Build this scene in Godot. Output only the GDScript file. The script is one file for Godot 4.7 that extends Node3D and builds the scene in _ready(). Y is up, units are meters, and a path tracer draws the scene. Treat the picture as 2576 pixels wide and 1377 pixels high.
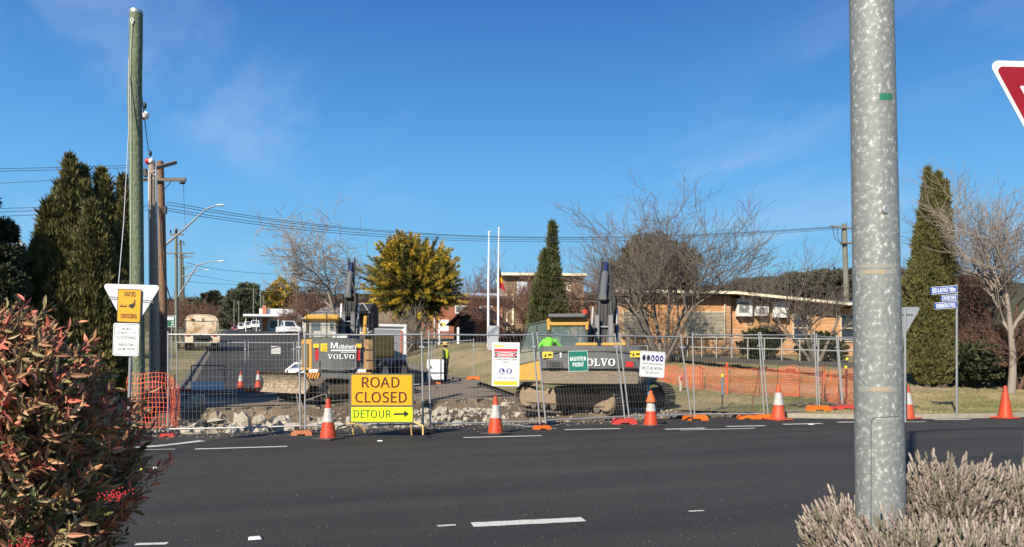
extends Node3D
# A closed side street with road works seen across a main road. y up, metres.
# s runs along the main road (to the right and away), t along the side street (away and to the left).

const F := 1900.0          # focal length and horizon of the view, used to turn measurements into metres
const EYE := 1.7
const HORIZON := 897.0
const MIDDLE := 1287.5
var CS := cos(deg_to_rad(20.0))
var SN := sin(deg_to_rad(20.0))
var STREET := deg_to_rad(20.0)
var rng := RandomNumberGenerator.new()
var names := {}
var mats := {}
var texs := {}
var sans: SystemFont
var sans_bold: SystemFont
var sans_medium: FontVariation
var serif_bold: SystemFont
var lump := FastNoiseLite.new()

class MB:
	var v := PackedVector3Array()
	var n := PackedVector3Array()
	var c := PackedColorArray()
	var x := Transform3D.IDENTITY
	var tint := Color.WHITE
	var tinted := false
	func t3(a: Vector3, b: Vector3, d: Vector3, na: Vector3, nb: Vector3, nd: Vector3) -> void:
		var pa := x * a
		var pb := x * b
		var pd := x * d
		var ma := (x.basis * na).normalized()
		var mb := (x.basis * nb).normalized()
		var md := (x.basis * nd).normalized()
		v.append(pa)
		n.append(ma)
		if (pb - pa).cross(pd - pa).dot(ma + mb + md) > 0.0:
			v.append(pd); v.append(pb); n.append(md); n.append(mb)
		else:
			v.append(pb); v.append(pd); n.append(mb); n.append(md)
		if tinted:
			c.append(tint); c.append(tint); c.append(tint)
	func tri(a: Vector3, b: Vector3, d: Vector3) -> void:      # flat, clockwise from the front
		var m := -(b - a).cross(d - a).normalized()
		t3(a, b, d, m, m, m)
	func face(a: Vector3, b: Vector3, d: Vector3, m: Vector3) -> void:
		t3(a, b, d, m, m, m)
	func quad(a: Vector3, b: Vector3, d: Vector3, e: Vector3, m := Vector3.ZERO) -> void:
		if m == Vector3.ZERO:
			m = -(b - a).cross(d - a).normalized()
			if m == Vector3.ZERO:
				m = -(d - a).cross(e - a).normalized()
		t3(a, b, d, m, m, m)
		t3(a, d, e, m, m, m)
	func box(at: Vector3, size: Vector3, turn := Basis.IDENTITY) -> void:
		var h := size * 0.5
		var keep := x
		x = x * Transform3D(turn, at)
		for k in 3:
			for s: float in [-1.0, 1.0]:
				var m := Vector3.ZERO
				m[k] = s
				var p := Vector3.ZERO
				p[k] = s * h[k]
				var e := Vector3.ZERO
				var f := Vector3.ZERO
				e[(k + 1) % 3] = h[(k + 1) % 3]
				f[(k + 2) % 3] = h[(k + 2) % 3]
				quad(p - e - f, p + e - f, p + e + f, p - e + f, m)
		x = keep
	func bbox(at: Vector3, size: Vector3, r: float, turn := Basis.IDENTITY) -> void:   # box with chamfered edges
		var h := size * 0.5
		r = minf(r, minf(h.x, minf(h.y, h.z)) * 0.9)
		var g := h - Vector3(r, r, r)
		var keep := x
		x = x * Transform3D(turn, at)
		for k in 3:
			var a := (k + 1) % 3
			var b := (k + 2) % 3
			for s: float in [-1.0, 1.0]:
				var m := Vector3.ZERO
				m[k] = s
				var q: Array[Vector3] = []
				for w: Vector2 in [Vector2(-1, -1), Vector2(1, -1), Vector2(1, 1), Vector2(-1, 1)]:
					var p := Vector3.ZERO
					p[k] = s * h[k]
					p[a] = w.x * g[a]
					p[b] = w.y * g[b]
					q.append(p)
				quad(q[0], q[1], q[2], q[3], m)
			for sa: float in [-1.0, 1.0]:
				for sb: float in [-1.0, 1.0]:
					var m := Vector3.ZERO
					m[a] = sa
					m[b] = sb
					var p0 := Vector3.ZERO
					p0[a] = sa * h[a]; p0[b] = sb * g[b]; p0[k] = -g[k]
					var p1 := p0
					p1[k] = g[k]
					var p2 := Vector3.ZERO
					p2[a] = sa * g[a]; p2[b] = sb * h[b]; p2[k] = g[k]
					var p3 := p2
					p3[k] = -g[k]
					quad(p0, p1, p2, p3, m.normalized())
		for sx: float in [-1.0, 1.0]:
			for sy: float in [-1.0, 1.0]:
				for sz: float in [-1.0, 1.0]:
					var m := Vector3(sx, sy, sz)
					face(Vector3(sx * h.x, sy * g.y, sz * g.z), Vector3(sx * g.x, sy * h.y, sz * g.z), Vector3(sx * g.x, sy * g.y, sz * h.z), m.normalized())
		x = keep
	func tube(pts: Array, rad: Variant, sides := 8, cap := true) -> void:
		var k := pts.size()
		if k < 2:
			return
		var side := Vector3.ZERO
		var before: Array[Vector3] = []
		var before_n: Array[Vector3] = []
		for i in k:
			var p: Vector3 = pts[i]
			var dir: Vector3
			if i == 0:
				dir = (pts[1] as Vector3) - p
			elif i == k - 1:
				dir = p - (pts[i - 1] as Vector3)
			else:
				dir = ((pts[i + 1] as Vector3) - p).normalized() + (p - (pts[i - 1] as Vector3)).normalized()
			dir = dir.normalized()
			if i == 0:
				side = dir.cross(Vector3.UP if absf(dir.y) < 0.9 else Vector3.RIGHT).normalized()
			else:
				side = (side - dir * side.dot(dir)).normalized()
			var up := dir.cross(side)
			var r: float = rad[i] if rad is Array else rad
			var ring: Array[Vector3] = []
			var ring_n: Array[Vector3] = []
			for j in sides:
				var a := TAU * j / sides
				var m := side * cos(a) + up * sin(a)
				ring_n.append(m)
				ring.append(p + m * r)
			if i > 0:
				for j in sides:
					var l := (j + 1) % sides
					t3(before[j], before[l], ring[l], before_n[j], before_n[l], ring_n[l])
					t3(before[j], ring[l], ring[j], before_n[j], ring_n[l], ring_n[j])
			if cap and (i == 0 or i == k - 1):
				var m := -dir if i == 0 else dir
				for j in range(1, sides - 1):
					face(ring[0], ring[j], ring[j + 1], m)
			before = ring
			before_n = ring_n
	func cyl(a: Vector3, b: Vector3, r: float, sides := 10) -> void:
		tube([a, b], r, sides)
	func lathe(profile: Array, sides := 16, at := Vector3.ZERO) -> void:      # Vector2(radius, height)
		for i in profile.size() - 1:
			var p: Vector2 = profile[i]
			var q: Vector2 = profile[i + 1]
			var d := q - p
			var m2 := Vector2(d.y, -d.x).normalized()
			for j in sides:
				var a := TAU * j / sides
				var b := TAU * (j + 1) / sides
				var ca := Vector3(cos(a), 0, sin(a))
				var cb := Vector3(cos(b), 0, sin(b))
				var ma := ca * m2.x + Vector3.UP * m2.y
				var mb := cb * m2.x + Vector3.UP * m2.y
				var p0 := at + ca * p.x + Vector3.UP * p.y
				var p1 := at + cb * p.x + Vector3.UP * p.y
				var q0 := at + ca * q.x + Vector3.UP * q.y
				var q1 := at + cb * q.x + Vector3.UP * q.y
				if p.x > 0.0001:
					t3(p0, p1, q1, ma, mb, mb)
				if q.x > 0.0001:
					t3(p0, q1, q0, ma, mb, ma)
	func prism(poly: PackedVector2Array, z0: float, z1: float) -> void:        # outline in xy, from z0 to z1
		var idx := Geometry2D.triangulate_polygon(poly)
		for i in range(0, idx.size(), 3):
			for z in [z0, z1]:
				var m := Vector3(0, 0, signf(z - (z0 + z1) * 0.5))
				face(Vector3(poly[idx[i]].x, poly[idx[i]].y, z), Vector3(poly[idx[i + 1]].x, poly[idx[i + 1]].y, z), Vector3(poly[idx[i + 2]].x, poly[idx[i + 2]].y, z), m)
		var turn := -1.0 if Geometry2D.is_polygon_clockwise(poly) else 1.0
		for i in poly.size():
			var p := poly[i]
			var q := poly[(i + 1) % poly.size()]
			var d := (q - p).normalized()
			quad(Vector3(p.x, p.y, z0), Vector3(q.x, q.y, z0), Vector3(q.x, q.y, z1), Vector3(p.x, p.y, z1), Vector3(d.y, -d.x, 0) * turn)
	func ball(at: Vector3, r: Vector3, rows := 6, cols := 10) -> void:
		for i in rows:
			var a := PI * i / rows
			var b := PI * (i + 1) / rows
			for j in cols:
				var e := TAU * j / cols
				var f := TAU * (j + 1) / cols
				var p := [Vector3(sin(a) * cos(e), cos(a), sin(a) * sin(e)), Vector3(sin(a) * cos(f), cos(a), sin(a) * sin(f)), Vector3(sin(b) * cos(f), cos(b), sin(b) * sin(f)), Vector3(sin(b) * cos(e), cos(b), sin(b) * sin(e))]
				if i > 0:
					t3(at + p[0] * r, at + p[1] * r, at + p[2] * r, p[0] / r, p[1] / r, p[2] / r)
				if i < rows - 1:
					t3(at + p[0] * r, at + p[2] * r, at + p[3] * r, p[0] / r, p[2] / r, p[3] / r)
	func mesh() -> ArrayMesh:
		var arr := []
		arr.resize(Mesh.ARRAY_MAX)
		arr[Mesh.ARRAY_VERTEX] = v
		arr[Mesh.ARRAY_NORMAL] = n
		if tinted:
			arr[Mesh.ARRAY_COLOR] = c
		var m := ArrayMesh.new()
		if v.size():
			m.add_surface_from_arrays(Mesh.PRIMITIVE_TRIANGLES, arr)
		return m

# ---------- places ----------
func W(px: float, py: float, depth: float) -> Vector3:      # a measured direction at a depth, as a point
	return Vector3((px - MIDDLE) / F * depth, EYE - (py - HORIZON) / F * depth, -depth)
func ST(s: float, t: float, y := 0.0) -> Vector3:
	return Vector3(s * CS - t * SN, y, -(s * SN + t * CS))
func to_st(p: Vector3) -> Vector2:
	return Vector2(p.x * CS - p.z * SN, -p.x * SN - p.z * CS)
func lin(a: Array, t: float) -> float:
	if t <= a[0][0]:
		return a[0][1]
	for i in a.size() - 1:
		if t <= a[i + 1][0]:
			return lerpf(a[i][1], a[i + 1][1], (t - a[i][0]) / (a[i + 1][0] - a[i][0]))
	return a[-1][1]
const PROFILE := [[24.0, 0.0], [36.0, 0.27], [63.0, 2.05], [104.0, 4.35], [167.0, 7.3], [205.0, 7.7], [320.0, 5.0]]
const LOT := [[15.2, 0.13], [18.0, 0.17], [20.4, 0.33], [27.4, 1.0], [30.5, 1.2], [34.0, 1.6], [37.0, 1.85], [45.0, 2.3], [60.0, 3.2], [104.0, 5.4], [167.0, 8.2], [260.0, 9.5]]
func prof(t: float) -> float:
	if t < 20.0:
		return 0.0
	return (lin(PROFILE, t - 3.0) + lin(PROFILE, t) + lin(PROFILE, t + 3.0)) / 3.0
func kerb_right(t: float) -> float:
	if t >= 26.5:
		return 9.4
	return 20.7 - sqrt(maxf(0.0, 127.69 - (t - 26.5) * (t - 26.5)))
func kerb_left(t: float) -> float:
	if t >= 19.1:
		return -2.2
	return -5.7 + sqrt(maxf(0.0, 12.25 - (t - 19.1) * (t - 19.1)))
func street_h(s: float, t: float) -> float:
	return prof(t) + 0.045 * clampf(s - 1.0, 0.0, 9.0) * smoothstep(22.0, 31.0, t)
func GH(s: float, t: float) -> float:
	if t < 4.4:
		return 0.13
	if t < 15.2:
		return 0.0
	var kr := kerb_right(t)
	if s > kr:
		var lot := (lin(LOT, t - 1.5) + lin(LOT, t) + lin(LOT, t + 1.5)) / 3.0 if t > 17.0 else lin(LOT, t)
		return lerpf(street_h(kr, t) + 0.13, lot, smoothstep(0.3, 4.5, s - kr)) + 0.05 * lump.get_noise_2d(s * 9.0, t * 9.0) * smoothstep(0.3, 1.5, s - kr)
	var kl := kerb_left(t)
	if s < kl:
		return prof(t) + 0.13 + 0.04 * lump.get_noise_2d(s * 9.0, t * 9.0) * smoothstep(0.3, 1.5, kl - s)
	return street_h(s, t)
func ground(p: Vector3) -> Vector3:
	var q := to_st(p)
	return Vector3(p.x, GH(q.x, q.y), p.z)
func G(px: float, depth: float) -> Vector3:
	return ground(W(px, 900.0, depth))

# ---------- nodes ----------
func numbered(called: String) -> String:
	if not names.has(called):
		names[called] = 0
		return called
	names[called] += 1
	return "%s_%03d" % [called, names[called]]
func thing(called: String, label: String, category: String, at := Vector3.ZERO, turn := 0.0, group := "") -> Node3D:
	var o := Node3D.new()
	o.name = numbered(called)
	add_child(o)
	o.position = at
	o.rotation.y = turn
	tag(o, label, category, group)
	return o
func tag(o: Node, label: String, category := "", group := "") -> void:
	o.set_meta("label", label)
	if category:
		o.set_meta("category", category)
	if group:
		o.set_meta("group", group)
func put(called: String, b: MB, mat: Material, parent: Node) -> MeshInstance3D:
	return put_mesh(called, b.mesh(), mat, parent)
func put_mesh(called: String, mesh: Mesh, mat: Material, parent: Node, at := Transform3D.IDENTITY) -> MeshInstance3D:
	var o := MeshInstance3D.new()
	o.name = numbered(called) if parent == self else called
	o.mesh = mesh
	o.material_override = mat
	o.transform = at
	parent.add_child(o, true)
	return o
func setting(called: String, b: MB, mat: Material) -> MeshInstance3D:
	var o := put(called, b, mat, self)
	o.set_meta("kind", "structure")
	return o
func stuff(o: Node) -> Node:
	o.set_meta("kind", "stuff")
	return o
func copies(called: String, mesh: Mesh, where: Array, colors: PackedColorArray, mat: Material, parent: Node) -> MultiMeshInstance3D:
	var m := MultiMesh.new()
	m.transform_format = MultiMesh.TRANSFORM_3D
	m.use_colors = true
	m.mesh = mesh
	m.instance_count = where.size()
	for i in where.size():
		m.set_instance_transform(i, where[i])
		m.set_instance_color(i, colors[i])
	var o := MultiMeshInstance3D.new()
	o.name = numbered(called) if parent == self else called
	o.multimesh = m
	o.material_override = mat
	parent.add_child(o, true)
	o.set_meta("kind", "stuff")
	return o

# ---------- materials ----------
func noise_tex(key: String, freq: float, octaves: int, low: float, high: float, kind := FastNoiseLite.TYPE_SIMPLEX_SMOOTH, size := 512, bump := 0.0) -> Texture2D:
	if texs.has(key):
		return texs[key]
	var f := FastNoiseLite.new()
	f.seed = key.hash() % 1000
	f.noise_type = kind
	f.frequency = freq
	f.fractal_octaves = octaves
	var t := NoiseTexture2D.new()
	t.width = size
	t.height = size
	t.seamless = true
	t.noise = f
	if bump > 0.0:
		t.as_normal_map = true
		t.bump_strength = bump
	else:
		var g := Gradient.new()
		g.set_color(0, Color(low, low, low))
		g.set_color(1, Color(high, high, high))
		t.color_ramp = g
	texs[key] = t
	return t
func ramp_tex(key: String, freq: float, octaves: int, stops: Array, kind := FastNoiseLite.TYPE_SIMPLEX_SMOOTH, size := 1024) -> Texture2D:
	if texs.has(key):
		return texs[key]
	var t: NoiseTexture2D = noise_tex(key, freq, octaves, 0.0, 1.0, kind, size)
	var g := Gradient.new()
	var offs := PackedFloat32Array()
	var cols := PackedColorArray()
	for s in stops:
		offs.append(s[0])
		cols.append(lincol(s[1], s[2], s[3]))
	g.offsets = offs
	g.colors = cols
	t.color_ramp = g
	return t
func lincol(r: float, g: float, b: float) -> Color:        # real-world base colour to albedo
	return Color(r, g, b).linear_to_srgb()
func mat(key: String, c := Vector3(0.5, 0.5, 0.5), rough := 0.7, metal := 0.0, tex: Texture2D = null, scale := 1.0, bump: Texture2D = null, bump_scale := 1.0) -> StandardMaterial3D:
	if mats.has(key):
		return mats[key]
	var m := StandardMaterial3D.new()
	m.resource_name = key
	m.albedo_color = lincol(c.x, c.y, c.z)
	m.roughness = rough
	m.metallic = metal
	m.cull_mode = BaseMaterial3D.CULL_DISABLED
	if tex or bump:
		m.uv1_triplanar = true
		m.uv1_world_triplanar = true
		m.uv1_scale = Vector3.ONE * scale
	if tex:
		m.albedo_texture = tex
	if bump:
		m.normal_enabled = true
		m.normal_texture = bump
		m.normal_scale = bump_scale
	mats[key] = m
	return m
func leafmat(key: String, rough := 0.6, back := Color(0, 0, 0)) -> StandardMaterial3D:
	if mats.has(key):
		return mats[key]
	var m := mat(key, Vector3.ONE, rough)
	m.vertex_color_use_as_albedo = true
	if back != Color(0, 0, 0):
		m.backlight_enabled = true
		m.backlight = back
	return m

# ---------- lettering and flat print ----------
func text(parent: Node, said: String, at: Vector3, wide: float, high: float, m: Material, font: Font = null, turn := Basis.IDENTITY) -> MeshInstance3D:
	var t := TextMesh.new()
	t.text = said
	t.font = font if font else sans
	t.font_size = 48
	t.pixel_size = 0.01
	t.depth = 0.02
	t.curve_step = 4.0
	var box := t.get_aabb()
	var k := Vector3(wide / maxf(box.size.x, 0.001), high / maxf(box.size.y, 0.001), 0.1)
	var mid := box.get_center()
	return put_mesh("lettering", t, m, parent, Transform3D(turn * Basis.from_scale(k), at - turn * (mid * k)))
func rounded(w: float, h: float, r: float, seg := 4) -> PackedVector2Array:
	var p := PackedVector2Array()
	for q in [[1, 1, 0.0], [-1, 1, 0.5], [-1, -1, 1.0], [1, -1, 1.5]]:
		for i in seg + 1:
			var a: float = PI * (q[2] + 0.5 * i / seg)
			p.append(Vector2(q[0] * (w * 0.5 - r) + cos(a) * r, q[1] * (h * 0.5 - r) + sin(a) * r))
	return p
func rounded_triangle(side: float, r: float) -> PackedVector2Array:     # point down, centred on its middle height
	var h := side * 0.866
	var pts := [Vector2(side * 0.5, h * 0.5), Vector2(-side * 0.5, h * 0.5), Vector2(0, -h * 0.5)]
	var out := PackedVector2Array()
	for i in 3:
		var p: Vector2 = pts[i]
		var mid := Vector2(0, h / 6.0)
		var c := p + (mid - p).normalized() * r * 2.0
		var start: float = [-PI / 6.0, PI / 2.0, 7.0 * PI / 6.0][i]
		for j in 7:
			var a := start + TAU / 3.0 * j / 6.0
			out.append(c + Vector2(cos(a), sin(a)) * r)
	return out
func plate(called: String, poly: PackedVector2Array, z: float, thick: float, m: Material, parent: Node, at := Vector2.ZERO) -> MeshInstance3D:
	var b := MB.new()
	b.x = Transform3D(Basis.IDENTITY, Vector3(at.x, at.y, 0))
	b.prism(poly, z - thick, z)
	return put(called, b, m, parent)
func disc(r: float, n := 16) -> PackedVector2Array:
	var p := PackedVector2Array()
	for i in n:
		p.append(Vector2(cos(TAU * i / n), sin(TAU * i / n)) * r)
	return p
# ---------- sky, camera, light ----------
func make_sky() -> Texture2D:
	var w := 1536
	var h := 768
	var im := Image.create(w, h, false, Image.FORMAT_RGBF)
	var n1 := FastNoiseLite.new()
	n1.seed = 16
	n1.frequency = 1.0
	n1.fractal_octaves = 5
	n1.domain_warp_enabled = true
	n1.domain_warp_amplitude = 0.5
	n1.domain_warp_frequency = 1.2
	var n2 := FastNoiseLite.new()
	n2.seed = 35
	n2.frequency = 0.9
	n2.fractal_octaves = 2
	for y in h / 2:
		var el := (0.5 - (y + 0.5) / h) * PI
		var up := sin(el)
		var k := clampf(up, 0.0, 1.0)
		# the blue deepens with height; pale air low down
		var base := Color(lin([[0.0, 0.2187], [0.13, 0.1458], [0.22, 0.0996], [0.31, 0.0616], [0.42, 0.0381], [1.0, 0.0243]], k), lin([[0.0, 0.4293], [0.13, 0.3645], [0.22, 0.2957], [0.31, 0.2147], [0.42, 0.1361], [1.0, 0.0891]], k), lin([[0.0, 0.5832], [0.13, 0.5751], [0.22, 0.5670], [0.31, 0.4860], [0.42, 0.3750], [1.0, 0.2916]], k))
		for x in w:
			var az := ((x + 0.5) / w - 0.5) * TAU - 0.23
			var dir := Vector3(sin(az) * cos(el), up, -cos(az) * cos(el))
			var p := Vector3(dir.x, dir.z, 0) / (up + 0.16)
			var q := Vector3(p.x * 0.42 + p.y * 0.36, p.y * 0.8 - p.x * 0.7, 0)
			var wisp := n1.get_noise_2d(q.x * 1.3 + 3.0, q.y * 1.9) * 0.5 + 0.5
			var where := n2.get_noise_2d(p.x * 0.7 + 7.3, p.y * 0.7 - 2.0) * 0.5 + 0.5
			var a := smoothstep(0.36, 0.95, wisp) * smoothstep(0.4, 0.75, where) * 0.36
			im.set_pixel(x, y, base.lerp(Color(0.43, 0.52, 0.66), a))
	var low := Color(0.12, 0.125, 0.125)
	im.fill_rect(Rect2i(0, h / 2, w, h / 2), low)
	return ImageTexture.create_from_image(im)

func make_view() -> void:
	var cam := Camera3D.new()
	cam.name = "camera"
	add_child(cam)
	cam.position = Vector3(0, EYE, 0)
	cam.set_frustum(0.1 * 1377.0 / F, Vector2(0, 0.1 * (HORIZON - 688.5) / F), 0.1, 4000.0)
	cam.current = true
	var env := Environment.new()
	env.background_mode = Environment.BG_SKY
	var sky := Sky.new()
	var sm := PanoramaSkyMaterial.new()
	sm.panorama = make_sky()
	sky.sky_material = sm
	env.sky = sky
	env.tonemap_mode = Environment.TONE_MAPPER_LINEAR
	env.tonemap_exposure = 1.5
	env.sdfgi_enabled = true
	env.ssao_enabled = true
	env.ssil_enabled = true
	var we := WorldEnvironment.new()
	we.name = "environment"
	we.environment = env
	add_child(we)
	var sun := DirectionalLight3D.new()
	sun.name = "sun"
	sun.light_color = Color(1.0, 0.955, 0.88)
	sun.light_energy = 1.6
	sun.light_angular_distance = 0.53
	sun.shadow_enabled = true
	add_child(sun)
	var el := deg_to_rad(34.5)
	var az := deg_to_rad(29.0)
	sun.look_at_from_position(Vector3.ZERO, Vector3(sin(az) * cos(el), -sin(el), -cos(az) * cos(el)))

# ---------- ground, roads ----------
func sheet(ss: Array, ts: Array, height: Callable, color: Callable) -> MB:
	var b := MB.new()
	b.tinted = true
	var rows := []
	for t: float in ts:
		var row := []
		for s in ss:
			var sv: float = s.call(t) if s is Callable else s
			row.append([ST(sv, t, height.call(sv, t)), color.call(sv, t)])
		rows.append(row)
	var nr := []
	for i in rows.size():
		var r := []
		for j in ss.size():
			var a: Vector3 = rows[mini(i + 1, rows.size() - 1)][j][0] - rows[maxi(i - 1, 0)][j][0]
			var e: Vector3 = rows[i][mini(j + 1, ss.size() - 1)][0] - rows[i][maxi(j - 1, 0)][0]
			var m := e.cross(a).normalized()
			r.append(m if m.y > 0.0 else -m)
		nr.append(r)
	for i in rows.size() - 1:
		for j in ss.size() - 1:
			var q := [[i, j], [i, j + 1], [i + 1, j + 1], [i, j], [i + 1, j + 1], [i + 1, j]]
			for k in [0, 3]:
				var ids := [q[k], q[k + 1], q[k + 2]]
				var p0: Vector3 = rows[ids[0][0]][ids[0][1]][0]
				var p1: Vector3 = rows[ids[1][0]][ids[1][1]][0]
				var p2: Vector3 = rows[ids[2][0]][ids[2][1]][0]
				if (p1 - p0).cross(p2 - p0).y > 0.0:
					ids = [q[k], q[k + 2], q[k + 1]]
				for d in ids:
					b.v.append(rows[d[0]][d[1]][0])
					b.n.append(nr[d[0]][d[1]])
					b.c.append(rows[d[0]][d[1]][1])
	return b
func steps(a: float, b: float, d: float) -> Array:
	var out := []
	var n := maxi(1, roundi((b - a) / d))
	for i in n + 1:
		out.append(lerpf(a, b, float(i) / n))
	return out

func strip(line: Array, profile: Array, mat_: Material, called: String) -> MeshInstance3D:    # sweep (across, up) along st points given as Vector3(s, t, y)
	var b := MB.new()
	for i in line.size() - 1:
		var p: Vector3 = line[i]
		var q: Vector3 = line[i + 1]
		var da := Vector2(q.x - p.x, q.y - p.y).normalized()
		var d0 := da if i == 0 else (da + Vector2(p.x - line[i - 1].x, p.y - line[i - 1].y).normalized()).normalized()
		var d1 := da if i == line.size() - 2 else (da + Vector2(line[i + 2].x - q.x, line[i + 2].y - q.y).normalized()).normalized()
		var r0 := Vector2(d0.y, -d0.x)
		var r1 := Vector2(d1.y, -d1.x)
		for j in profile.size() - 1:
			var e: Vector2 = profile[j]
			var f: Vector2 = profile[j + 1]
			b.quad(ST(p.x + r0.x * e.x, p.y + r0.y * e.x, p.z + e.y), ST(q.x + r1.x * e.x, q.y + r1.y * e.x, q.z + e.y), ST(q.x + r1.x * f.x, q.y + r1.y * f.x, q.z + f.y), ST(p.x + r0.x * f.x, p.y + r0.y * f.x, p.z + f.y))
	return setting(called, b, mat_)

func make_ground() -> void:
	var patch := FastNoiseLite.new()
	patch.seed = 5
	patch.frequency = 0.35
	patch.fractal_octaves = 4
	var wide := FastNoiseLite.new()
	wide.seed = 8
	wide.frequency = 0.06
	wide.fractal_octaves = 3
	var tar := mat("asphalt", Vector3(1, 1, 1), 0.92, 0.0, ramp_tex("asphalt_grain", 0.075, 4, [[0.0, 0.014, 0.014, 0.013], [0.34, 0.03, 0.029, 0.027], [0.58, 0.047, 0.0455, 0.041], [0.68, 0.064, 0.061, 0.055], [0.76, 0.16, 0.15, 0.13], [1.0, 0.34, 0.32, 0.28]]), 0.8, noise_tex("asphalt_bump", 0.12, 3, 0, 1, FastNoiseLite.TYPE_SIMPLEX_SMOOTH, 512, 6.0), 0.5)
	tar.vertex_color_use_as_albedo = true
	var flat := func(_s: float, _t: float) -> float: return 0.0
	var worn := func(s: float, t: float) -> Color:
		# polished wheel tracks and patches of newer seal
		var k := 0.9 + 0.55 * patch.get_noise_2d(s * 0.1, t * 2.6) + 0.2 * patch.get_noise_2d(s * 1.5, t * 3.0) + 0.22 * wide.get_noise_2d(s, t)
		for c: float in [5.9, 7.9, 10.1, 12.0, 13.6]:
			k += 0.2 * exp(-pow((t - c + 0.3 * patch.get_noise_2d(s * 0.2, c)) / 0.42, 2.0))
		if t > 14.6:
			k -= 0.1
		var c := Color(k * 0.53, k * 0.51, k * 0.468)
		# dust carried out of the works onto the seal
		var dust := smoothstep(15.4, 17.9, t) * smoothstep(-4.0, -1.0, s) * (1.0 - smoothstep(9.0, 13.0, s)) * clampf(0.35 + 1.6 * patch.get_noise_2d(s * 1.4, t * 2.6), 0.0, 1.0)
		return c.lerp(Color(2.3, 1.9, 1.4), dust * 0.5)
	var ss := [-160.0, -90.0, -50.0] + steps(-30.0, 40.0, 0.7) + [60.0, 100.0, 200.0]
	setting("main_road", sheet(ss, steps(4.4, 17.9, 0.22), flat, worn), tar)
	var old := func(s: float, t: float) -> Color:
		var k := 0.86 + 0.25 * patch.get_noise_2d(s * 0.9, t * 0.5) + 0.2 * wide.get_noise_2d(s, t)
		return Color(k * 0.68, k * 0.66, k * 0.61)
	setting("side_street", sheet(steps(-2.6, 9.8, 0.8), steps(26.0, 60.0, 0.8) + steps(61.0, 330.0, 6.0), func(s: float, t: float) -> float: return street_h(s, t), old), tar)
	# grass either side of the side street
	var turf := mat("turf", Vector3(1, 1, 1), 0.95, 0.0, ramp_tex("turf_grain", 0.09, 4, [[0.0, 0.35, 0.36, 0.3], [0.5, 0.75, 0.75, 0.7], [1.0, 1.0, 0.98, 0.9]]), 0.7, noise_tex("turf_bump", 0.1, 3, 0, 1, FastNoiseLite.TYPE_SIMPLEX_SMOOTH, 512, 8.0), 0.8)
	turf.vertex_color_use_as_albedo = true
	var green := func(s: float, t: float) -> Color: return grass_color(s, t, patch, wide)
	var lots_t := steps(15.2, 24.0, 0.25) + steps(24.4, 60.0, 0.8) + steps(63.0, 180.0, 6.0) + [200.0, 240.0, 320.0, 500.0]
	var offs := steps(0.0, 24.0, 0.5) + [26.0, 30.0, 36.0, 45.0, 60.0, 90.0, 160.0, 300.0, 500.0]
	var rs := []
	var ls := []
	for o: float in offs:
		rs.append(func(t: float) -> float: return kerb_right(t) + 0.14 + o)
		ls.append(func(t: float) -> float: return kerb_left(maxf(t, 15.6)) - 0.14 - o)
	setting("grass_bank", sheet(rs, lots_t, func(s: float, t: float) -> float: return GH(s, t) - 0.012, green), turf)
	setting("grass_verge", sheet(ls, steps(15.6, 24.0, 0.3) + lots_t.slice(36), func(s: float, t: float) -> float: return GH(s, t) - 0.012, green), turf)
	setting("near_verge", sheet([-200.0, -60.0] + steps(-12.0, 12.0, 1.0) + [60.0, 200.0], [-300.0, -60.0, -20.0, -8.0] + steps(-4.0, 4.25, 0.8), func(_s: float, _t: float) -> float: return 0.12, green), turf)
	var far := MB.new()
	far.quad(Vector3(-2500, -1.5, 400), Vector3(2500, -1.5, 400), Vector3(2500, -1.5, -2600), Vector3(-2500, -1.5, -2600), Vector3.UP)
	setting("ground", far, mat("far_ground", Vector3(0.1, 0.1, 0.045), 0.95))
	# kerbs
	var concrete := mat("kerb_concrete", Vector3(0.4, 0.35, 0.27), 0.9, 0.0, noise_tex("grime", 0.02, 5, 0.8, 1.0), 0.5)
	var kp := [Vector2(-0.3, 0.004), Vector2(-0.02, 0.012), Vector2(0.0, 0.03), Vector2(0.03, 0.11), Vector2(0.06, 0.128), Vector2(0.2, 0.13), Vector2(0.2, -0.1)]
	var right_line := []
	for i in 30:
		var a := PI * 1.5 - (PI / 2.0) * i / 29.0
		var q := Vector2(20.7 + cos(a) * 11.3, 26.5 + sin(a) * 11.3)
		if q.x > 13.9:
			right_line.append(Vector3(q.x, q.y, 0))
	right_line.push_front(Vector3(40, 15.2, 0))
	right_line.push_front(Vector3(150, 15.2, 0))
	right_line.reverse()
	strip(right_line, kp, concrete, "kerb_right")
	var left_line := [Vector3(-120, 15.6, 0), Vector3(-30, 15.6, 0)]
	for i in 12:
		var a := PI * 1.5 + (PI / 2.0) * i / 14.0
		left_line.append(Vector3(-5.7 + cos(a) * 3.5, 19.1 + sin(a) * 3.5, 0))
	strip(left_line, kp, concrete, "kerb_left")
	var l2 := []
	var r2 := []
	for t in steps(30.0, 170.0, 5.0):
		l2.push_front(Vector3(-2.2, t, street_h(-2.2, t)))
		r2.append(Vector3(9.4, t, street_h(9.4, t)))
	l2.reverse()
	var kl := kp.map(func(p: Vector2) -> Vector2: return Vector2(-p.x, p.y))
	var aged := mat("kerb_aged", Vector3(0.17, 0.15, 0.115), 0.95, 0.0, noise_tex("grime2", 0.03, 5, 0.72, 1.0), 0.5)
	strip(l2, kl, aged, "kerb_left")
	strip(r2, kp, aged, "kerb_right")
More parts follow.
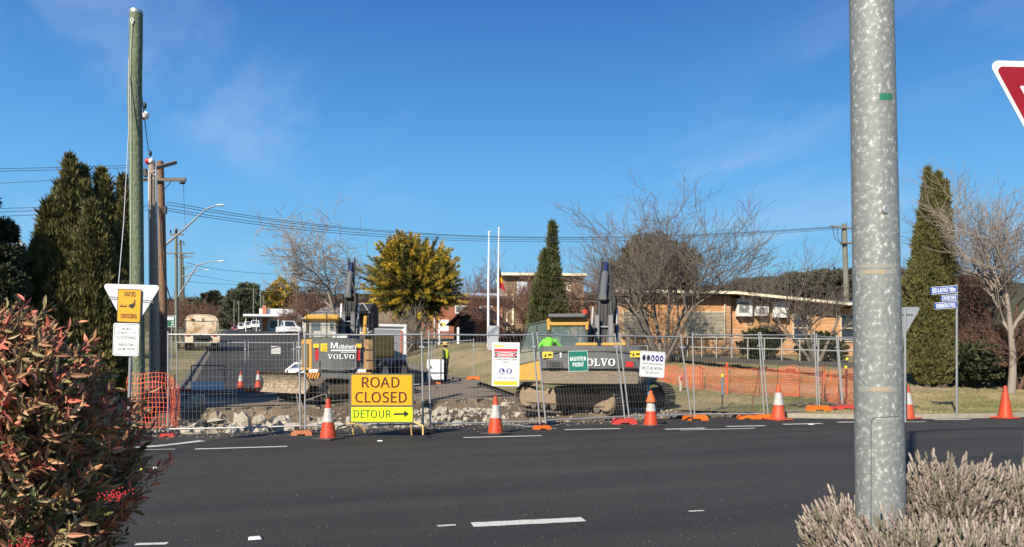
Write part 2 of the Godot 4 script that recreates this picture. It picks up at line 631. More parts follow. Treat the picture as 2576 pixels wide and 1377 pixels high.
	strip([Vector3(-150, 4.4, 0), Vector3(150, 4.4, 0)], [Vector2(-0.3, 0.004), Vector2(-0.3, 0.004), Vector2(0.0, 0.03), Vector2(0.03, 0.11), Vector2(0.06, 0.128), Vector2(0.25, 0.13), Vector2(0.25, -0.1)], concrete, "kerb_near")
	# dug-up mouth of the side street
	var soil := mat("soil", Vector3(1, 1, 1), 0.97, 0.0, ramp_tex("soil_grain", 0.035, 5, [[0.0, 0.35, 0.32, 0.28], [0.5, 0.72, 0.7, 0.66], [1.0, 1.0, 1.0, 1.0]]), 0.6, noise_tex("soil_bump", 0.05, 5, 0, 1, FastNoiseLite.TYPE_SIMPLEX_SMOOTH, 512, 8.0), 1.0)
	soil.vertex_color_use_as_albedo = true
	var earth := func(s: float, t: float) -> Color:
		var k := 0.8 + 0.5 * patch.get_noise_2d(s * 1.3, t * 2.2)
		return Color(0.17 * k, 0.125 * k, 0.082 * k).lerp(Color(0.32, 0.245, 0.165), clampf(wide.get_noise_2d(s * 5.0, t * 5.0) * 1.6, 0.0, 0.8))
	var ds := []
	for i in 64:
		var f := i / 63.0
		ds.append(func(t: float) -> float: return lerpf(kerb_left(t) - 0.1, kerb_right(t) + 0.15, f))
	setting("dug_ground", sheet(ds, steps(17.8, 26.2, 0.14), func(s: float, t: float) -> float: return dig_h(s, t), earth), soil)
	# thin dirt dragged over the seal behind the dig
	var drag := MB.new()
	for i in 90:
		var s := rng.randf_range(-1.8, 9.2)
		var t := 26.3 + absf(rng.randfn(0.0, 2.2))
		var r := rng.randf_range(0.25, 0.9)
		var pts := []
		for k in 11:
			var a := TAU * k / 11.0
			var rr := r * rng.randf_range(0.6, 1.2)
			var q := Vector2(clampf(s + cos(a) * rr * 2.2, -2.1, 9.3), maxf(26.05, t + sin(a) * rr))
			pts.append(ST(q.x, q.y, street_h(q.x, q.y) + 0.008 + i * 0.0004))
		var mid := ST(s, t, street_h(s, t) + 0.03 + i * 0.0004)
		for k in 11:
			drag.face(mid, pts[k], pts[(k + 1) % 11], Vector3.UP)
	var dirt := put("dragged_dirt", drag, mat("dry_dirt", Vector3(0.24, 0.19, 0.13), 0.97, 0.0, noise_tex("grime2", 0.03, 5, 0.72, 1.0), 0.6), self)
	stuff(dirt)
	tag(dirt, "brown dirt dragged over the seal behind the rubble", "dirt")

func dig_h(s: float, t: float) -> float:
	var k := smoothstep(17.95, 18.35, t) * (1.0 - smoothstep(25.4, 25.9, t)) * smoothstep(-1.9, -1.2, s) * (1.0 - smoothstep(8.0, 9.4, s))
	var h := 0.05 * lump.get_noise_2d(s * 30.0, t * 30.0) + 0.05 * lump.get_noise_2d(s * 90.0 + 40.0, t * 90.0)
	var heap := 0.42 * exp(-pow((t - 23.6 - 0.4 * sin(s)) / 0.75, 2.0)) * smoothstep(3.6, 5.2, s) * (1.0 - smoothstep(9.0, 10.0, s))
	return lerpf(-0.012, -0.42, k) + h * lerpf(0.35, 1.6, k) * smoothstep(17.8, 18.1, t) * (1.0 - smoothstep(25.8, 26.1, t)) + heap * 0.75 + 0.12 * smoothstep(8.5, 10.0, s) * smoothstep(18.2, 19.5, t) * (1.0 - smoothstep(24.0, 26.0, t)) + lerpf(0.0, street_h(s, 26.0), smoothstep(24.6, 26.0, t))

func grass_color(s: float, t: float, patch: FastNoiseLite, wide: FastNoiseLite) -> Color:
	var g := Color(0.15, 0.17, 0.05)
	var dry := Color(0.40, 0.31, 0.165)
	var k := clampf(0.5 + 0.9 * wide.get_noise_2d(s * 2.2, t * 2.6) + 0.5 * patch.get_noise_2d(s, t), 0.0, 1.0)
	if t > 26.5 and t < 60.0 and s > 9.0:
		k = clampf(k + 0.28, 0.0, 1.0)                    # the bank has dried out
	if s > 16.0 and t < 19.0:
		k = clampf(k + 0.12, 0.0, 1.0)
	if s > 19.0 and absf(t - 21.6 - 0.05 * (s - 20.0)) < 0.45 + 0.3 * patch.get_noise_2d(s, t):
		return Color(0.36, 0.28, 0.18)                    # worn foot track
	return g.lerp(dry, k) * (0.9 + 0.25 * patch.get_noise_2d(s * 4.0, t * 4.0))

func mark(px0: float, py0: float, px1: float, py1: float, width: float, m: Material) -> void:
	var a := W(px0, py0, F * EYE / (py0 - HORIZON))
	var e := W(px1, py1, F * EYE / (py1 - HORIZON))
	a.y = 0.005
	e.y = 0.005
	var d := (e - a).normalized()
	var r := Vector3(-d.z, 0, d.x) * width * 0.5
	var b := MB.new()
	var k := 14
	var old := [a - r, a + r]
	for i in k:
		var p := a.lerp(e, (i + 1.0) / k)
		var j := 0.05 * width
		var nx := [p - r + r.normalized() * rng.randf_range(-j, j), p + r + r.normalized() * rng.randf_range(-j, j)]
		b.quad(old[0], nx[0], nx[1], old[1], Vector3.UP)
		old = nx
	setting("road_marking", b, m)
func make_markings() -> void:
	var white := mat("road_paint", Vector3(0.66, 0.65, 0.6), 0.8, 0.0, ramp_tex("paint_wear", 0.06, 4, [[0.0, 0.12, 0.12, 0.12], [0.3, 0.45, 0.44, 0.42], [0.42, 0.85, 0.84, 0.8], [1.0, 1.0, 1.0, 0.97]], FastNoiseLite.TYPE_SIMPLEX_SMOOTH, 512), 1.4)
	mark(1187, 1322, 1468, 1308, 0.2, white)
	mark(1100, 1325, 1146, 1322, 0.06, white)
	mark(1732, 1288, 1770, 1286, 0.05, white)
	mark(340, 1371, 420, 1369, 0.08, white)
	mark(490, 1131, 722, 1124, 0.13, white)
	mark(340, 1133, 440, 1131, 0.06, white)
	mark(328, 1128, 420, 1121, 0.24, white)
	mark(420, 1121, 508, 1110, 0.22, white)
	mark(1165, 1102, 1362, 1097, 0.12, white)
	mark(1420, 1082, 1560, 1079, 0.14, white)
	mark(1673, 1081, 1774, 1078, 0.16, white)
	mark(1710, 1083, 1900, 1078.5, 0.1, white)
	mark(1827, 1074, 1925, 1072, 0.17, white)
	mark(1970, 1068.5, 2068, 1066.5, 0.17, white)
	mark(2107, 1063.5, 2206, 1061.5, 0.17, white)
	mark(2240, 1063, 2330, 1062, 0.1, white)
	mark(2350, 1057, 2440, 1056, 0.15, white)
	mark(1268, 1068, 1345, 1076, 0.06, white)
	mark(1290, 1068, 1400, 1079, 0.06, white)
# ---------- plants ----------
func pick(list: Array) -> Color:
	var c: Color = list[rng.randi() % list.size()]
	return c * rng.randf_range(0.75, 1.25)
func sprig(count: int, length: float, width: float, spread: float) -> ArrayMesh:      # a little fan of scale-leaf twigs, growing along +y
	var b := MB.new()
	var r := RandomNumberGenerator.new()
	r.seed = count * 100 + int(length * 1000)
	for i in count:
		var a := TAU * i / count + r.randf_range(-0.4, 0.4)
		var tilt := spread * r.randf_range(0.25, 1.0)
		var d := Vector3(cos(a) * sin(tilt), cos(tilt), sin(a) * sin(tilt))
		var side := d.cross(Vector3(sin(a * 3.1), 0.3, cos(a * 1.7))).normalized() * width * r.randf_range(0.6, 1.2)
		var l := length * r.randf_range(0.6, 1.1)
		var root := Vector3(cos(a), 0, sin(a)) * length * 0.08
		var mid := root + d * l * 0.45
		var tip := root + d * l
		b.tri(root, mid + side, tip)
		b.tri(root, tip, mid - side)
	return b.mesh()
func aim(dir: Vector3, size: float, spin: float) -> Basis:
	var y := dir.normalized()
	var x := y.cross(Vector3(sin(spin), 0.15, cos(spin))).normalized()
	return Basis(x, y, x.cross(y)).scaled(Vector3.ONE * size) if false else Basis(x * size, y * size, x.cross(y) * size)

func spires(node: Node3D, list: Array, count: int, size: float, colors: Array, mesh: Mesh, lean := 0.55) -> void:   # columnar conifer: spires as [x, z, height, radius, start height]
	var where := []
	var cols := PackedColorArray()
	var core := MB.new()
	var total := 0.0
	for sp in list:
		total += sp[2] * sp[3]
	for k in list.size():
		var sp: Array = list[k]
		var n := int(count * sp[2] * sp[3] / total)
		var prof_r := func(f: float) -> float:
			return sp[3] * (0.5 + 0.5 * smoothstep(0.0, 0.14, f)) * pow(clampf((1.0 - f) / sp[5], 0.0, 1.0), 0.8) + 0.012
		for i in n:
			var f := pow(rng.randf(), 0.9)
			var a := rng.randf() * TAU
			var y: float = sp[4] + f * sp[2]
			var ridge := 0.82 + 0.24 * lump.get_noise_3d(cos(a) * 38.0 + k * 50, y * 11.0, sin(a) * 38.0) + 0.55 * lump.get_noise_3d(cos(a) * sp[3] * 230.0, y * 26.0 + k * 9, sin(a) * sp[3] * 190.0)
			var r: float = prof_r.call(f) * ridge * rng.randf_range(0.84, 1.05)
			var p := Vector3(sp[0] + cos(a) * r, y, sp[1] + sin(a) * r)
			var d := Vector3(cos(a) * lean, 1.0, sin(a) * lean) + Vector3(rng.randf_range(-0.3, 0.3), 0, rng.randf_range(-0.3, 0.3))
			where.append(Transform3D(aim(d, size * rng.randf_range(0.7, 1.5) * (1.7 if rng.randf() < 0.09 else 1.0), rng.randf() * TAU), p))
			cols.append(pick(colors))
		var prof_l := []
		for i in 13:
			var f := i / 12.0
			prof_l.append(Vector2(prof_r.call(f) * 0.62 if i < 12 else 0.0, sp[4] + f * sp[2] * 0.97))
		core.lathe(prof_l, 12, Vector3(sp[0], 0, sp[1]))
	copies("crown", mesh, where, cols, leafmat("conifer_leaf", 0.75), node)
	var mean := Color(0, 0, 0)
	for c: Color in colors:
		mean += c / colors.size()
	put("inner_foliage", core, mat("conifer_inner_%.3f" % mean.r, Vector3(mean.r, mean.g, mean.b), 1.0), node)
	var tr := MB.new()
	for sp in list:
		tr.tube([Vector3(sp[0], -0.25, sp[1]), Vector3(sp[0], sp[4] + 0.5, sp[1])], [0.13, 0.09], 8)
	put("trunk", tr, mat("bark_dark", Vector3(0.07, 0.052, 0.038), 0.95), node)

func crown(node: Node3D, called: String, at: Vector3, r: Vector3, clumps: int, per: int, size: float, colors: Array, mesh: Mesh, tip: Array = [], up := 0.5, m: Material = null, long := 1.0) -> void:   # leaf clumps through an uneven ellipsoid
	var where := []
	var cols := PackedColorArray()
	for i in clumps:
		var d := Vector3(rng.randfn(), rng.randfn(), rng.randfn()).normalized()
		var rim := pow(rng.randf(), 0.33)
		var ridge := 0.82 + 0.34 * lump.get_noise_3d(d.x * 60 + at.x * 7, d.y * 60, d.z * 60 + at.z * 3)
		var c := at + d * r * rim * ridge
		var grow := (d + Vector3.UP * up).normalized()
		var base := pick(colors)
		var gilt := tip.size() > 0 and rim > 0.55 and rng.randf() < 0.78
		var tipc := pick(tip) if gilt else base
		var cr := r.length() * 0.085 * rng.randf_range(0.6, 1.4)
		for j in per:
			var f := rng.randf()
			var p := c + grow * (f - 0.4) * cr * 2.4 * long + Vector3(rng.randfn(), rng.randfn(), rng.randfn()) * cr * 0.42 * (1.1 - f) / sqrt(long)
			var g := (grow + Vector3(rng.randfn(), rng.randfn(), rng.randfn()) * 0.35).normalized()
			where.append(Transform3D(aim(g, size * rng.randf_range(0.6, 1.3), rng.randf() * TAU), p))
			cols.append(base.lerp(tipc, smoothstep(0.3, 0.95, f)) * rng.randf_range(0.75, 1.25))
	copies(called, mesh, where, cols, m if m else leafmat("conifer_leaf", 0.75), node)

func grow(b: MB, thin: MB, p: Vector3, dir: Vector3, length: float, r: float, level: int, o: Dictionary) -> void:
	var pts := [p]
	var rad := [r]
	var segs: int = 5 if level < 2 else (4 if level < o.levels - 1 else 3)
	var q := p
	var d := dir
	var kids := []
	for i in segs:
		d = (d + Vector3(rng.randfn(), rng.randfn() * 0.6, rng.randfn()) * o.bend * (1.0 if level else 0.4) + Vector3.UP * o.up * (0.5 if level else 0.3)).normalized()
		q += d * length / segs
		pts.append(q)
		var k := 1.0 - 0.55 * (i + 1) / segs
		rad.append(maxf(r * k, o.twig))
		if level > 0 or i >= segs - 3:
			kids.append([q, d, r * k, float(i + 1) / segs])
	(b if level < 2 else thin).tube(pts, rad, 7 if level == 0 else (5 if level == 1 else 3), false)
	if level >= o.levels:
		return
	var n: int = o.kids[mini(level, o.kids.size() - 1)]
	for i in n:
		var k: Array = kids[(i * kids.size()) / n] if i < n - 1 else kids[-1]
		var a := rng.randf() * TAU
		var dd: Vector3 = k[1]
		var side := dd.cross(Vector3(cos(a), 0.31, sin(a))).normalized()
		var ang: float = o.fork * rng.randf_range(0.6, 1.25)
		var nd := (dd * cos(ang) + side * sin(ang)).normalized()
		if nd.y < o.droop:
			nd.y = o.droop + rng.randf() * 0.1
			nd = nd.normalized()
		var nl: float = length * o.shrink * rng.randf_range(0.7, 1.25)
		grow(b, thin, k[0], nd, nl, maxf(k[2] * 0.72, o.twig), level + 1, o)

func bare_tree(label: String, at: Vector3, height: float, stems: int, spread: float, o: Dictionary, twig_mat: Material, called := "bare_tree", group := "leafless winter trees") -> Node3D:
	var node := thing(called, label, "tree", at, 0.0, group)
	var b := MB.new()
	var thin := MB.new()
	var opt := {"levels": 5, "kids": [4, 4, 4, 4, 3], "bend": 0.16, "up": 0.08, "fork": 0.62, "shrink": 0.68, "twig": 0.006, "droop": -0.1, "first": 0.36, "girth": 0.022}
	opt.merge(o, true)
	for i in stems:
		var a := TAU * (i + rng.randf() * 0.6) / stems
		var d := Vector3(cos(a) * spread, 1.0, sin(a) * spread).normalized()
		if stems == 1:
			d = Vector3(0.02, 1, 0)
		grow(b, thin, Vector3(cos(a), -0.15 / maxf(0.1, 1), sin(a)) * 0.1, d, height * opt.first, height * opt.girth * (1.0 if stems == 1 else 0.75), 0 if stems == 1 else 0, opt)
	put("trunk", b, twig_mat, node)
	put("crown", thin, twig_mat, node)
	return node

func shrub(called: String, label: String, category: String, at: Vector3, r: Vector3, clumps: int, per: int, size: float, colors: Array, mesh: Mesh, group := "") -> Node3D:
	var node := thing(called, label, category, at, 0.0, group)
	crown(node, "foliage", Vector3(0, r.y * 0.95, 0), r, clumps, per, size, colors, mesh, [], 0.6)
	var st := MB.new()
	for i in 7:
		var a := TAU * i / 7.0
		st.tube([Vector3(cos(a) * 0.05, -0.1, sin(a) * 0.05), Vector3(cos(a) * r.x * 0.5, r.y, sin(a) * r.z * 0.5)], [0.03, 0.01], 5, false)
	put("stem", st, mat("bark_dark"), node)
	return node

func make_trees() -> void:
	var olive := [Color(0.15, 0.135, 0.036), Color(0.125, 0.12, 0.032), Color(0.17, 0.145, 0.045), Color(0.095, 0.1, 0.028)]
	var deep := [Color(0.045, 0.058, 0.022), Color(0.06, 0.07, 0.026), Color(0.032, 0.042, 0.017)]
	var fine := sprig(12, 0.15, 0.0105, 0.7)
	var tuft := sprig(9, 0.26, 0.03, 0.95)
	var plume := sprig(15, 0.34, 0.015, 0.6)
	# upright cypresses at the corner left of the side street
	var base := G(215, 22.5)
	var node := thing("upright_cypress", "wide clump of dark upright cypress spires behind the tall green pole", "tree", base)
	var k := 22.5 / F
	var sp := []
	for q in [[172, 402, 42], [198, 410, 36], [185, 440, 44], [228, 470, 46], [254, 500, 44], [152, 500, 46], [276, 530, 42], [215, 432, 34], [146, 462, 40], [240, 424, 38], [262, 458, 32], [293, 443, 30], [318, 512, 30], [230, 500, 78], [165, 525, 74], [285, 560, 66], [130, 560, 48], [205, 600, 90], [122, 640, 44], [300, 660, 60]]:
		sp.append([(q[0] - 215.0) * k, rng.randf_range(-0.55, 0.55) + (0.5 if q[1] > 500 else 0.0), (HORIZON - q[1]) * k + EYE - base.y - 0.25, q[2] * k * 0.92, 0.25, 0.28 if q[2] < 60 else 0.45])
	spires(node, sp, 64000, 1.05, olive + [Color(0.075, 0.075, 0.022)], fine)
	# the single cypress on the right verge
	base = G(2337, 29.5)
	k = 29.5 / F
	node = thing("upright_cypress", "tall single olive cypress on the lawn behind the blue direction signs", "tree", base)
	sp = []
	for q in [[2341, 446, 51, 0], [2328, 432, 21, 0.15], [2354, 441, 19, 0.2], [2369, 460, 19, 0.2], [2336, 600, 54, 0.0]]:
		sp.append([(q[0] - 2337.0) * k, q[3], (HORIZON - q[1]) * k + EYE - base.y - 0.1, q[2] * k * 1.02, 0.1, 0.5 if q[2] == 51 else 0.3])
	spires(node, sp, 30000, 0.95, olive, fine)
	# the cypress in front of the tall building
	base = G(1372, 46.0)
	k = 46.0 / F
	node = thing("upright_cypress", "narrow dark green cypress rising behind the yellow cab roof", "tree", base)
	sp = []
	for q in [[1390, 566, 26, 0], [1372, 640, 34, 0.3], [1398, 680, 24, 0.4], [1352, 720, 26, 0.3]]:
		sp.append([(q[0] - 1372.0) * k, q[3], (HORIZON - q[1]) * k + EYE - base.y, q[2] * k, 0.0, 0.9 if q[1] < 600 else 0.6])
	spires(node, sp, 18000, 1.6, [Color(0.085, 0.098, 0.03), Color(0.105, 0.115, 0.034), Color(0.065, 0.075, 0.024)], fine)
	# golden cypress
	base = G(1038, 52.0)
	k = 52.0 / F
	node = thing("golden_cypress", "golden-tipped spreading cypress beside the red brick building", "tree", base)
	var green := [Color(0.075, 0.08, 0.016), Color(0.09, 0.095, 0.02), Color(0.055, 0.062, 0.014)]
	var gold := [Color(0.62, 0.42, 0.035), Color(0.48, 0.35, 0.04), Color(0.34, 0.26, 0.035), Color(0.2, 0.17, 0.03)]
	crown(node, "crown", Vector3(0.1, (HORIZON - 715) * k + EYE - base.y, 0), Vector3(2.55, 2.3, 2.3), 700, 62, 0.62, green + [Color(0.15, 0.14, 0.03)], plume, gold, 0.5, null, 2.6)
	crown(node, "crown", Vector3(-0.6, (HORIZON - 650) * k + EYE - base.y, 0.2), Vector3(1.4, 1.15, 1.4), 200, 62, 0.62, gold + green, plume, gold, 0.8, null, 2.6)
	crown(node, "crown", Vector3(0.0, (HORIZON - 735) * k + EYE - base.y, 0.0), Vector3(2.0, 2.0, 1.8), 260, 30, 1.5, green, tuft, [], 0.4)
	var tr := MB.new()
	for d in [[-0.5, 0.22, 0.2], [0.5, 0.25, -0.1], [0.05, 0.3, 0.3], [1.2, 0.16, 0.0], [-1.3, 0.13, 0.0]]:
		tr.tube([Vector3(d[0] * 0.15, -0.3, 0), Vector3(d[0] * 0.3, 0.6, d[2] * 0.3), Vector3(d[0], 2.2, d[2])], [d[1], d[1] * 0.85, d[1] * 0.5], 8, false)
	put("trunk", tr, mat("bark_brown", Vector3(0.12, 0.085, 0.06), 0.95, 0.0, noise_tex("grime3", 0.05, 4, 0.5, 1.0), 1.5), node)
	# leafless trees
	var twig := mat("twig_grey", Vector3(0.155, 0.128, 0.105), 0.95)
	var pale := mat("twig_pale", Vector3(0.27, 0.225, 0.18), 0.95)
	var red := mat("twig_red", Vector3(0.16, 0.085, 0.06), 0.95)
	bare_tree("big dense leafless tree in front of the orange brick hall", G(1665, 37.0), 8.6, 7, 0.5, {"levels": 4, "kids": [5, 5, 5, 5], "first": 0.46, "up": 0.08, "fork": 0.58, "twig": 0.0075, "girth": 0.017, "shrink": 0.64, "bend": 0.24, "droop": 0.18}, twig)
	bare_tree("smaller leafless tree over the hedge by the air conditioners", G(2050, 38.0), 6.0, 4, 0.5, {"levels": 4, "kids": [4, 4, 4, 4], "first": 0.48, "twig": 0.007, "up": 0.09, "bend": 0.22, "droop": 0.2}, twig)
	bare_tree("tall leafless tree behind the left-hand excavator boom", G(845, 66.0), 10.6, 1, 0.3, {"levels": 5, "kids": [6, 5, 4, 4, 3], "first": 0.5, "up": 0.0, "fork": 0.95, "twig": 0.018, "shrink": 0.68, "bend": 0.2}, pale)
	bare_tree("bare shrubby tree in front of the golden cypress trunk", G(1010, 49.0), 3.9, 4, 0.7, {"levels": 4, "kids": [5, 4, 4, 3], "first": 0.4, "twig": 0.007, "up": 0.02}, pale)
	bare_tree("spreading leafless tree behind the two white flagpoles", G(1305, 50.0), 5.8, 3, 0.9, {"levels": 5, "kids": [5, 4, 4, 4, 3], "first": 0.4, "twig": 0.008}, red)
	bare_tree("leafless tree right of the narrow dark cypress", G(1450, 48.0), 5.4, 4, 0.8, {"levels": 5, "kids": [5, 4, 4, 4, 3], "first": 0.42, "twig": 0.008}, red)
	bare_tree("tall upright leafless tree at the edge of the lawn", G(2552, 28.5), 8.6, 1, 0.2, {"levels": 5, "kids": [6, 5, 4, 4, 3], "first": 0.44, "up": 0.2, "fork": 0.6, "twig": 0.0065, "shrink": 0.62, "girth": 0.018}, pale)
	bare_tree("leafless tree further back on the lawn edge", G(2510, 33.0), 8.0, 3, 0.35, {"levels": 5, "kids": [5, 4, 4, 4, 3], "first": 0.42, "up": 0.12, "twig": 0.007}, red)
	bare_tree("leafless street tree left of the parked tanker", G(455, 60.0), 4.6, 5, 0.7, {"levels": 4, "kids": [5, 5, 4, 4], "first": 0.42, "twig": 0.011}, red)
	bare_tree("red-brown leafless street tree beyond the tanker", G(485, 76.0), 5.0, 5, 0.7, {"levels": 4, "kids": [5, 5, 4, 4], "first": 0.42, "twig": 0.012}, red)
	bare_tree("leafless tree in front of the far white building", G(790, 92.0), 7.0, 4, 0.8, {"levels": 5, "kids": [5, 4, 4, 3, 3], "first": 0.42, "twig": 0.014}, red)
	bare_tree("low reddish leafless tree beside the far white building", G(745, 110.0), 4.6, 5, 0.9, {"levels": 4, "kids": [5, 5, 4, 3], "first": 0.42, "twig": 0.014}, red)
	bare_tree("leafless tree far behind the church-side cypress", G(95, 75.0), 9.0, 3, 0.4, {"levels": 5, "kids": [5, 4, 4, 3, 3], "first": 0.42, "up": 0.14, "twig": 0.011}, pale)
	bare_tree("red-brown leafless tree between the dark conifer and the cypresses", G(88, 45.0), 6.6, 4, 0.5, {"levels": 5, "kids": [5, 4, 4, 4, 3], "first": 0.42, "twig": 0.008}, red)
	bare_tree("leafless tree behind the brick hall roof", G(1880, 70.0), 8.2, 3, 0.5, {"levels": 4, "kids": [5, 5, 4, 4], "first": 0.42, "twig": 0.012}, twig)
	bare_tree("dark leafless trees mass behind the red brick porch roof", G(1200, 78.0), 8.0, 4, 0.8, {"levels": 5, "kids": [5, 4, 4, 3, 3], "first": 0.42, "twig": 0.012}, red)
	bare_tree("leafless tree low behind the golden cypress", G(925, 74.0), 6.0, 4, 0.8, {"levels": 5, "kids": [5, 4, 4, 3, 3], "first": 0.42, "twig": 0.012}, red)
	# dark conifers and evergreens
	base = G(1640, 78.0)
	node = thing("round_conifer", "large round dark brown-green conifer behind the bare tree", "tree", base)
	crown(node, "crown", Vector3(0, 5.2, 0), Vector3(4.6, 5.4, 4.2), 900, 34, 1.6, [Color(0.1, 0.078, 0.032), Color(0.12, 0.09, 0.04), Color(0.075, 0.065, 0.028)], tuft, [], 0.7)
	tr = MB.new()
	tr.tube([Vector3(0, -0.4, 0), Vector3(0, 7, 0)], [0.4, 0.15], 8, false)
	put("trunk", tr, mat("bark_dark"), node)
	base = G(612, 215.0)
	node = thing("spreading_pine", "large rounded dark pine at the end of the side street", "tree", base)
	crown(node, "crown", Vector3(-0.5, 6.5, 0), Vector3(6.6, 7.5, 6.0), 420, 26, 3.6, [Color(0.12, 0.13, 0.075), Color(0.15, 0.16, 0.09), Color(0.09, 0.1, 0.06)], tuft, [], 0.4)
	crown(node, "crown", Vector3(1.0, 11.5, 0), Vector3(3.4, 3.6, 3.2), 160, 26, 3.6, [Color(0.11, 0.12, 0.07), Color(0.15, 0.16, 0.09)], tuft, [], 0.4)
	tr = MB.new()
	tr.tube([Vector3(0, -0.5, 0), Vector3(0, 10, 0)], [0.6, 0.2], 8, false)
	put("trunk", tr, mat("bark_dark"), node)
	for e in [[533, 250.0, "small-headed gum tree left of the big far pine", 735, 22], [505, 300.0, "far gum tree beyond the street trees", 760, 26], [780, 190.0, "dark evergreen behind the far white building", 735, 34]]:
		base = G(e[0], e[1])
		node = thing("gum_tree", e[2], "tree", base, 0.0, "far evergreens at the end of the street")
		var top: float = (HORIZON - e[3]) / F * e[1] + EYE - base.y
		var rr: float = e[4] / F * e[1]
		crown(node, "crown", Vector3(0, top - rr * 0.6, 0), Vector3(rr, rr * 0.6, rr), 70, 20, 3.4, [Color(0.05, 0.06, 0.03), Color(0.07, 0.075, 0.04)], tuft, [], 0.3)
		tr = MB.new()
		tr.tube([Vector3(0, -0.4, 0), Vector3(0.4, top * 0.5, 0), Vector3(0, top - rr * 0.4, 0)], [0.35, 0.25, 0.12], 6, false)
		put("trunk", tr, mat("bark_dark"), node)
	base = G(708, 160.0)
	node = thing("golden_conifer", "far golden conifer above the white building roof", "tree", base)
	crown(node, "crown", Vector3(0, 6.6, 0), Vector3(3.6, 3.6, 3.2), 160, 26, 3.0, [Color(0.28, 0.2, 0.03), Color(0.16, 0.14, 0.03)], tuft, gold, 0.8)
	tr = MB.new()
	tr.tube([Vector3(0, -0.4, 0), Vector3(0, 6, 0)], [0.3, 0.12], 6, false)
	put("trunk", tr, mat("bark_dark"), node)
	# dark conifer at the left edge, with drooping boughs
	base = G(-25, 20.0)
	node = thing("dark_conifer", "near-black spreading conifer at the left edge of the view", "tree", base)
	k = 20.0 / F
	for q in [[-330, 190, 80, 110], [-500, 180, 90, 120], [-500, 330, 150, 140], [-500, 520, 170, 150], [-330, 340, 140, 140], [-330, 520, 150, 150], [-400, 700, 200, 150], [-190, 560, 130, 140], [-200, 740, 150, 140], [-150, 580, 90, 90], [-62, 505, 46, 14], [-48, 575, 48, 12], [-25, 645, 62, 18], [-5, 715, 70, 28], [-10, 780, 85, 50], [-140, 650, 90, 90]]:
		crown(node, "crown", Vector3((q[0] + 25) * k, (HORIZON - q[1]) * k + EYE - base.y, rng.randf_range(-0.4, 0.4)), Vector3(q[2] * k, q[3] * k, 0.8 if q[2] < 95 else 1.3), 110 if q[2] < 95 else 260, 26, 0.8, deep, tuft, [], 0.1)
	tr = MB.new()
	tr.tube([Vector3(-4.6, -0.3, 0), Vector3(-4.7, 8.5, 0)], [0.34, 0.08], 8, false)
	tr.tube([Vector3(-1.7, -0.3, 0), Vector3(-1.75, 6.5, 0)], [0.24, 0.07], 8, false)
	put("trunk", tr, mat("bark_dark"), node)
	# shrubs
	var hedge := [Color(0.06, 0.075, 0.022), Color(0.08, 0.09, 0.026), Color(0.045, 0.055, 0.018)]
	var small := sprig(6, 0.12, 0.03, 1.2)
	shrub("hedge_shrub", "rounded dark green shrub under the air conditioner fans", "shrub", G(1915, 40.0), Vector3(1.35, 0.95, 1.0), 200, 30, 1.0, hedge, small, "shrubs by the hall")
	shrub("hedge_shrub", "broad green shrub right of the rounded one by the brick corner", "shrub", G(2070, 39.5), Vector3(1.5, 0.85, 1.0), 180, 30, 1.0, hedge, small, "shrubs by the hall")
	shrub("hedge_shrub", "reddish low shrub below the flagpoles", "shrub", G(1300, 45.0), Vector3(1.2, 0.62, 0.8), 110, 26, 1.0, [Color(0.09, 0.045, 0.03), Color(0.06, 0.04, 0.025)], small, "shrubs by the hall")
	for q in [[2430, 30.0, 1.6, 1.0, "dark hedge left of the lawn-edge tree trunk"], [2520, 31.0, 1.9, 1.35, "tall dark hedge behind the lawn-edge tree trunk"], [2620, 31.0, 1.8, 1.3, "dark hedge at the right edge of the view"]]:
		shrub("garden_hedge", q[4], "hedge", G(q[0], q[1]), Vector3(q[2], q[3], 1.0), 220, 26, 1.2, deep + [Color(0.05, 0.055, 0.02)], small, "hedges along the lawn")
	bare_tree("brown twiggy bush behind the blue direction signs", G(2450, 32.0), 3.6, 7, 0.8, {"levels": 4, "kids": [5, 5, 4, 3], "first": 0.42, "twig": 0.007}, red, "twiggy_bush", "twiggy bushes")
	bare_tree("red-brown twiggy bush nearer the right edge", G(2560, 30.0), 3.6, 7, 0.8, {"levels": 4, "kids": [5, 5, 4, 3], "first": 0.42, "twig": 0.007}, red, "twiggy_bush", "twiggy bushes")

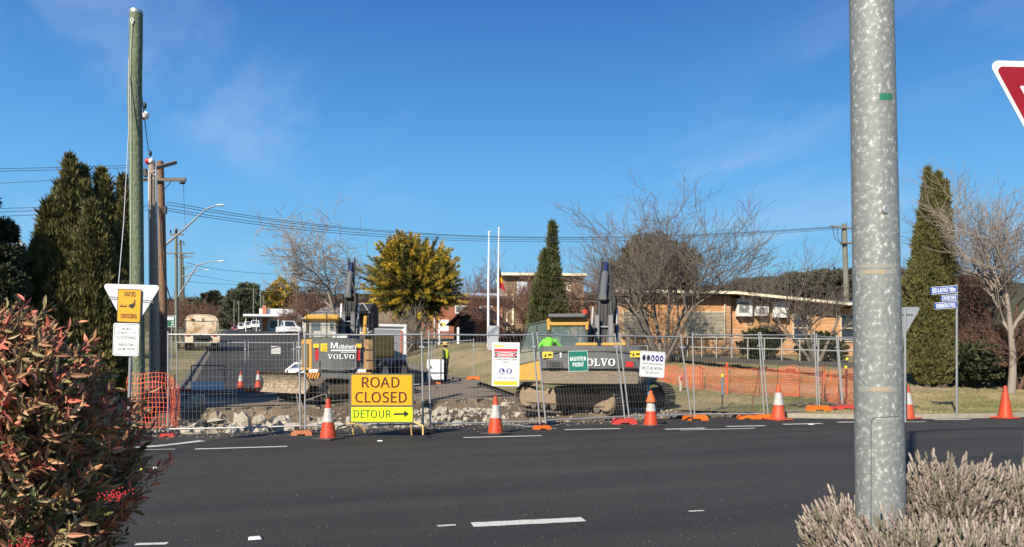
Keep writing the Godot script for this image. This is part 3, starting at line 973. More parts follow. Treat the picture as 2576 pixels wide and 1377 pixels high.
# ---------- foreground plants ----------
func leaf_mesh(l: float, w: float, fold: float) -> ArrayMesh:
	var b := MB.new()
	var prev := [Vector3.ZERO, Vector3.ZERO, Vector3.ZERO]
	for i in 5:
		var f := (i + 1) / 5.0
		var half := w * sin(PI * pow(f, 0.8)) if i < 4 else 0.0
		var y := l * f
		var z := -0.22 * l * f * f
		var now := [Vector3(-half, y, z + half * fold), Vector3(0, y, z), Vector3(half, y, z + half * fold)]
		if i == 0:
			b.tri(Vector3.ZERO, now[0], now[1])
			b.tri(Vector3.ZERO, now[1], now[2])
		elif i < 4:
			b.quad(prev[0], now[0], now[1], prev[1])
			b.quad(prev[1], now[1], now[2], prev[2])
		else:
			b.tri(prev[0], now[1], prev[1])
			b.tri(prev[1], now[1], prev[2])
		prev = now
	return b.mesh()
func make_nandina() -> void:
	var node := thing("nandina_bush", "red and green leafy bush filling the lower left corner", "bush", Vector3(-2.78, 0.12, -3.7))
	var meshes := [leaf_mesh(0.066, 0.009, 0.5), leaf_mesh(0.046, 0.007, 0.35), leaf_mesh(0.085, 0.0105, 0.6)]
	var young := [Color(0.512, 0.122, 0.079), Color(0.600, 0.207, 0.116), Color(0.464, 0.232, 0.104), Color(0.390, 0.104, 0.061)]
	var mid := [Color(0.329, 0.183, 0.079), Color(0.268, 0.159, 0.067), Color(0.268, 0.220, 0.091), Color(0.329, 0.146, 0.079), Color(0.207, 0.183, 0.067), Color(0.366, 0.268, 0.134)]
	var old := [Color(0.104, 0.122, 0.037), Color(0.085, 0.104, 0.034), Color(0.146, 0.152, 0.044), Color(0.171, 0.079, 0.049)]
	var where := [[], [], []]
	var cols := [PackedColorArray(), PackedColorArray(), PackedColorArray()]
	var stems := MB.new()
	var shown := []
	# outline of the bush: half-width at each height, as seen from the road
	var reach := func(y: float) -> float:
		return lin([[0.0, 0.72], [0.6, 0.82], [0.95, 0.88], [1.2, 0.86], [1.32, 0.74], [1.42, 0.64], [1.52, 0.52], [1.6, 0.4], [1.7, 0.2]], y)
	for i in 2500:
		# a spray: a twig with leaves along it
		var y := pow(rng.randf(), 0.6) * 1.6 + 0.05
		var a := rng.randf() * TAU
		var rr: float = reach.call(y) * (0.45 + 0.55 * sqrt(rng.randf()))
		var shape := 0.86 + 0.3 * lump.get_noise_3d(cos(a) * 40, y * 60, sin(a) * 40)
		var c := Vector3(cos(a) * rr * shape, y, sin(a) * rr * shape * 0.9)
		var out := Vector3(cos(a), 0, sin(a))
		var d := (out * rng.randf_range(0.35, 1.0) + Vector3.UP * rng.randf_range(0.35, 1.1) + Vector3(rng.randfn(), rng.randfn(), rng.randfn()) * 0.18).normalized()
		var l := rng.randf_range(0.12, 0.24)
		var shoot := i % 9 == 0 and y > 0.7                       # long young shoots stand out of the outline
		if shoot:
			c += d * rng.randf_range(0.02, 0.1)
			l *= 1.35
		var tone := rng.randf()
		var upper := shoot or y > 1.0 and rng.randf() < 0.75 or rng.randf() < 0.28      # new growth is red, mostly on the top shoots
		stems.tube([c - d * l * 0.6, c + d * l * 0.25, c + (d + Vector3.UP * 0.12).normalized() * l], [0.0022, 0.0016, 0.001], 3, false)
		var count := rng.randi_range(11, 17)
		for j in count:
			var f := float(j) / count
			var p := c + d * l * (f * 1.25 - 0.3)
			var spin := j * 2.4 + rng.randf()
			var side := d.cross(Vector3(cos(spin), 0.2, sin(spin))).normalized()
			var g := (d * rng.randf_range(0.55, 1.1) + side * rng.randf_range(0.5, 1.0) + Vector3.UP * 0.1).normalized()
			var col: Color
			if upper and f > 0.35:
				col = pick(young if tone < 0.45 else mid)
			elif tone < 0.6:
				col = pick(mid)
			else:
				col = pick(old)
			var k := rng.randi() % 3
			var tr := Transform3D(aim(g, rng.randf_range(0.7, 1.2), rng.randf() * TAU), p)
			if p.z > 0.2 and p.x > -0.2 and rr > 0.6 and shown.size() < 300 and rng.randf() < 0.2:
				shown.append([k, tr, col])
			else:
				where[k].append(tr)
				cols[k].append(col)
	for k in 3:
		copies("foliage", meshes[k], where[k], cols[k], leafmat("nandina_leaf", 0.6, Color(0.25, 0.1, 0.04)), node)
	var leaf_mats := []
	for c: Color in young + mid + old:
		leaf_mats.append([c, mat("nandina_%d" % leaf_mats.size(), Vector3(c.r, c.g, c.b), 0.6)])
	for q in shown:
		var best := 0
		for i in leaf_mats.size():
			var e: Color = leaf_mats[i][0]
			var w: Color = leaf_mats[best][0]
			var c: Color = q[2]
			if absf(e.r - c.r) + absf(e.g - c.g) + absf(e.b - c.b) < absf(w.r - c.r) + absf(w.g - c.g) + absf(w.b - c.b):
				best = i
		put_mesh("leaf", meshes[q[0]], leaf_mats[best][1], node, q[1])
	# long canes
	for i in 26:
		var a := rng.randf() * TAU
		var r := rng.randf_range(0.05, 0.6)
		var top := Vector3(cos(a) * r, rng.randf_range(1.0, 1.6), sin(a) * r)
		stems.tube([Vector3(cos(a) * r * 0.4, -0.05, sin(a) * r * 0.4), Vector3(cos(a) * r * 0.75, 0.6, sin(a) * r * 0.75), top], [0.008, 0.006, 0.003], 5, false)
	put("stem", stems, mat("nandina_cane", Vector3(0.14, 0.075, 0.055), 0.8), node)
	var core := MB.new()
	for i in 260:
		var a := rng.randf() * TAU
		var y := rng.randf_range(0.0, 1.3)
		var r: float = reach.call(y) * rng.randf_range(0.1, 0.75)
		var p := Vector3(cos(a) * r, y, sin(a) * r * 0.9)
		core.tube([p, p + Vector3(rng.randfn() * 0.1, 0.25, rng.randfn() * 0.1)], [0.004, 0.002], 3, false)
	put("inner_twigs", core, mat("nandina_cane"), node)
	# berries
	for q in [[300, 1243, 3.22], [62, 1366, 2.95], [278, 1250, 3.2]]:
		var b := MB.new()
		var c := W(q[0], q[1], q[2]) - node.position
		for i in 34:
			b.ball(c + Vector3(rng.randfn() * 0.022, rng.randfn() * 0.012, rng.randfn() * 0.02), Vector3.ONE * 0.0042, 4, 6)
		put("berry_cluster", b, mat("berry", Vector3(0.45, 0.02, 0.02), 0.25), node)

func make_lavender() -> void:
	# a stem with small leaves and a grey flower head
	var kinds := []
	for k in 3:
		var b := MB.new()
		b.tube([Vector3.ZERO, Vector3(0.004, 0.06, 0), Vector3(0.002, 0.12, 0.003)], [0.0016, 0.0014, 0.0012], 4, false)
		for i in 14:
			var y := 0.012 + i * 0.0072
			var a := i * 1.9 + k
			var d := Vector3(cos(a), 1.5, sin(a)).normalized()
			var side := d.cross(Vector3(-sin(a), 0, cos(a))).normalized() * 0.003
			var p := Vector3(0.003, y, 0)
			var l := 0.024 - 0.0006 * i
			b.tri(p - side, p + d * l, p + side)
			b.tri(p - side * 0.2 + d * 0.002, p + d * l * 0.9 + Vector3(0, 0, 0.002), p + side.rotated(d, PI / 2.0))
		if k < 2:
			b.lathe([Vector2(0.0, 0.116), Vector2(0.0045, 0.121), Vector2(0.0052, 0.128), Vector2(0.0042, 0.138), Vector2(0.0048, 0.143), Vector2(0.0028, 0.152), Vector2(0.0, 0.157)], 6)
		kinds.append(b.mesh())
	var tones := [Color(0.29, 0.235, 0.19), Color(0.35, 0.285, 0.235), Color(0.22, 0.19, 0.145), Color(0.26, 0.195, 0.165), Color(0.17, 0.155, 0.105)]
	for q in [[2395, 1195, 3.75, 0.3, "large dry grey-brown lavender bush right of the steel pole", 2600], [2158, 1300, 3.75, 0.18, "low grey-brown lavender bush left of the steel pole", 1900], [2590, 1215, 3.6, 0.24, "lavender bush cut by the right edge of the view", 1500], [2310, 1352, 3.25, 0.28, "lower lavender bush in front of the steel pole", 1700], [2500, 1350, 3.2, 0.28, "nearest lavender bush in the lower right corner", 1700]]:
		var top := W(q[0], q[1], q[2])
		var r: float = q[3]
		var node := thing("lavender_bush", q[4], "bush", Vector3(top.x, 0.12, top.z), 0.0, "lavender bushes by the pole")
		var hgt := top.y - 0.12 - 0.13
		var where := [[], [], []]
		var cols := [PackedColorArray(), PackedColorArray(), PackedColorArray()]
		for i in int(q[5] * 0.72):
			var a := rng.randf() * TAU
			var u := sqrt(rng.randf())
			var dome := sqrt(maxf(0.0, 1.0 - u * u * 0.92))
			var depth := 1.0 - 0.45 * pow(rng.randf(), 2.0)
			var p := Vector3(cos(a) * u * r, hgt - r * 0.95 + r * 0.95 * dome * depth + 0.13 * lump.get_noise_2d(cos(a) * u * 500, sin(a) * u * 500), sin(a) * u * r)
			var d := Vector3(cos(a) * u * 0.75, 1.0, sin(a) * u * 0.75) + Vector3(rng.randfn(), 0, rng.randfn()) * 0.12
			var k := 0 if rng.randf() < 0.35 else (1 if rng.randf() < 0.4 else 2)
			where[k].append(Transform3D(aim(d, rng.randf_range(0.95, 1.5), rng.randf() * TAU), p))
			cols[k].append(pick(tones))
		for k in 3:
			copies("foliage", kinds[k], where[k], cols[k], leafmat("lavender_leaf", 0.8), node)
		var st := MB.new()
		for i in 60:
			var a := rng.randf() * TAU
			var u := sqrt(rng.randf())
			st.tube([Vector3(cos(a) * 0.05, -0.05, sin(a) * 0.05), Vector3(cos(a) * u * r * 0.6, hgt * 0.5, sin(a) * u * r * 0.6), Vector3(cos(a) * u * r, hgt - r * 0.9 + r * 0.9 * sqrt(1.0 - u * u * 0.9), sin(a) * u * r)], [0.006, 0.004, 0.002], 4, false)
		put("stem", st, mat("lavender_stem", Vector3(0.13, 0.1, 0.075), 0.9), node)

func make_grass() -> void:
	var b := MB.new()
	for i in 7:
		var a := TAU * i / 7.0
		var d := Vector3(cos(a) * 0.5, 1.0, sin(a) * 0.5).normalized()
		var p := Vector3(cos(a), 0, sin(a)) * 0.02
		var side := Vector3(-sin(a), 0, cos(a)) * 0.004
		b.tri(p - side, p + d * (0.05 + 0.012 * (i % 3)), p + side)
	var blade := b.mesh()
	var patch := FastNoiseLite.new()
	patch.seed = 5
	patch.frequency = 0.35
	patch.fractal_octaves = 4
	var wide := FastNoiseLite.new()
	wide.seed = 8
	wide.frequency = 0.06
	wide.fractal_octaves = 3
	for zone in [["grass", "short winter grass on the verge beside the kerb and below the walkway", 52000, 1], ["grass", "short winter grass on the left verge by the poles", 12000, -1]]:
		var where := []
		var cols := PackedColorArray()
		while where.size() < zone[2]:
			var t: float = 15.4 + pow(rng.randf(), 1.7) * (26.0 if zone[3] > 0 else 40.0)
			var s: float = kerb_right(t) + 0.3 + rng.randf() * 22.0 if zone[3] > 0 else kerb_left(maxf(t, 15.7)) - 0.3 - rng.randf() * 6.0
			if zone[3] > 0 and t < 20.0 and s < 14.0:
				continue
			var p := ST(s, t, GH(s, t) - 0.015)
			where.append(Transform3D(aim(Vector3(rng.randfn() * 0.3, 1, rng.randfn() * 0.3), rng.randf_range(0.5, 1.2), rng.randf() * TAU), p))
			cols.append(grass_color(s, t, patch, wide) * rng.randf_range(0.7, 1.35))
		var o := copies(zone[0], blade, where, cols, leafmat("grass_blade", 0.8), self)
		tag(o, zone[1], "grass")
# ---------- poles and wires ----------
func pole_at(called: String, label: String, category: String, bx: float, depth: float, group := "") -> Node3D:
	return thing(called, label, category, G(bx, depth), 0.0, group)
func make_poles() -> void:
	var galv := mat("galvanised", Vector3(0.42, 0.43, 0.43), 0.45, 0.55, noise_tex("grime", 0.02, 5, 0.8, 1.0), 2.0)
	var white := mat("white_plastic", Vector3(0.8, 0.8, 0.78), 0.4)
	var red := mat("red_plastic", Vector3(0.55, 0.02, 0.02), 0.35)
	var dark := mat("dark_steel", Vector3(0.035, 0.035, 0.038), 0.55, 0.3)
	var porcelain := mat("porcelain", Vector3(0.6, 0.6, 0.58), 0.2)
	# green treated pole
	var z := 16.6
	var n := pole_at("stay_pole", "tall green-tinted timber pole behind the duck crossing sign", "pole", 345, z)
	var o := n.position
	var green := mat("green_timber", Vector3(1, 1, 1), 0.9, 0.0, ramp_tex("green_timber", 0.012, 5, [[0.0, 0.06, 0.085, 0.045], [0.4, 0.13, 0.165, 0.095], [0.65, 0.17, 0.2, 0.12], [0.85, 0.26, 0.27, 0.18], [1.0, 0.36, 0.35, 0.26]]), 0.5, noise_tex("wood_bump", 0.03, 4, 0, 1, FastNoiseLite.TYPE_SIMPLEX_SMOOTH, 512, 8.0), 0.8)
	green.uv1_scale = Vector3(2.2, 0.55, 2.2)
	var b := MB.new()
	var pts := []
	var rad := []
	for q in [[347, 1078, 16.5], [346, 1000, 16.5], [345, 880, 16.5], [344, 760, 16.2], [343, 620, 16.2], [342, 520, 16.4], [341, 430, 16.0], [340, 350, 16.6], [338, 280, 16.8], [337.5, 230, 17.2], [339, 170, 16.2], [341, 110, 15.6], [341, 60, 15.6], [341.5, 34, 15.4]]:
		pts.append(W(q[0], q[1], z) - o)
		rad.append(q[2] / F * z)
	pts[0].y = -0.3
	b.tube(pts, rad, 16)
	put("pole", b, green, n)
	b = MB.new()
	b.cyl(W(341.5, 35, z) - o, W(341.5, 27, z) - o, 0.14, 16)
	put("cap", b, mat("zinc", Vector3(0.5, 0.5, 0.5), 0.4, 0.7), n)
	b = MB.new()
	var fr := Vector3(0, 0, 0.16)
	b.tube([W(342, 60, z) - o + fr, W(340, 72, z) - o + fr, W(336, 140, z) - o + fr, W(338, 300, z) - o + fr, W(337, 560, z) - o + fr, W(335, 760, z) - o + fr, W(340, 1060, z) - o + fr], 0.007, 5)
	put("conduit", b, mat("pale_cable", Vector3(0.5, 0.6, 0.5), 0.6), n)
	b = MB.new()
	b.tube([W(337, 58, z) - o + fr, W(340, 70, z) - o + fr, W(344, 58, z) - o + fr, W(340, 53, z) - o + fr, W(337, 58, z) - o + fr], 0.012, 6)
	put("eye_bolt", b, white, n)
	var stay := thing("stay_rope", "pale rope hanging from the green pole past the duck sign", "rope", W(332, 155, z) + fr)
	b = MB.new()
	b.tube([Vector3.ZERO, W(323, 320, z - 0.3) - stay.position, W(310, 560, z - 1.0) - stay.position, W(296, 728, z - 2.6) - stay.position], 0.008, 5)
	put("strand", b, mat("pale_rope", Vector3(0.5, 0.5, 0.55), 0.7), stay)
	# grey pole, brown pole
	z = 24.0
	n = pole_at("utility_pole", "weathered grey timber pole next to the green pole", "pole", 388, z, "utility poles along the side street")
	o = n.position
	var grey := mat("grey_timber", Vector3(1, 1, 1), 0.92, 0.0, ramp_tex("grey_timber", 0.012, 5, [[0.0, 0.14, 0.115, 0.09], [0.5, 0.33, 0.27, 0.21], [1.0, 0.48, 0.41, 0.33]]), 1.0)
	grey.uv1_scale = Vector3(3, 0.5, 3)
	b = MB.new()
	b.tube([W(388, 1030, z) - o - Vector3(0, 0.2, 0), W(387, 800, z) - o, W(384, 560, z) - o, W(382, 408, z) - o], [0.15, 0.145, 0.13, 0.115], 12)
	put("pole", b, grey, n)
	b = MB.new()
	b.tube([W(376, 1000, z - 0.2) - o, W(374, 560, z - 0.2) - o, W(373, 430, z - 0.2) - o], 0.02, 6)
	b.tube([W(392, 560, z - 0.2) - o, W(391, 410, z - 0.2) - o], 0.012, 5)
	put("conduit", b, mat("white_conduit", Vector3(0.62, 0.6, 0.57), 0.6), n)
	b = MB.new()
	b.bbox(W(365, 435, z) - o, Vector3(0.13, 0.26, 0.1), 0.02, Basis(Vector3.BACK, 0.2))
	b.cyl(W(372, 452, z) - o, W(360, 450, z) - o, 0.03, 8)
	put("fuse_box", b, dark, n)
	b = MB.new()
	for y: float in [430, 440, 450, 530]:
		b.ball(W(384 + fmod(y, 7.0), y, z - 0.14) - o, Vector3(0.035, 0.03, 0.035), 5, 8)
	put("insulator", b, porcelain, n)
	z = 29.0
	n = pole_at("utility_pole", "brown timber power pole with a cross-arm and street light", "pole", 410, z, "utility poles along the side street")
	o = n.position
	var brown := mat("brown_timber", Vector3(1, 1, 1), 0.92, 0.0, ramp_tex("brown_timber", 0.012, 5, [[0.0, 0.06, 0.035, 0.022], [0.5, 0.2, 0.115, 0.07], [1.0, 0.34, 0.22, 0.14]]), 1.0)
	brown.uv1_scale = Vector3(3, 0.45, 3)
	b = MB.new()
	b.tube([W(411, 975, z) - o - Vector3(0, 0.3, 0), W(409, 760, z) - o, W(406, 560, z) - o, W(402, 406, z) - o], [0.155, 0.15, 0.135, 0.12], 12)
	put("pole", b, brown, n)
	var arm := mat("arm_timber", Vector3(0.16, 0.13, 0.1), 0.9)
	b = MB.new()
	b.box(W(412, 452, z - 0.2) - o, Vector3(1.66, 0.11, 0.1))
	put("cross_arm", b, arm, n)
	b = MB.new()
	b.box(W(416, 416, z) - o, Vector3(0.1, 0.12, 1.3), Basis(Vector3.RIGHT, 0.42) * Basis(Vector3.UP, -0.2))
	put("cross_arm", b, arm, n)
	b = MB.new()
	b.tube([W(404, 478, z - 0.2) - o, W(408, 482, z - 0.2) - o, W(430, 456, z - 0.25) - o], 0.018, 5)
	b.ball(W(458, 460, z - 0.2) - o, Vector3(0.13, 0.06, 0.08), 5, 8)
	put("brace", b, dark, n)
	b = MB.new()
	b.bbox(W(415, 528, z - 0.2) - o, Vector3(0.11, 0.3, 0.1), 0.02)
	b.tube([W(398, 520, z - 0.2) - o, W(403, 560, z - 0.2) - o, W(404, 610, z - 0.2) - o, W(412, 700, z - 0.2) - o, W(430, 760, z) - o], 0.025, 5)
	put("fuse_box", b, dark, n)
	street_light(n, [W(413, 618, z) - o, W(470, 570, z) - o, W(517, 526, z) - o, W(545, 517, z) - o], 0.035, 0.34)
	# stay wire with two red and white markers
	var wire := thing("stay_wire", "dark stay wire running from the green pole down to the grey pole", "wire", W(345, 150, 16.6))
	b = MB.new()
	var w0 := wire.position
	b.tube([Vector3(0, 0, 0.0), W(357, 255, 18.5) - w0, W(371, 370, 22.5) - w0, W(381, 412, 23.9) - w0], 0.012, 5)
	b.ball(W(363, 266, 19.2) - w0, Vector3(0.05, 0.09, 0.05), 5, 7)
	b.ball(W(377, 386, 22.6) - w0, Vector3(0.05, 0.09, 0.05), 5, 7)
	put("strand", b, dark, wire)
	for q in [[364, 291, 19.5, "upper red and white wire marker beside the green pole"], [378, 406, 23.2, "lower red and white wire marker on top of the grey pole"]]:
		n = thing("wire_marker", q[3], "marker", W(q[0], q[1], q[2]), 0.0, "red and white markers on the stay wire")
		b = MB.new()
		b.ball(Vector3(-0.07, 0, 0), Vector3(0.11, 0.1, 0.1), 8, 12)
		put("red_half", b, red, n)
		b = MB.new()
		b.ball(Vector3(0.03, 0, 0.025), Vector3(0.085, 0.1, 0.1), 8, 12)
		put("white_half", b, white, n)
		b = MB.new()
		b.tube([Vector3(-0.02, -0.115, 0), Vector3(-0.02, 0.0, 0.11), Vector3(-0.02, 0.15, 0)], 0.012, 5)
		put("clamp", b, dark, n)
	# receding line of poles
	var pale := mat("pale_timber", Vector3(0.3, 0.31, 0.24), 0.9, 0.0, noise_tex("grime3", 0.05, 4, 0.5, 1.0), 0.8)
	var list := [[443, 57.0, 575, 4.6, true, 547, "first pale street pole beyond the brown one with three insulators"], [454, 84.0, 604, 3.6, true, 515, "second pale street pole beyond the brown one"], [459, 112.0, 640, 3.0, false, 0, "third pale street pole down the street"], [462, 145.0, 672, 2.6, false, 0, "fourth pale street pole down the street"]]
	for q in list:
		z = q[1]
		n = pole_at("utility_pole", q[6], "pole", q[0], z, "utility poles along the side street")
		o = n.position
		b = MB.new()
		b.tube([Vector3(0, -0.3, 0), W(q[0] - 1, q[2], z) - o], [q[3] / F * z, q[3] / F * z * 0.75], 9)
		put("pole", b, pale, n)
		b = MB.new()
		var top: Vector3 = W(q[0], q[2], z) - o
		b.box(top + Vector3(0.1, -0.5, 0.15), Vector3(1.0, 0.1, 0.1))
		b.box(top + Vector3(0.3, -1.9, 0.15), Vector3(2.2, 0.09, 0.09))
		put("cross_arm", b, arm, n)
		for i in 3:
			b = MB.new()
			b.lathe([Vector2(0.02, 0), Vector2(0.06, 0.08), Vector2(0.04, 0.12), Vector2(0.07, 0.2), Vector2(0.03, 0.3), Vector2(0, 0.32)], 8, top + Vector3((i - 1) * 0.38, -0.42, 0.15))
			put("insulator", b, dark, n)
		if q[4]:
			street_light(n, [Vector3(0, (HORIZON - 700) / F * z - 2.0, 0) + Vector3(0, 0, 0), W(q[0] + 52, 668 + (z - 57) * 0.4, z) - o, W(q[5] - 22, 659 + (z - 57) * 0.75, z) - o, W(q[5], 658 + (z - 57) * 0.8, z) - o], 0.05, 0.6)
	for q in [[637, 170.0, 725, "far thin pole at the bend of the street"], [655, 150.0, 735, "far pole just right of the bend pole"], [663, 158.0, 742, "far brown pole by the white building awning"], [745, 120.0, 708, "far pole right of the white building"], [588, 185.0, 755, "far short pole left of the big pine base"], [600, 190.0, 757, "second far short pole by the big pine"]]:
		n = pole_at("utility_pole", q[3], "pole", q[0], q[1], "utility poles along the side street")
		b = MB.new()
		b.tube([Vector3(0, -0.3, 0), W(q[0], q[2], q[1]) - n.position], [0.17, 0.12], 8)
		put("pole", b, pale, n)
		b = MB.new()
		b.box(W(q[0], q[2] + 3.0, q[1]) - n.position, Vector3(1.6, 0.1, 0.1), Basis(Vector3.UP, 0.6))
		put("cross_arm", b, arm, n)
	# pole on the right, by the hall
	z = 47.0
	n = pole_at("utility_pole", "grey power pole right of the hall with a cross-arm", "pole", 2134, z)
	o = n.position
	b = MB.new()
	b.tube([Vector3(0, -0.3, 0), W(2124, 563, z) - o], [0.19, 0.14], 10)
	put("pole", b, pale, n)
	b = MB.new()
	b.box(W(2122, 573, z - 0.2) - o, Vector3(1.6, 0.1, 0.1), Basis(Vector3.FORWARD, 0.12))
	b.box(W(2130, 612, z - 0.2) - o, Vector3(0.7, 0.08, 0.3))
	put("cross_arm", b, arm, n)
	b = MB.new()
	for i in 3:
		b.tube([W(2095 + i * 12, 575, z) - o, W(2100 + i * 8, 600, z) - o, W(2120, 618, z) - o], 0.02, 4)
	put("loose_wire", b, dark, n)
	# overhead wires
	var lines := [
		["uppermost of the four wires crossing the sky to the right pole", [418, 508, 29.0], [1280, 596, 40.0], [2098, 570, 47.0], 0.016],
		["second of the four wires crossing the sky to the right pole", [418, 515, 29.0], [1280, 598, 40.0], [2104, 572, 47.0], 0.016],
		["third of the four wires crossing the sky to the right pole", [418, 524, 29.0], [1280, 603, 40.0], [2112, 573, 47.0], 0.016],
		["lowest of the four wires crossing the sky to the right pole", [418, 530, 29.0], [1280, 608, 40.0], [2120, 576, 47.0], 0.016],
		["uppermost wire leaving the frame left of the cypresses", [395, 414, 29.0], [200, 420, 27.0], [-60, 426, 25.0], 0.012],
		["lower paired wire leaving the frame left of the cypresses", [395, 419, 29.0], [200, 426, 27.0], [-60, 432, 25.0], 0.012],
		["single wire sloping down to the left of the cypresses", [395, 440, 29.0], [200, 450, 27.0], [-60, 465, 25.0], 0.01],
		["top wire of the low bundle at the left edge", [400, 515, 29.0], [150, 521, 27.0], [-60, 526, 25.0], 0.012],
		["middle wire of the low bundle at the left edge", [400, 520, 29.0], [150, 528, 27.0], [-60, 536, 25.0], 0.012],
		["bottom wire of the low bundle at the left edge", [400, 528, 29.0], [150, 538, 27.0], [-60, 548, 25.0], 0.012],
		["wire from the cross-arm end down to the far pole", [461, 460, 29.0], [463, 530, 42.0], [468, 590, 57.0], 0.012],
		["long sagging wire over the tanker to the bare tree", [470, 661, 57.0], [600, 684, 80.0], [760, 692, 100.0], 0.025],
		["second sagging wire lower over the tanker", [476, 690, 84.0], [560, 704, 110.0], [650, 718, 150.0], 0.03],
		["third faint wire over the far street", [470, 708, 84.0], [600, 716, 120.0], [745, 712, 120.0], 0.03],
		["faint wire between far poles and bare tree", [655, 737, 150.0], [700, 720, 135.0], [770, 700, 105.0], 0.03],
		["upper wire right of the steel pole", [2140, 571, 47.0], [2300, 600, 44.0], [2640, 642, 40.0], 0.014],
		["middle wire right of the steel pole", [2140, 577, 47.0], [2300, 609, 44.0], [2640, 655, 40.0], 0.014],
		["lower wire right of the steel pole", [2140, 583, 47.0], [2300, 617, 44.0], [2640, 668, 40.0], 0.014]]
	for q in lines:
		var a := W(q[1][0], q[1][1], q[1][2])
		var m := W(q[2][0], q[2][1], q[2][2])
		var e := W(q[3][0], q[3][1], q[3][2])
		n = thing("power_line", q[0], "wire", a, 0.0, "overhead wires")
		b = MB.new()
		pts = []
		for i in 21:
			var f := i / 20.0
			var fm := 0.5
			# curve through the three points
			var l0 := (f - fm) * (f - 1.0) / (fm)
			var l1 := f * (f - 1.0) / (fm * (fm - 1.0))
			var l2 := f * (f - fm) / (1.0 - fm)
			pts.append(a * (l0 / 1.0) + m * l1 + e * l2 - a)
		b.tube(pts, q[4] * 0.75, 4)
		put("strand", b, mat("wire_dark", Vector3(0.05, 0.055, 0.065), 0.6), n)

func street_light(n: Node3D, pts: Array, r: float, length: float) -> void:
	var b := MB.new()
	b.tube(pts, [r * 1.3, r, r * 0.8, r * 0.7], 7)
	b.ball(pts[0], Vector3.ONE * r * 2.2, 5, 7)
	put("lamp_arm", b, mat("lamp_arm_grey", Vector3(0.3, 0.3, 0.3), 0.6, 0.3), n)
	b = MB.new()
	var p: Vector3 = pts[3]
	b.ball(p + Vector3(length * 0.4, 0.01, 0), Vector3(length * 0.55, length * 0.11, length * 0.2), 6, 10)
	put("lamp_head", b, mat("lamp_head_pale", Vector3(0.65, 0.66, 0.66), 0.35), n)

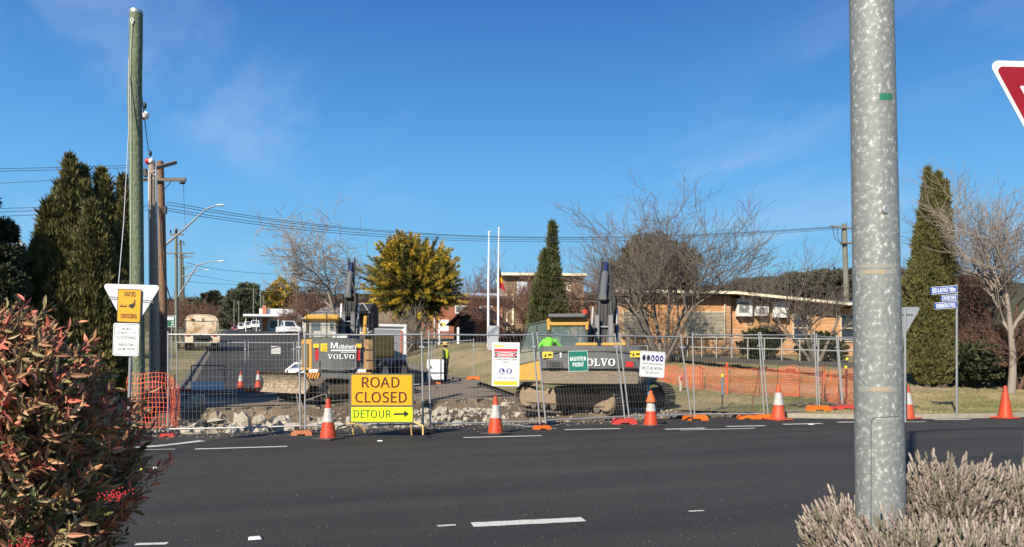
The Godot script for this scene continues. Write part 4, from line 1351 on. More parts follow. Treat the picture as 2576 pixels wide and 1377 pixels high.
# ---------- foreground steel pole and give way signs ----------
func make_steel_pole() -> void:
	var z := 3.62
	var base := W(2226, 1500, z)
	base.y = 0.12
	var n := thing("street_light_pole", "scuffed galvanised steel pole standing in the right foreground", "pole", base)
	var m := mat("spangled_steel", Vector3(1, 1, 1), 0.6, 0.1, ramp_tex("spangle", 0.028, 4, [[0.0, 0.15, 0.163, 0.16], [0.3, 0.175, 0.19, 0.186], [0.5, 0.205, 0.22, 0.212], [0.71, 0.235, 0.25, 0.242], [0.75, 0.46, 0.475, 0.46], [1.0, 0.62, 0.63, 0.61]], FastNoiseLite.TYPE_SIMPLEX_SMOOTH, 1024), 4.0)
	m.uv1_scale = Vector3(1.25, 0.95, 1.25)
	var b := MB.new()
	var top := W(2192, 0, z)
	var foot := W(2217, 1377, z)
	var dir := (top - foot) / (top.y - foot.y)
	var p0 := foot + dir * (0.05 - foot.y)
	var p3 := foot + dir * (10.6 - foot.y)
	var pts := []
	var rad := []
	for i in 12:
		var f := i / 11.0
		var p := p0.lerp(p3, f)
		pts.append(p - base)
		rad.append(lerpf(0.1125, 0.098, clampf((p.y - 0.8) / 2.6, 0.0, 1.0)) if p.y < 3.4 else lerpf(0.098, 0.06, (p.y - 3.4) / 7.2))
	b.tube(pts, rad, 40)
	put("shaft", b, m, n)
	b = MB.new()
	var e := p3 - base
	b.tube([e + Vector3(0, -0.2, 0), e + Vector3(0.6, 0.25, -0.05), e + Vector3(1.8, 0.4, -0.1), e + Vector3(3.0, 0.42, -0.15)], [0.05, 0.045, 0.04, 0.035], 10)
	put("outreach_arm", b, m, n)
	b = MB.new()
	b.ball(e + Vector3(3.3, 0.42, -0.15), Vector3(0.4, 0.08, 0.16), 6, 10)
	put("lamp_head", b, mat("lamp_head_pale"), n)
	# bits on the shaft follow its round surface
	var on := func(px: float, py: float, lift: float) -> Vector3:
		var q := W(px, py, z)
		var c := foot + dir * (q.y - foot.y)
		var r := lerpf(0.1125, 0.098, clampf((q.y - 0.8) / 2.6, 0.0, 1.0)) + lift
		var dx := clampf(q.x - c.x, -r * 0.98, r * 0.98)
		for i in 3:
			q = W(px, py, z - sqrt(maxf(0.0, r * r - dx * dx)))
			c = foot + dir * (q.y - foot.y)
			dx = clampf(q.x - c.x, -r * 0.98, r * 0.98)
		return Vector3(c.x + dx, q.y, c.z + sqrt(maxf(0.0, r * r - dx * dx))) - base
	var patch_on := func(called: String, x0: float, y0: float, x1: float, y1: float, mm: Material, rag: float) -> void:
		var pb := MB.new()
		var cols := 10
		for i in cols:
			var xa := lerpf(x0, x1, i / float(cols))
			var xb := lerpf(x0, x1, (i + 1) / float(cols))
			var r1 := lump.get_noise_1d(xa * 9.0) * rag
			var r2 := lump.get_noise_1d(xb * 9.0) * rag
			var r3 := lump.get_noise_1d(xa * 9.0 + 300.0) * rag
			var r4 := lump.get_noise_1d(xb * 9.0 + 300.0) * rag
			pb.quad(on.call(xa, y0 + r1, 0.0012), on.call(xb, y0 + r2, 0.0012), on.call(xb, y1 + r4, 0.0012), on.call(xa, y1 + r3, 0.0012))
		put(called, pb, mm, n)
	var tape := mat("old_tape", Vector3(0.42, 0.42, 0.38), 0.7, 0.0, noise_tex("tape", 0.05, 4, 0.6, 1.0), 8.0)
	var glue := mat("glue_stain", Vector3(0.34, 0.26, 0.17), 0.8)
	patch_on.call("tape_remnant", 2152, 664, 2254, 674, tape, 5.0)
	patch_on.call("tape_remnant", 2170, 678, 2255, 690, tape, 3.0)
	patch_on.call("glue_stain", 2176, 680, 2226, 689, glue, 3.0)
	patch_on.call("tape_remnant", 2162, 974, 2256, 986, tape, 3.0)
	patch_on.call("glue_stain", 2190, 977, 2240, 985, glue, 2.5)
	patch_on.call("paper_remnant", 2151, 636, 2163, 684, mat("paper", Vector3(0.46, 0.45, 0.42), 0.9), 8.0)
	patch_on.call("paper_remnant", 2153, 838, 2163, 872, mat("paper"), 8.0)
	patch_on.call("sticker", 2212, 235, 2244, 251, mat("green_sticker", Vector3(0.02, 0.16, 0.09), 0.5), 2.0)
	# flush cap
	b = MB.new()
	b.x = Transform3D(Basis.IDENTITY, on.call(2228, 527, 0.0))
	b.x.basis = Basis(Vector3.UP, 0.5) * Basis(Vector3.RIGHT, PI / 2.0)
	b.lathe([Vector2(0.021, -0.004), Vector2(0.021, 0.003), Vector2(0.018, 0.006), Vector2(0, 0.006)], 20)
	put("cap", b, mat("zinc_cap", Vector3(0.45, 0.45, 0.45), 0.45, 0.4), n)
	# access door: a slightly proud curved plate with a dark gap round it
	var gap := mat("dark_gap", Vector3(0.04, 0.04, 0.04), 0.9)
	var line := MB.new()
	var ring := [Vector2(2194, 1378), Vector2(2193, 1062), Vector2(2197, 1054), Vector2(2204, 1051), Vector2(2256, 1049), Vector2(2262, 1049)]
	for i in ring.size() - 1:
		var seg := []
		for j in 7:
			var q := (ring[i] as Vector2).lerp(ring[i + 1], j / 6.0)
			seg.append(on.call(q.x, q.y, 0.0))
		line.tube(seg, 0.0016, 5)
	put("door_gap", line, gap, n)
	# give way sign cut by the right edge
	z = 6.2
	var side := 0.92
	var c := W(2632 - 50, 0, z)
	var k := F / z
	var mid_y := EYE - (155.0 + side * 0.866 * k * 0.5 - HORIZON) / k
	n = thing("give_way_sign", "red and white give way triangle at the right edge", "sign", Vector3(c.x + 0.01, 0.12, -z), -0.03)
	n.rotation.z = -0.035
	var cy := mid_y - 0.12
	var post := MB.new()
	post.cyl(Vector3(0, -0.3, -0.04), Vector3(0, cy + 0.4, -0.04), 0.03, 12)
	put("post", post, mat("galvanised"), n)
	plate("border", rounded_triangle(side, 0.05), 0.0, 0.004, mat("sign_white", Vector3(0.78, 0.79, 0.78), 0.4), n, Vector2(0, cy))
	plate("red_band", rounded_triangle(side - 0.12, 0.035), 0.003, 0.003, mat("sign_red", Vector3(0.24, 0.002, 0.008), 0.45), n, Vector2(0, cy + 0.004))
	plate("centre", rounded_triangle(side - 0.52, 0.01), 0.006, 0.003, mat("sign_white"), n, Vector2(0, cy + 0.02))

# ---------- signs ----------
func make_signs() -> void:
	var galv := mat("galvanised")
	var white := mat("sign_white", Vector3(0.78, 0.79, 0.78), 0.4)
	var black := mat("sign_black", Vector3(0.012, 0.012, 0.012), 0.5)
	var back := mat("sign_back", Vector3(0.62, 0.64, 0.66), 0.45, 0.2)
	# post with the back of a give way sign, a duck sign and a flooding sign
	var z := 13.6
	var base := W(318, 900, z)
	base.y = 0.12
	var n := thing("traffic_sign_post", "leaning sign post with ducks crossing and flooding signs", "sign", base)
	n.rotation.z = -0.03
	var k := z / F
	var at := func(px: float, py: float) -> Vector2: return Vector2((px - 318.0) * k, EYE - (py - HORIZON) * k - 0.12)
	var b := MB.new()
	b.cyl(Vector3(0, -0.3, -0.04), Vector3(0, at.call(318, 726).y, -0.04), 0.03, 12)
	put("post", b, galv, n)
	plate("give_way_back", rounded_triangle(148 * k, 0.05), 0.0, 0.004, back, n, at.call(318, 780))
	b = MB.new()
	for q in [[262, 748, 291, 750], [342, 753, 374, 756]]:
		for dy: float in [0.0, 5.0]:
			var p: Vector2 = at.call(q[0], q[1] + dy)
			var r: Vector2 = at.call(q[2], q[3] + dy)
			b.tube([Vector3(p.x, p.y, 0.004), Vector3(r.x, r.y, 0.004)], 0.009, 5)
	put("stiffener", b, mat("dark_alloy", Vector3(0.2, 0.2, 0.21), 0.5, 0.4), n)
	var duck := Node3D.new()
	duck.name = "duck_plate"
	n.add_child(duck)
	var dc: Vector2 = at.call(315.5, 770)
	duck.position = Vector3(dc.x, dc.y, 0.03)
	duck.rotation.z = -0.01
	plate("panel", rounded(60 * k, 84 * k, 0.03), 0.0, 0.004, black, duck)
	plate("face", rounded(56 * k, 80 * k, 0.026), 0.003, 0.003, mat("sign_amber", Vector3(0.78, 0.33, 0.008), 0.4), duck)
	text(duck, "DUCKS", Vector3(0.01, 0.21, 0.006), 0.2, 0.085, black, sans_bold)
	text(duck, "CROSSING", Vector3(0.0, -0.185, 0.006), 0.29, 0.085, black, sans_bold)
	var duck_shape := PackedVector2Array([Vector2(-0.075, 0.0), Vector2(-0.06, 0.004), Vector2(-0.05, 0.02), Vector2(-0.02, 0.032), Vector2(0.015, 0.045), Vector2(0.026, 0.07), Vector2(0.022, 0.09), Vector2(0.036, 0.1), Vector2(0.062, 0.092), Vector2(0.044, 0.084), Vector2(0.046, 0.05), Vector2(0.05, 0.025), Vector2(0.03, -0.02), Vector2(0.012, -0.035), Vector2(0.03, -0.055), Vector2(-0.005, -0.036), Vector2(-0.02, -0.05), Vector2(-0.02, -0.034), Vector2(-0.05, -0.025)])
	for q in [[0.06, 0.0, 1.0], [-0.06, -0.015, 0.36], [-0.105, -0.015, 0.36], [-0.148, -0.015, 0.36]]:
		var sh := PackedVector2Array()
		for p in duck_shape:
			sh.append(p * q[2] * 1.1)
		plate("duck_figure", sh, 0.005, 0.002, black, duck, Vector2(q[0], q[1]))
	var flood := Node3D.new()
	flood.name = "flooding_plate"
	n.add_child(flood)
	dc = at.call(309.5, 855)
	flood.position = Vector3(dc.x, dc.y, 0.022)
	flood.rotation.z = 0.0
	plate("panel", rounded(65 * k, 82 * k, 0.035), 0.0, 0.004, white, flood)
	b = MB.new()
	var ro := rounded(61 * k, 78 * k, 0.03)
	for i in ro.size():
		var p := ro[i]
		var q := ro[(i + 1) % ro.size()]
		b.quad(Vector3(p.x, p.y, 0.002), Vector3(q.x, q.y, 0.002), Vector3(q.x * 0.965, q.y * 0.97, 0.002), Vector3(p.x * 0.965, p.y * 0.97, 0.002), Vector3.BACK)
	put("border", b, black, flood)
	for q in [["ROAD", 0.19, 0.15, 0.045], ["SUBJECT TO", 0.12, 0.34, 0.048], ["FLOODING", 0.035, 0.34, 0.058], ["INDICATORS", -0.09, 0.28, 0.045], ["SHOW DEPTH", -0.17, 0.32, 0.045]]:
		text(flood, q[0], Vector3(0.005, q[1], 0.003), q[2], q[3], black, sans)
	# road closed board
	z = 15.9
	k = z / F
	base = W(959, 900, z)
	base.y = 0.0
	n = thing("road_closed_sign", "orange ROAD CLOSED board with a yellow detour arrow panel", "sign", base, -0.02)
	at = func(px: float, py: float) -> Vector2: return Vector2((px - 959.0) * k, EYE - (py - HORIZON) * k)
	plate("frame", rounded(162 * k, 125 * k, 0.01), 0.0, 0.03, mat("board_frame", Vector3(0.1, 0.095, 0.075), 0.7), n, at.call(959, 1003))
	var orange := mat("board_orange", Vector3(0.86, 0.36, 0.006), 0.4, 0.0, null)
	plate("orange_panel", rounded(152 * k, 76 * k, 0.004), 0.004, 0.004, orange, n, at.call(959.5, 982))
	plate("yellow_panel", rounded(154 * k, 36 * k, 0.004), 0.004, 0.004, mat("board_yellow", Vector3(0.72, 0.92, 0.01), 0.4), n, at.call(960, 1043))
	# faint ribs pressed into the orange sheet
	b = MB.new()
	for i in 24:
		var y := 946.5 + i * 3.05
		var p: Vector2 = at.call(884.5, y)
		var q: Vector2 = at.call(1034.5, y)
		b.box(Vector3((p.x + q.x) * 0.5, p.y, 0.0045), Vector3(q.x - p.x, 0.004, 0.003))
	put("sheet_ribs", b, orange, n)
	var ink := mat("board_ink", Vector3(0.035, 0.006, 0.004), 0.5)
	var p2: Vector2 = at.call(957, 962.5)
	text(n, "ROAD", Vector3(p2.x, p2.y, 0.008), 95 * k, 26.5 * k, ink, sans_medium)
	p2 = at.call(958, 1000)
	text(n, "CLOSED", Vector3(p2.x, p2.y, 0.008), 130 * k, 27 * k, ink, sans_medium)
	p2 = at.call(936, 1042)
	text(n, "DETOUR", Vector3(p2.x, p2.y, 0.007), 95 * k, 19.5 * k, mat("detour_ink", Vector3(0.01, 0.05, 0.012), 0.5), sans_medium)
	var ar := PackedVector2Array()
	for q in [[990, 1040], [1016, 1039.4], [1016, 1033], [1029, 1041.5], [1016.5, 1050.5], [1016.5, 1044], [990, 1044.6]]:
		ar.append(at.call(q[0], q[1]))
	plate("arrow", ar, 0.009, 0.002, black, n)
	var leg := mat("yellow_leg", Vector3(0.62, 0.4, 0.12), 0.6)
	for q in [[[850, 1092], [852, 1076], [862, 1071], [880, 1066], [894, 1068], [908, 1075], [914, 1090]], [[1036, 1060], [1050, 1065], [1066, 1070], [1068, 1092]]]:
		b = MB.new()
		var pts := []
		for i in q.size():
			var p: Vector2 = at.call(q[i][0], q[i][1])
			pts.append(Vector3(p.x, maxf(0.012, p.y), 0.18 - 0.36 * i / q.size() if q.size() > 4 else -0.05 + 0.1 * i))
		b.tube(pts, 0.02, 7)
		put("leg", b, leg, n)
	b = MB.new()
	for x: float in [-0.62, 0.62]:
		b.tube([Vector3(x, 0.3, -0.035), Vector3(x, 0.03, -0.12)], 0.018, 6)
	put("stand_bar", b, leg, n)
	# signs tied to the fence
	z = 17.2
	k = z / F
	n = thing("danger_sign", "tall white DANGER construction site sign on the fence", "sign", W(1271.5, 917, z), 0.0)
	n.rotation.z = -0.012
	plate("panel", rounded(69 * k, 110 * k, 0.008), 0.0, 0.004, white, n)
	plate("heading_strip", rounded(24 * k, 6 * k, 0.002), 0.003, 0.002, mat("pale_yellow", Vector3(0.75, 0.62, 0.12), 0.5), n, Vector2(-18, 46) * k)
	text(n, "THIS SITE", Vector3(10 * k, 47 * k, 0.003), 16 * k, 2.2 * k, mat("grey_ink", Vector3(0.3, 0.3, 0.3), 0.6))
	plate("red_strip", rounded(59 * k, 7.5 * k, 0.002), 0.003, 0.002, mat("red_print", Vector3(0.55, 0.03, 0.06), 0.5), n, Vector2(0, 35.5) * k)
	plate("danger_block", rounded(57 * k, 13.5 * k, 0.004), 0.003, 0.002, black, n, Vector2(0, 23.5) * k)
	var oval := PackedVector2Array()
	var oval2 := PackedVector2Array()
	for i in 24:
		oval.append(Vector2(cos(TAU * i / 24) * 28.0, sin(TAU * i / 24) * 6.2) * k)
		oval2.append(Vector2(cos(TAU * i / 24) * 27.0, sin(TAU * i / 24) * 5.3) * k)
	plate("oval_edge", oval, 0.005, 0.002, white, n, Vector2(0, 23.5) * k)
	plate("danger_oval", oval2, 0.007, 0.002, mat("red_print"), n, Vector2(0, 23.5) * k)
	text(n, "DANGER", Vector3(0, 23.5 * k, 0.009), 38 * k, 6.4 * k, white, sans_bold)
	text(n, "CONSTRUCTION", Vector3(0, 12 * k, 0.003), 57 * k, 4.6 * k, black, sans_bold)
	text(n, "SITE", Vector3(0, 5 * k, 0.003), 15 * k, 4.4 * k, black, sans_bold)
	text(n, "UNAUTHORISED PERSONS", Vector3(0, -2.2 * k, 0.003), 56 * k, 2.4 * k, mat("grey_ink"))
	text(n, "KEEP OUT", Vector3(0, -5.8 * k, 0.003), 20 * k, 2.2 * k, mat("grey_ink"))
	var blue := mat("print_blue", Vector3(0.02, 0.025, 0.2), 0.5)
	var boot := PackedVector2Array([Vector2(-3.5, 4), Vector2(0.5, 4), Vector2(0.5, -1), Vector2(4.2, -3), Vector2(4.2, -4.6), Vector2(-3.5, -4.6)])
	var vest := PackedVector2Array([Vector2(-2.6, 5), Vector2(-1, 5), Vector2(0, 3.4), Vector2(1, 5), Vector2(2.6, 5), Vector2(3.3, 2), Vector2(3, -5), Vector2(-3, -5), Vector2(-3.3, 2)])
	for q in [[-9.0, boot], [9.0, vest]]:
		plate("symbol_disc", disc(7.2 * k, 20), 0.003, 0.002, blue, n, Vector2(q[0], -17) * k)
		var sh := PackedVector2Array()
		for p: Vector2 in q[1]:
			sh.append(p * k)
		plate("symbol", sh, 0.005, 0.002, white, n, Vector2(q[0], -17) * k)
	text(n, "PROTECTIVE EQUIPMENT", Vector3(0, -29 * k, 0.003), 44 * k, 2.4 * k, mat("grey_ink"))
	text(n, "MUST BE WORN", Vector3(0, -34.5 * k, 0.003), 44 * k, 3.8 * k, mat("dim_ink", Vector3(0.12, 0.13, 0.15), 0.6), sans_bold)
	text(n, "BEYOND THIS POINT", Vector3(0, -39.5 * k, 0.003), 38 * k, 2.4 * k, mat("grey_ink"))
	plate("yellow_strip", rounded(60 * k, 10 * k, 0.002), 0.003, 0.002, mat("yellow_print", Vector3(0.85, 0.66, 0.02), 0.5), n, Vector2(0, -47.5) * k)
	for y: float in [-45.5, -49.0]:
		plate("fine_print", rounded(50 * k, 1.1 * k, 0.001, 1), 0.005, 0.002, mat("brown_ink", Vector3(0.3, 0.2, 0.02), 0.6), n, Vector2(0, y) * k)
	z = 18.15
	k = z / F
	n = thing("muster_point_sign", "square green MUSTER POINT sign hung on the fence", "sign", W(1454, 909, z))
	n.rotation.z = 0.03
	plate("border", rounded(49 * k, 52 * k, 0.004), 0.0, 0.003, mat("sign_white_green", Vector3(0.5, 0.62, 0.55), 0.5), n)
	plate("panel", rounded(46.5 * k, 49.5 * k, 0.004), 0.003, 0.003, mat("sign_green", Vector3(0.012, 0.19, 0.135), 0.45, 0.0, noise_tex("grime", 0.02, 5, 0.8, 1.0), 1.2), n)
	text(n, "MUSTER", Vector3(0, 6 * k, 0.005), 41 * k, 10 * k, white, sans_bold)
	text(n, "POINT", Vector3(0, -8.5 * k, 0.005), 28 * k, 10 * k, white, sans_bold)
	z = 18.85
	k = z / F
	n = thing("protective_equipment_sign", "white MUST BE WORN sign with scribbled-out symbols", "sign", W(1641, 917, z), 0.25)
	n.rotation.z = -0.06
	plate("panel", rounded(68 * k, 65 * k, 0.04), 0.0, 0.004, white, n)
	b = MB.new()
	ro = rounded(65.5 * k, 62.5 * k, 0.036)
	for i in ro.size():
		var p := ro[i]
		var q := ro[(i + 1) % ro.size()]
		b.quad(Vector3(p.x, p.y, 0.002), Vector3(q.x, q.y, 0.002), Vector3(q.x * 0.97, q.y * 0.97, 0.002), Vector3(p.x * 0.97, p.y * 0.97, 0.002), Vector3.BACK)
	put("border", b, mat("grey_ink"), n)
	for i in 5:
		var cx := -24.0 + i * 12.0
		var el := PackedVector2Array()
		for j in 18:
			el.append(Vector2(cos(TAU * j / 18) * 5.2, sin(TAU * j / 18) * 8.2) * k)
		plate("symbol_disc", el, 0.003, 0.002, blue if i > 1 else mat("scribble_blue", Vector3(0.15, 0.16, 0.24), 0.6), n, Vector2(cx, 15.5) * k)
		if i > 1:
			var sh := PackedVector2Array()
			for p: Vector2 in (boot if i == 2 else vest):
				sh.append(p * k * (0.75 if i == 2 else 0.55))
			plate("symbol", sh, 0.005, 0.002, white, n, Vector2(cx, 15.5) * k)
	b = MB.new()
	for i in 2:
		var c := Vector3((-24.0 + i * 12.0) * k, 15.5 * k, 0.006)
		var pts := []
		for j in 26:
			pts.append(c + Vector3(rng.randfn() * 2.4, rng.randfn() * 4.6, 0) * k)
		b.tube(pts, 0.005, 4)
	put("scribble", b, black, n)
	text(n, "THIS PROTECTIVE EQUIPMENT", Vector3(0, 0.5 * k, 0.003), 58 * k, 4.6 * k, black)
	text(n, "MUST BE WORN", Vector3(0, -10.5 * k, 0.003), 55 * k, 7.6 * k, black)
	text(n, "ON THIS SITE", Vector3(0, -21.5 * k, 0.003), 37 * k, 6.0 * k, black)
	# grey back of a give way sign on the right
	z = 19.6
	k = z / F
	base = W(2277, 900, z)
	base.y = 0.13
	n = thing("give_way_sign", "grey back of a give way sign behind the steel pole", "sign", ground(base), 0.05)
	b = MB.new()
	b.cyl(Vector3(0, -0.3, 0), Vector3(0, EYE + (HORIZON - 760) * k - base.y, 0), 0.032, 10)
	put("post", b, galv, n)
	b = MB.new()
	var tri_ := rounded_triangle(118 * k, 0.05)
	b.x = Transform3D(Basis.IDENTITY, Vector3(-0.16, EYE + (HORIZON - 811) * k - base.y, -0.05))
	b.prism(tri_, -0.003, 0.003)
	put("plate", b, mat("sign_back_grey", Vector3(0.3, 0.32, 0.34), 0.5, 0.2), n)
	b = MB.new()
	for y: float in [778, 843]:
		b.box(Vector3(-0.02, EYE + (HORIZON - y) * k - base.y, -0.03), Vector3(0.16 if y > 800 else 0.5, 0.03, 0.02))
	put("bracket", b, galv, n)
	# direction signs
	z = 20.6
	k = z / F
	base = G(2407, z)
	n = thing("direction_sign_post", "post with three blue direction blades on the verge", "sign", base)
	b = MB.new()
	b.tube([Vector3(0, -0.3, 0), Vector3(0, EYE + (HORIZON - 716) * k - base.y, 0)], 0.03, 10)
	put("post", b, galv, n)
	for q in [["BED & B/FAST 100m", 2338, 728, 19.0, 66.0, 0.07], ["CHURCHES", 2363, 749, 15.0, 40.0, 0.05], ["SWIMMING POOL", 2347, 767, 17.0, 56.0, 0.07]]:
		var blade := Node3D.new()
		blade.name = "blade"
		n.add_child(blade, true)
		blade.position = Vector3(-0.02, EYE + (HORIZON - q[2]) * k - base.y, 0.045)
		blade.rotation.z = -q[5] * -1.0
		var wl: float = q[4] * k
		plate("panel", rounded(wl, q[3] * k, 0.01), 0.0, 0.012, mat("sign_blue", Vector3(0.012, 0.07, 0.34), 0.45), blade, Vector2(-wl * 0.5, 0))
		text(blade, q[0], Vector3(-wl * 0.5, 0, 0.003), wl * 0.88, q[3] * k * 0.6, white, sans_bold)
		b = MB.new()
		b.box(Vector3(-wl * 0.5, -q[3] * k * 0.46, 0.003), Vector3(wl * 0.98, 0.01, 0.004))
		b.box(Vector3(-wl * 0.5, q[3] * k * 0.46, 0.003), Vector3(wl * 0.98, 0.01, 0.004))
		put("border", b, white, blade)
	# green distance sign by the tanker
	z = 40.0
	k = z / F
	n = thing("distance_sign", "green distance sign between the poles and the tanker", "sign", G(418, z))
	base = n.position
	b = MB.new()
	b.cyl(Vector3(-0.25, -0.2, -0.05), Vector3(-0.25, EYE + (HORIZON - 800) * k - base.y, -0.05), 0.035, 8)
	b.cyl(Vector3(0.25, -0.2, -0.05), Vector3(0.25, EYE + (HORIZON - 800) * k - base.y, -0.05), 0.035, 8)
	put("post", b, galv, n)
	var sy := EYE + (HORIZON - 809) * k - base.y
	plate("border", rounded(46 * k, 28 * k, 0.08), 0.0, 0.004, white, n, Vector2(0, sy))
	plate("panel", rounded(44 * k, 26 * k, 0.07), 0.004, 0.004, mat("road_sign_green", Vector3(0.005, 0.1, 0.05), 0.45), n, Vector2(0, sy))
	plate("name_patch", rounded(24 * k, 7 * k, 0.03), 0.007, 0.003, white, n, Vector2(6 * k, sy + 7 * k))
	text(n, "10", Vector3(15 * k, sy - 1 * k, 0.007), 6 * k, 4.6 * k, white, sans_bold)
	text(n, "91", Vector3(15 * k, sy - 8 * k, 0.007), 6 * k, 4.6 * k, white, sans_bold)

# ---------- fence, feet, cones ----------
func fence_panel(label: String, a: Array, e: Array, group: String, dark := false) -> void:       # a and e: [top x, top y, foot x, foot y, depth]
	var a1 := W(a[0], a[1], a[4])
	var a0 := W(a[2], a[3], a[4])
	var e1 := W(e[0], e[1], e[4])
	var e0 := W(e[2], e[3], e[4])
	var n := thing("temporary_fence", label, "fence", a0, 0.0, group)
	var steel := mat("fence_steel", Vector3(0.5, 0.5, 0.49), 0.42, 0.45, noise_tex("grime", 0.02, 5, 0.8, 1.0), 2.0)
	var o := a0
	var f := func(u: float, w: float) -> Vector3: return a0.lerp(e0, u).lerp(a1.lerp(e1, u), w) - o
	for u in [0.0, 1.0]:
		var b := MB.new()
		b.tube([f.call(u, -0.035), f.call(u, 1.035)], 0.021, 9)
		put("post", b, steel, n)
	for w in [0.0, 1.0]:
		var b := MB.new()
		b.tube([f.call(0.0, w), f.call(0.5, w - 0.004), f.call(1.0, w)], 0.019, 8)
		put("rail", b, steel, n)
	var b := MB.new()
	var wide := (e0 - a0).length()
	var nv := int(wide / 0.082)
	for i in range(1, nv):
		var u := float(i) / nv
		b.tube([f.call(u, 0.0), f.call(u + rng.randf_range(-0.003, 0.003), 0.5), f.call(u, 1.0)], 0.0015, 3, false)
	for i in range(1, 11):
		b.tube([f.call(0.0, i / 11.0), f.call(0.5, i / 11.0 + rng.randf_range(-0.002, 0.002)), f.call(1.0, i / 11.0)], 0.0014, 3, false)
	stuff(put("wire_mesh", b, mat("fence_wire", Vector3(0.36, 0.355, 0.33), 0.5, 0.2), n))
	var cl := MB.new()
	cl.bbox(f.call(1.0, 0.86), Vector3(0.12, 0.05, 0.07), 0.012)
	put("clamp", cl, mat("zinc", Vector3(0.5, 0.5, 0.5), 0.4, 0.7), n)
func fence_foot(label: String, px: float, py: float, depth: float, wide: float, color: String, turn: float, ground_y := 0.0) -> void:
	var p := W(px, py, depth)
	p.y = ground_y
	var n := thing("fence_weight", label, "fence weight", p, turn, "plastic feet of the temporary fence")
	var h := wide * 0.23
	# blow-moulded block: chamfered ends, hand notch beneath, cut on top
	var poly := PackedVector2Array()
	for q in [[-0.5, 0.0], [-0.47, 0.62], [-0.36, 1.0], [0.36, 1.0], [0.47, 0.62], [0.5, 0.0], [0.2, 0.0], [0.16, 0.28], [-0.16, 0.28], [-0.2, 0.0]]:
		poly.append(Vector2(q[0] * wide, q[1] * h))
	var b := MB.new()
	b.prism(poly, -0.11, 0.11)
	var m := mat("foot_red", Vector3(0.62, 0.06, 0.045), 0.55, 0.0, noise_tex("grime", 0.02, 5, 0.8, 1.0), 3.0) if color == "red" else (mat("foot_bright", Vector3(0.86, 0.17, 0.012), 0.5, 0.0, noise_tex("grime", 0.02, 5, 0.8, 1.0), 3.0) if color == "bright" else mat("foot_faded", Vector3(0.6, 0.2, 0.08), 0.6, 0.0, noise_tex("grime2", 0.03, 5, 0.72, 1.0), 3.0))
	put("block", b, m, n)
	b = MB.new()
	b.box(Vector3(-0.13 * wide, h * 1.0, 0.0), Vector3(0.05 * wide, 0.012, 0.215), Basis(Vector3.UP, 0.5))
	for i in 3:
		b.cyl(Vector3((i - 1) * wide * 0.22, h, 0), Vector3((i - 1) * wide * 0.22, h + 0.006, 0), 0.024, 8)
	put("socket", b, mat("dark_socket", Vector3(0.03, 0.02, 0.015), 0.9), n)
func cone(label: String, px: float, py: float, depth: float, high: float, kind: String, ground_y := 0.0, tilt := 0.0) -> void:
	var p := W(px, py, depth)
	p.y = ground_y
	var n := thing("traffic_cone", label, "traffic cone", p, rng.randf() * 1.2, "traffic cones along the closed road")
	n.rotation.z = tilt
	var grime := noise_tex("cone_scuff", 0.012, 6, 0.6, 1.0)
	var orange := mat("cone_orange_" + kind, Vector3(0.8, 0.085, 0.02) if kind != "pale" else Vector3(0.78, 0.12, 0.04), 0.5, 0.0, grime, 2.2)
	var b := MB.new()
	var r0 := high * 0.205
	var r1 := high * 0.042
	var at := func(f: float) -> Vector2: return Vector2(lerpf(r0, r1, f), high * (0.045 + 0.955 * f))
	if kind == "plain":
		b.lathe([at.call(0.0), at.call(0.97), Vector2(r1 * 0.6, high * 1.0), Vector2(0, high * 1.0)], 24)
	else:
		b.lathe([at.call(0.0), at.call(0.97), Vector2(r1 * 0.6, high * 1.0), Vector2(0, high * 1.0)], 24)
		var s := MB.new()
		var lo: Vector2 = at.call(0.4)
		var hi: Vector2 = at.call(0.755)
		s.lathe([Vector2(lo.x + 0.001, lo.y), Vector2(lo.x + 0.005, lo.y + 0.002), Vector2(hi.x + 0.004, hi.y), Vector2(hi.x - 0.001, hi.y + 0.002)], 24)
		put("reflective_sleeve", s, mat("cone_sleeve", Vector3(0.7, 0.68, 0.63), 0.5, 0.0, noise_tex("sleeve", 0.02, 5, 0.55, 1.05), 2.4), n)
	put("body", b, orange, n)
	b = MB.new()
	b.bbox(Vector3(0, high * 0.022, 0), Vector3(high * 0.58, high * 0.044, high * 0.58), 0.012)
	put("base", b, mat("cone_rubber", Vector3(0.05, 0.045, 0.04), 0.8) if kind == "rubber" else orange, n)

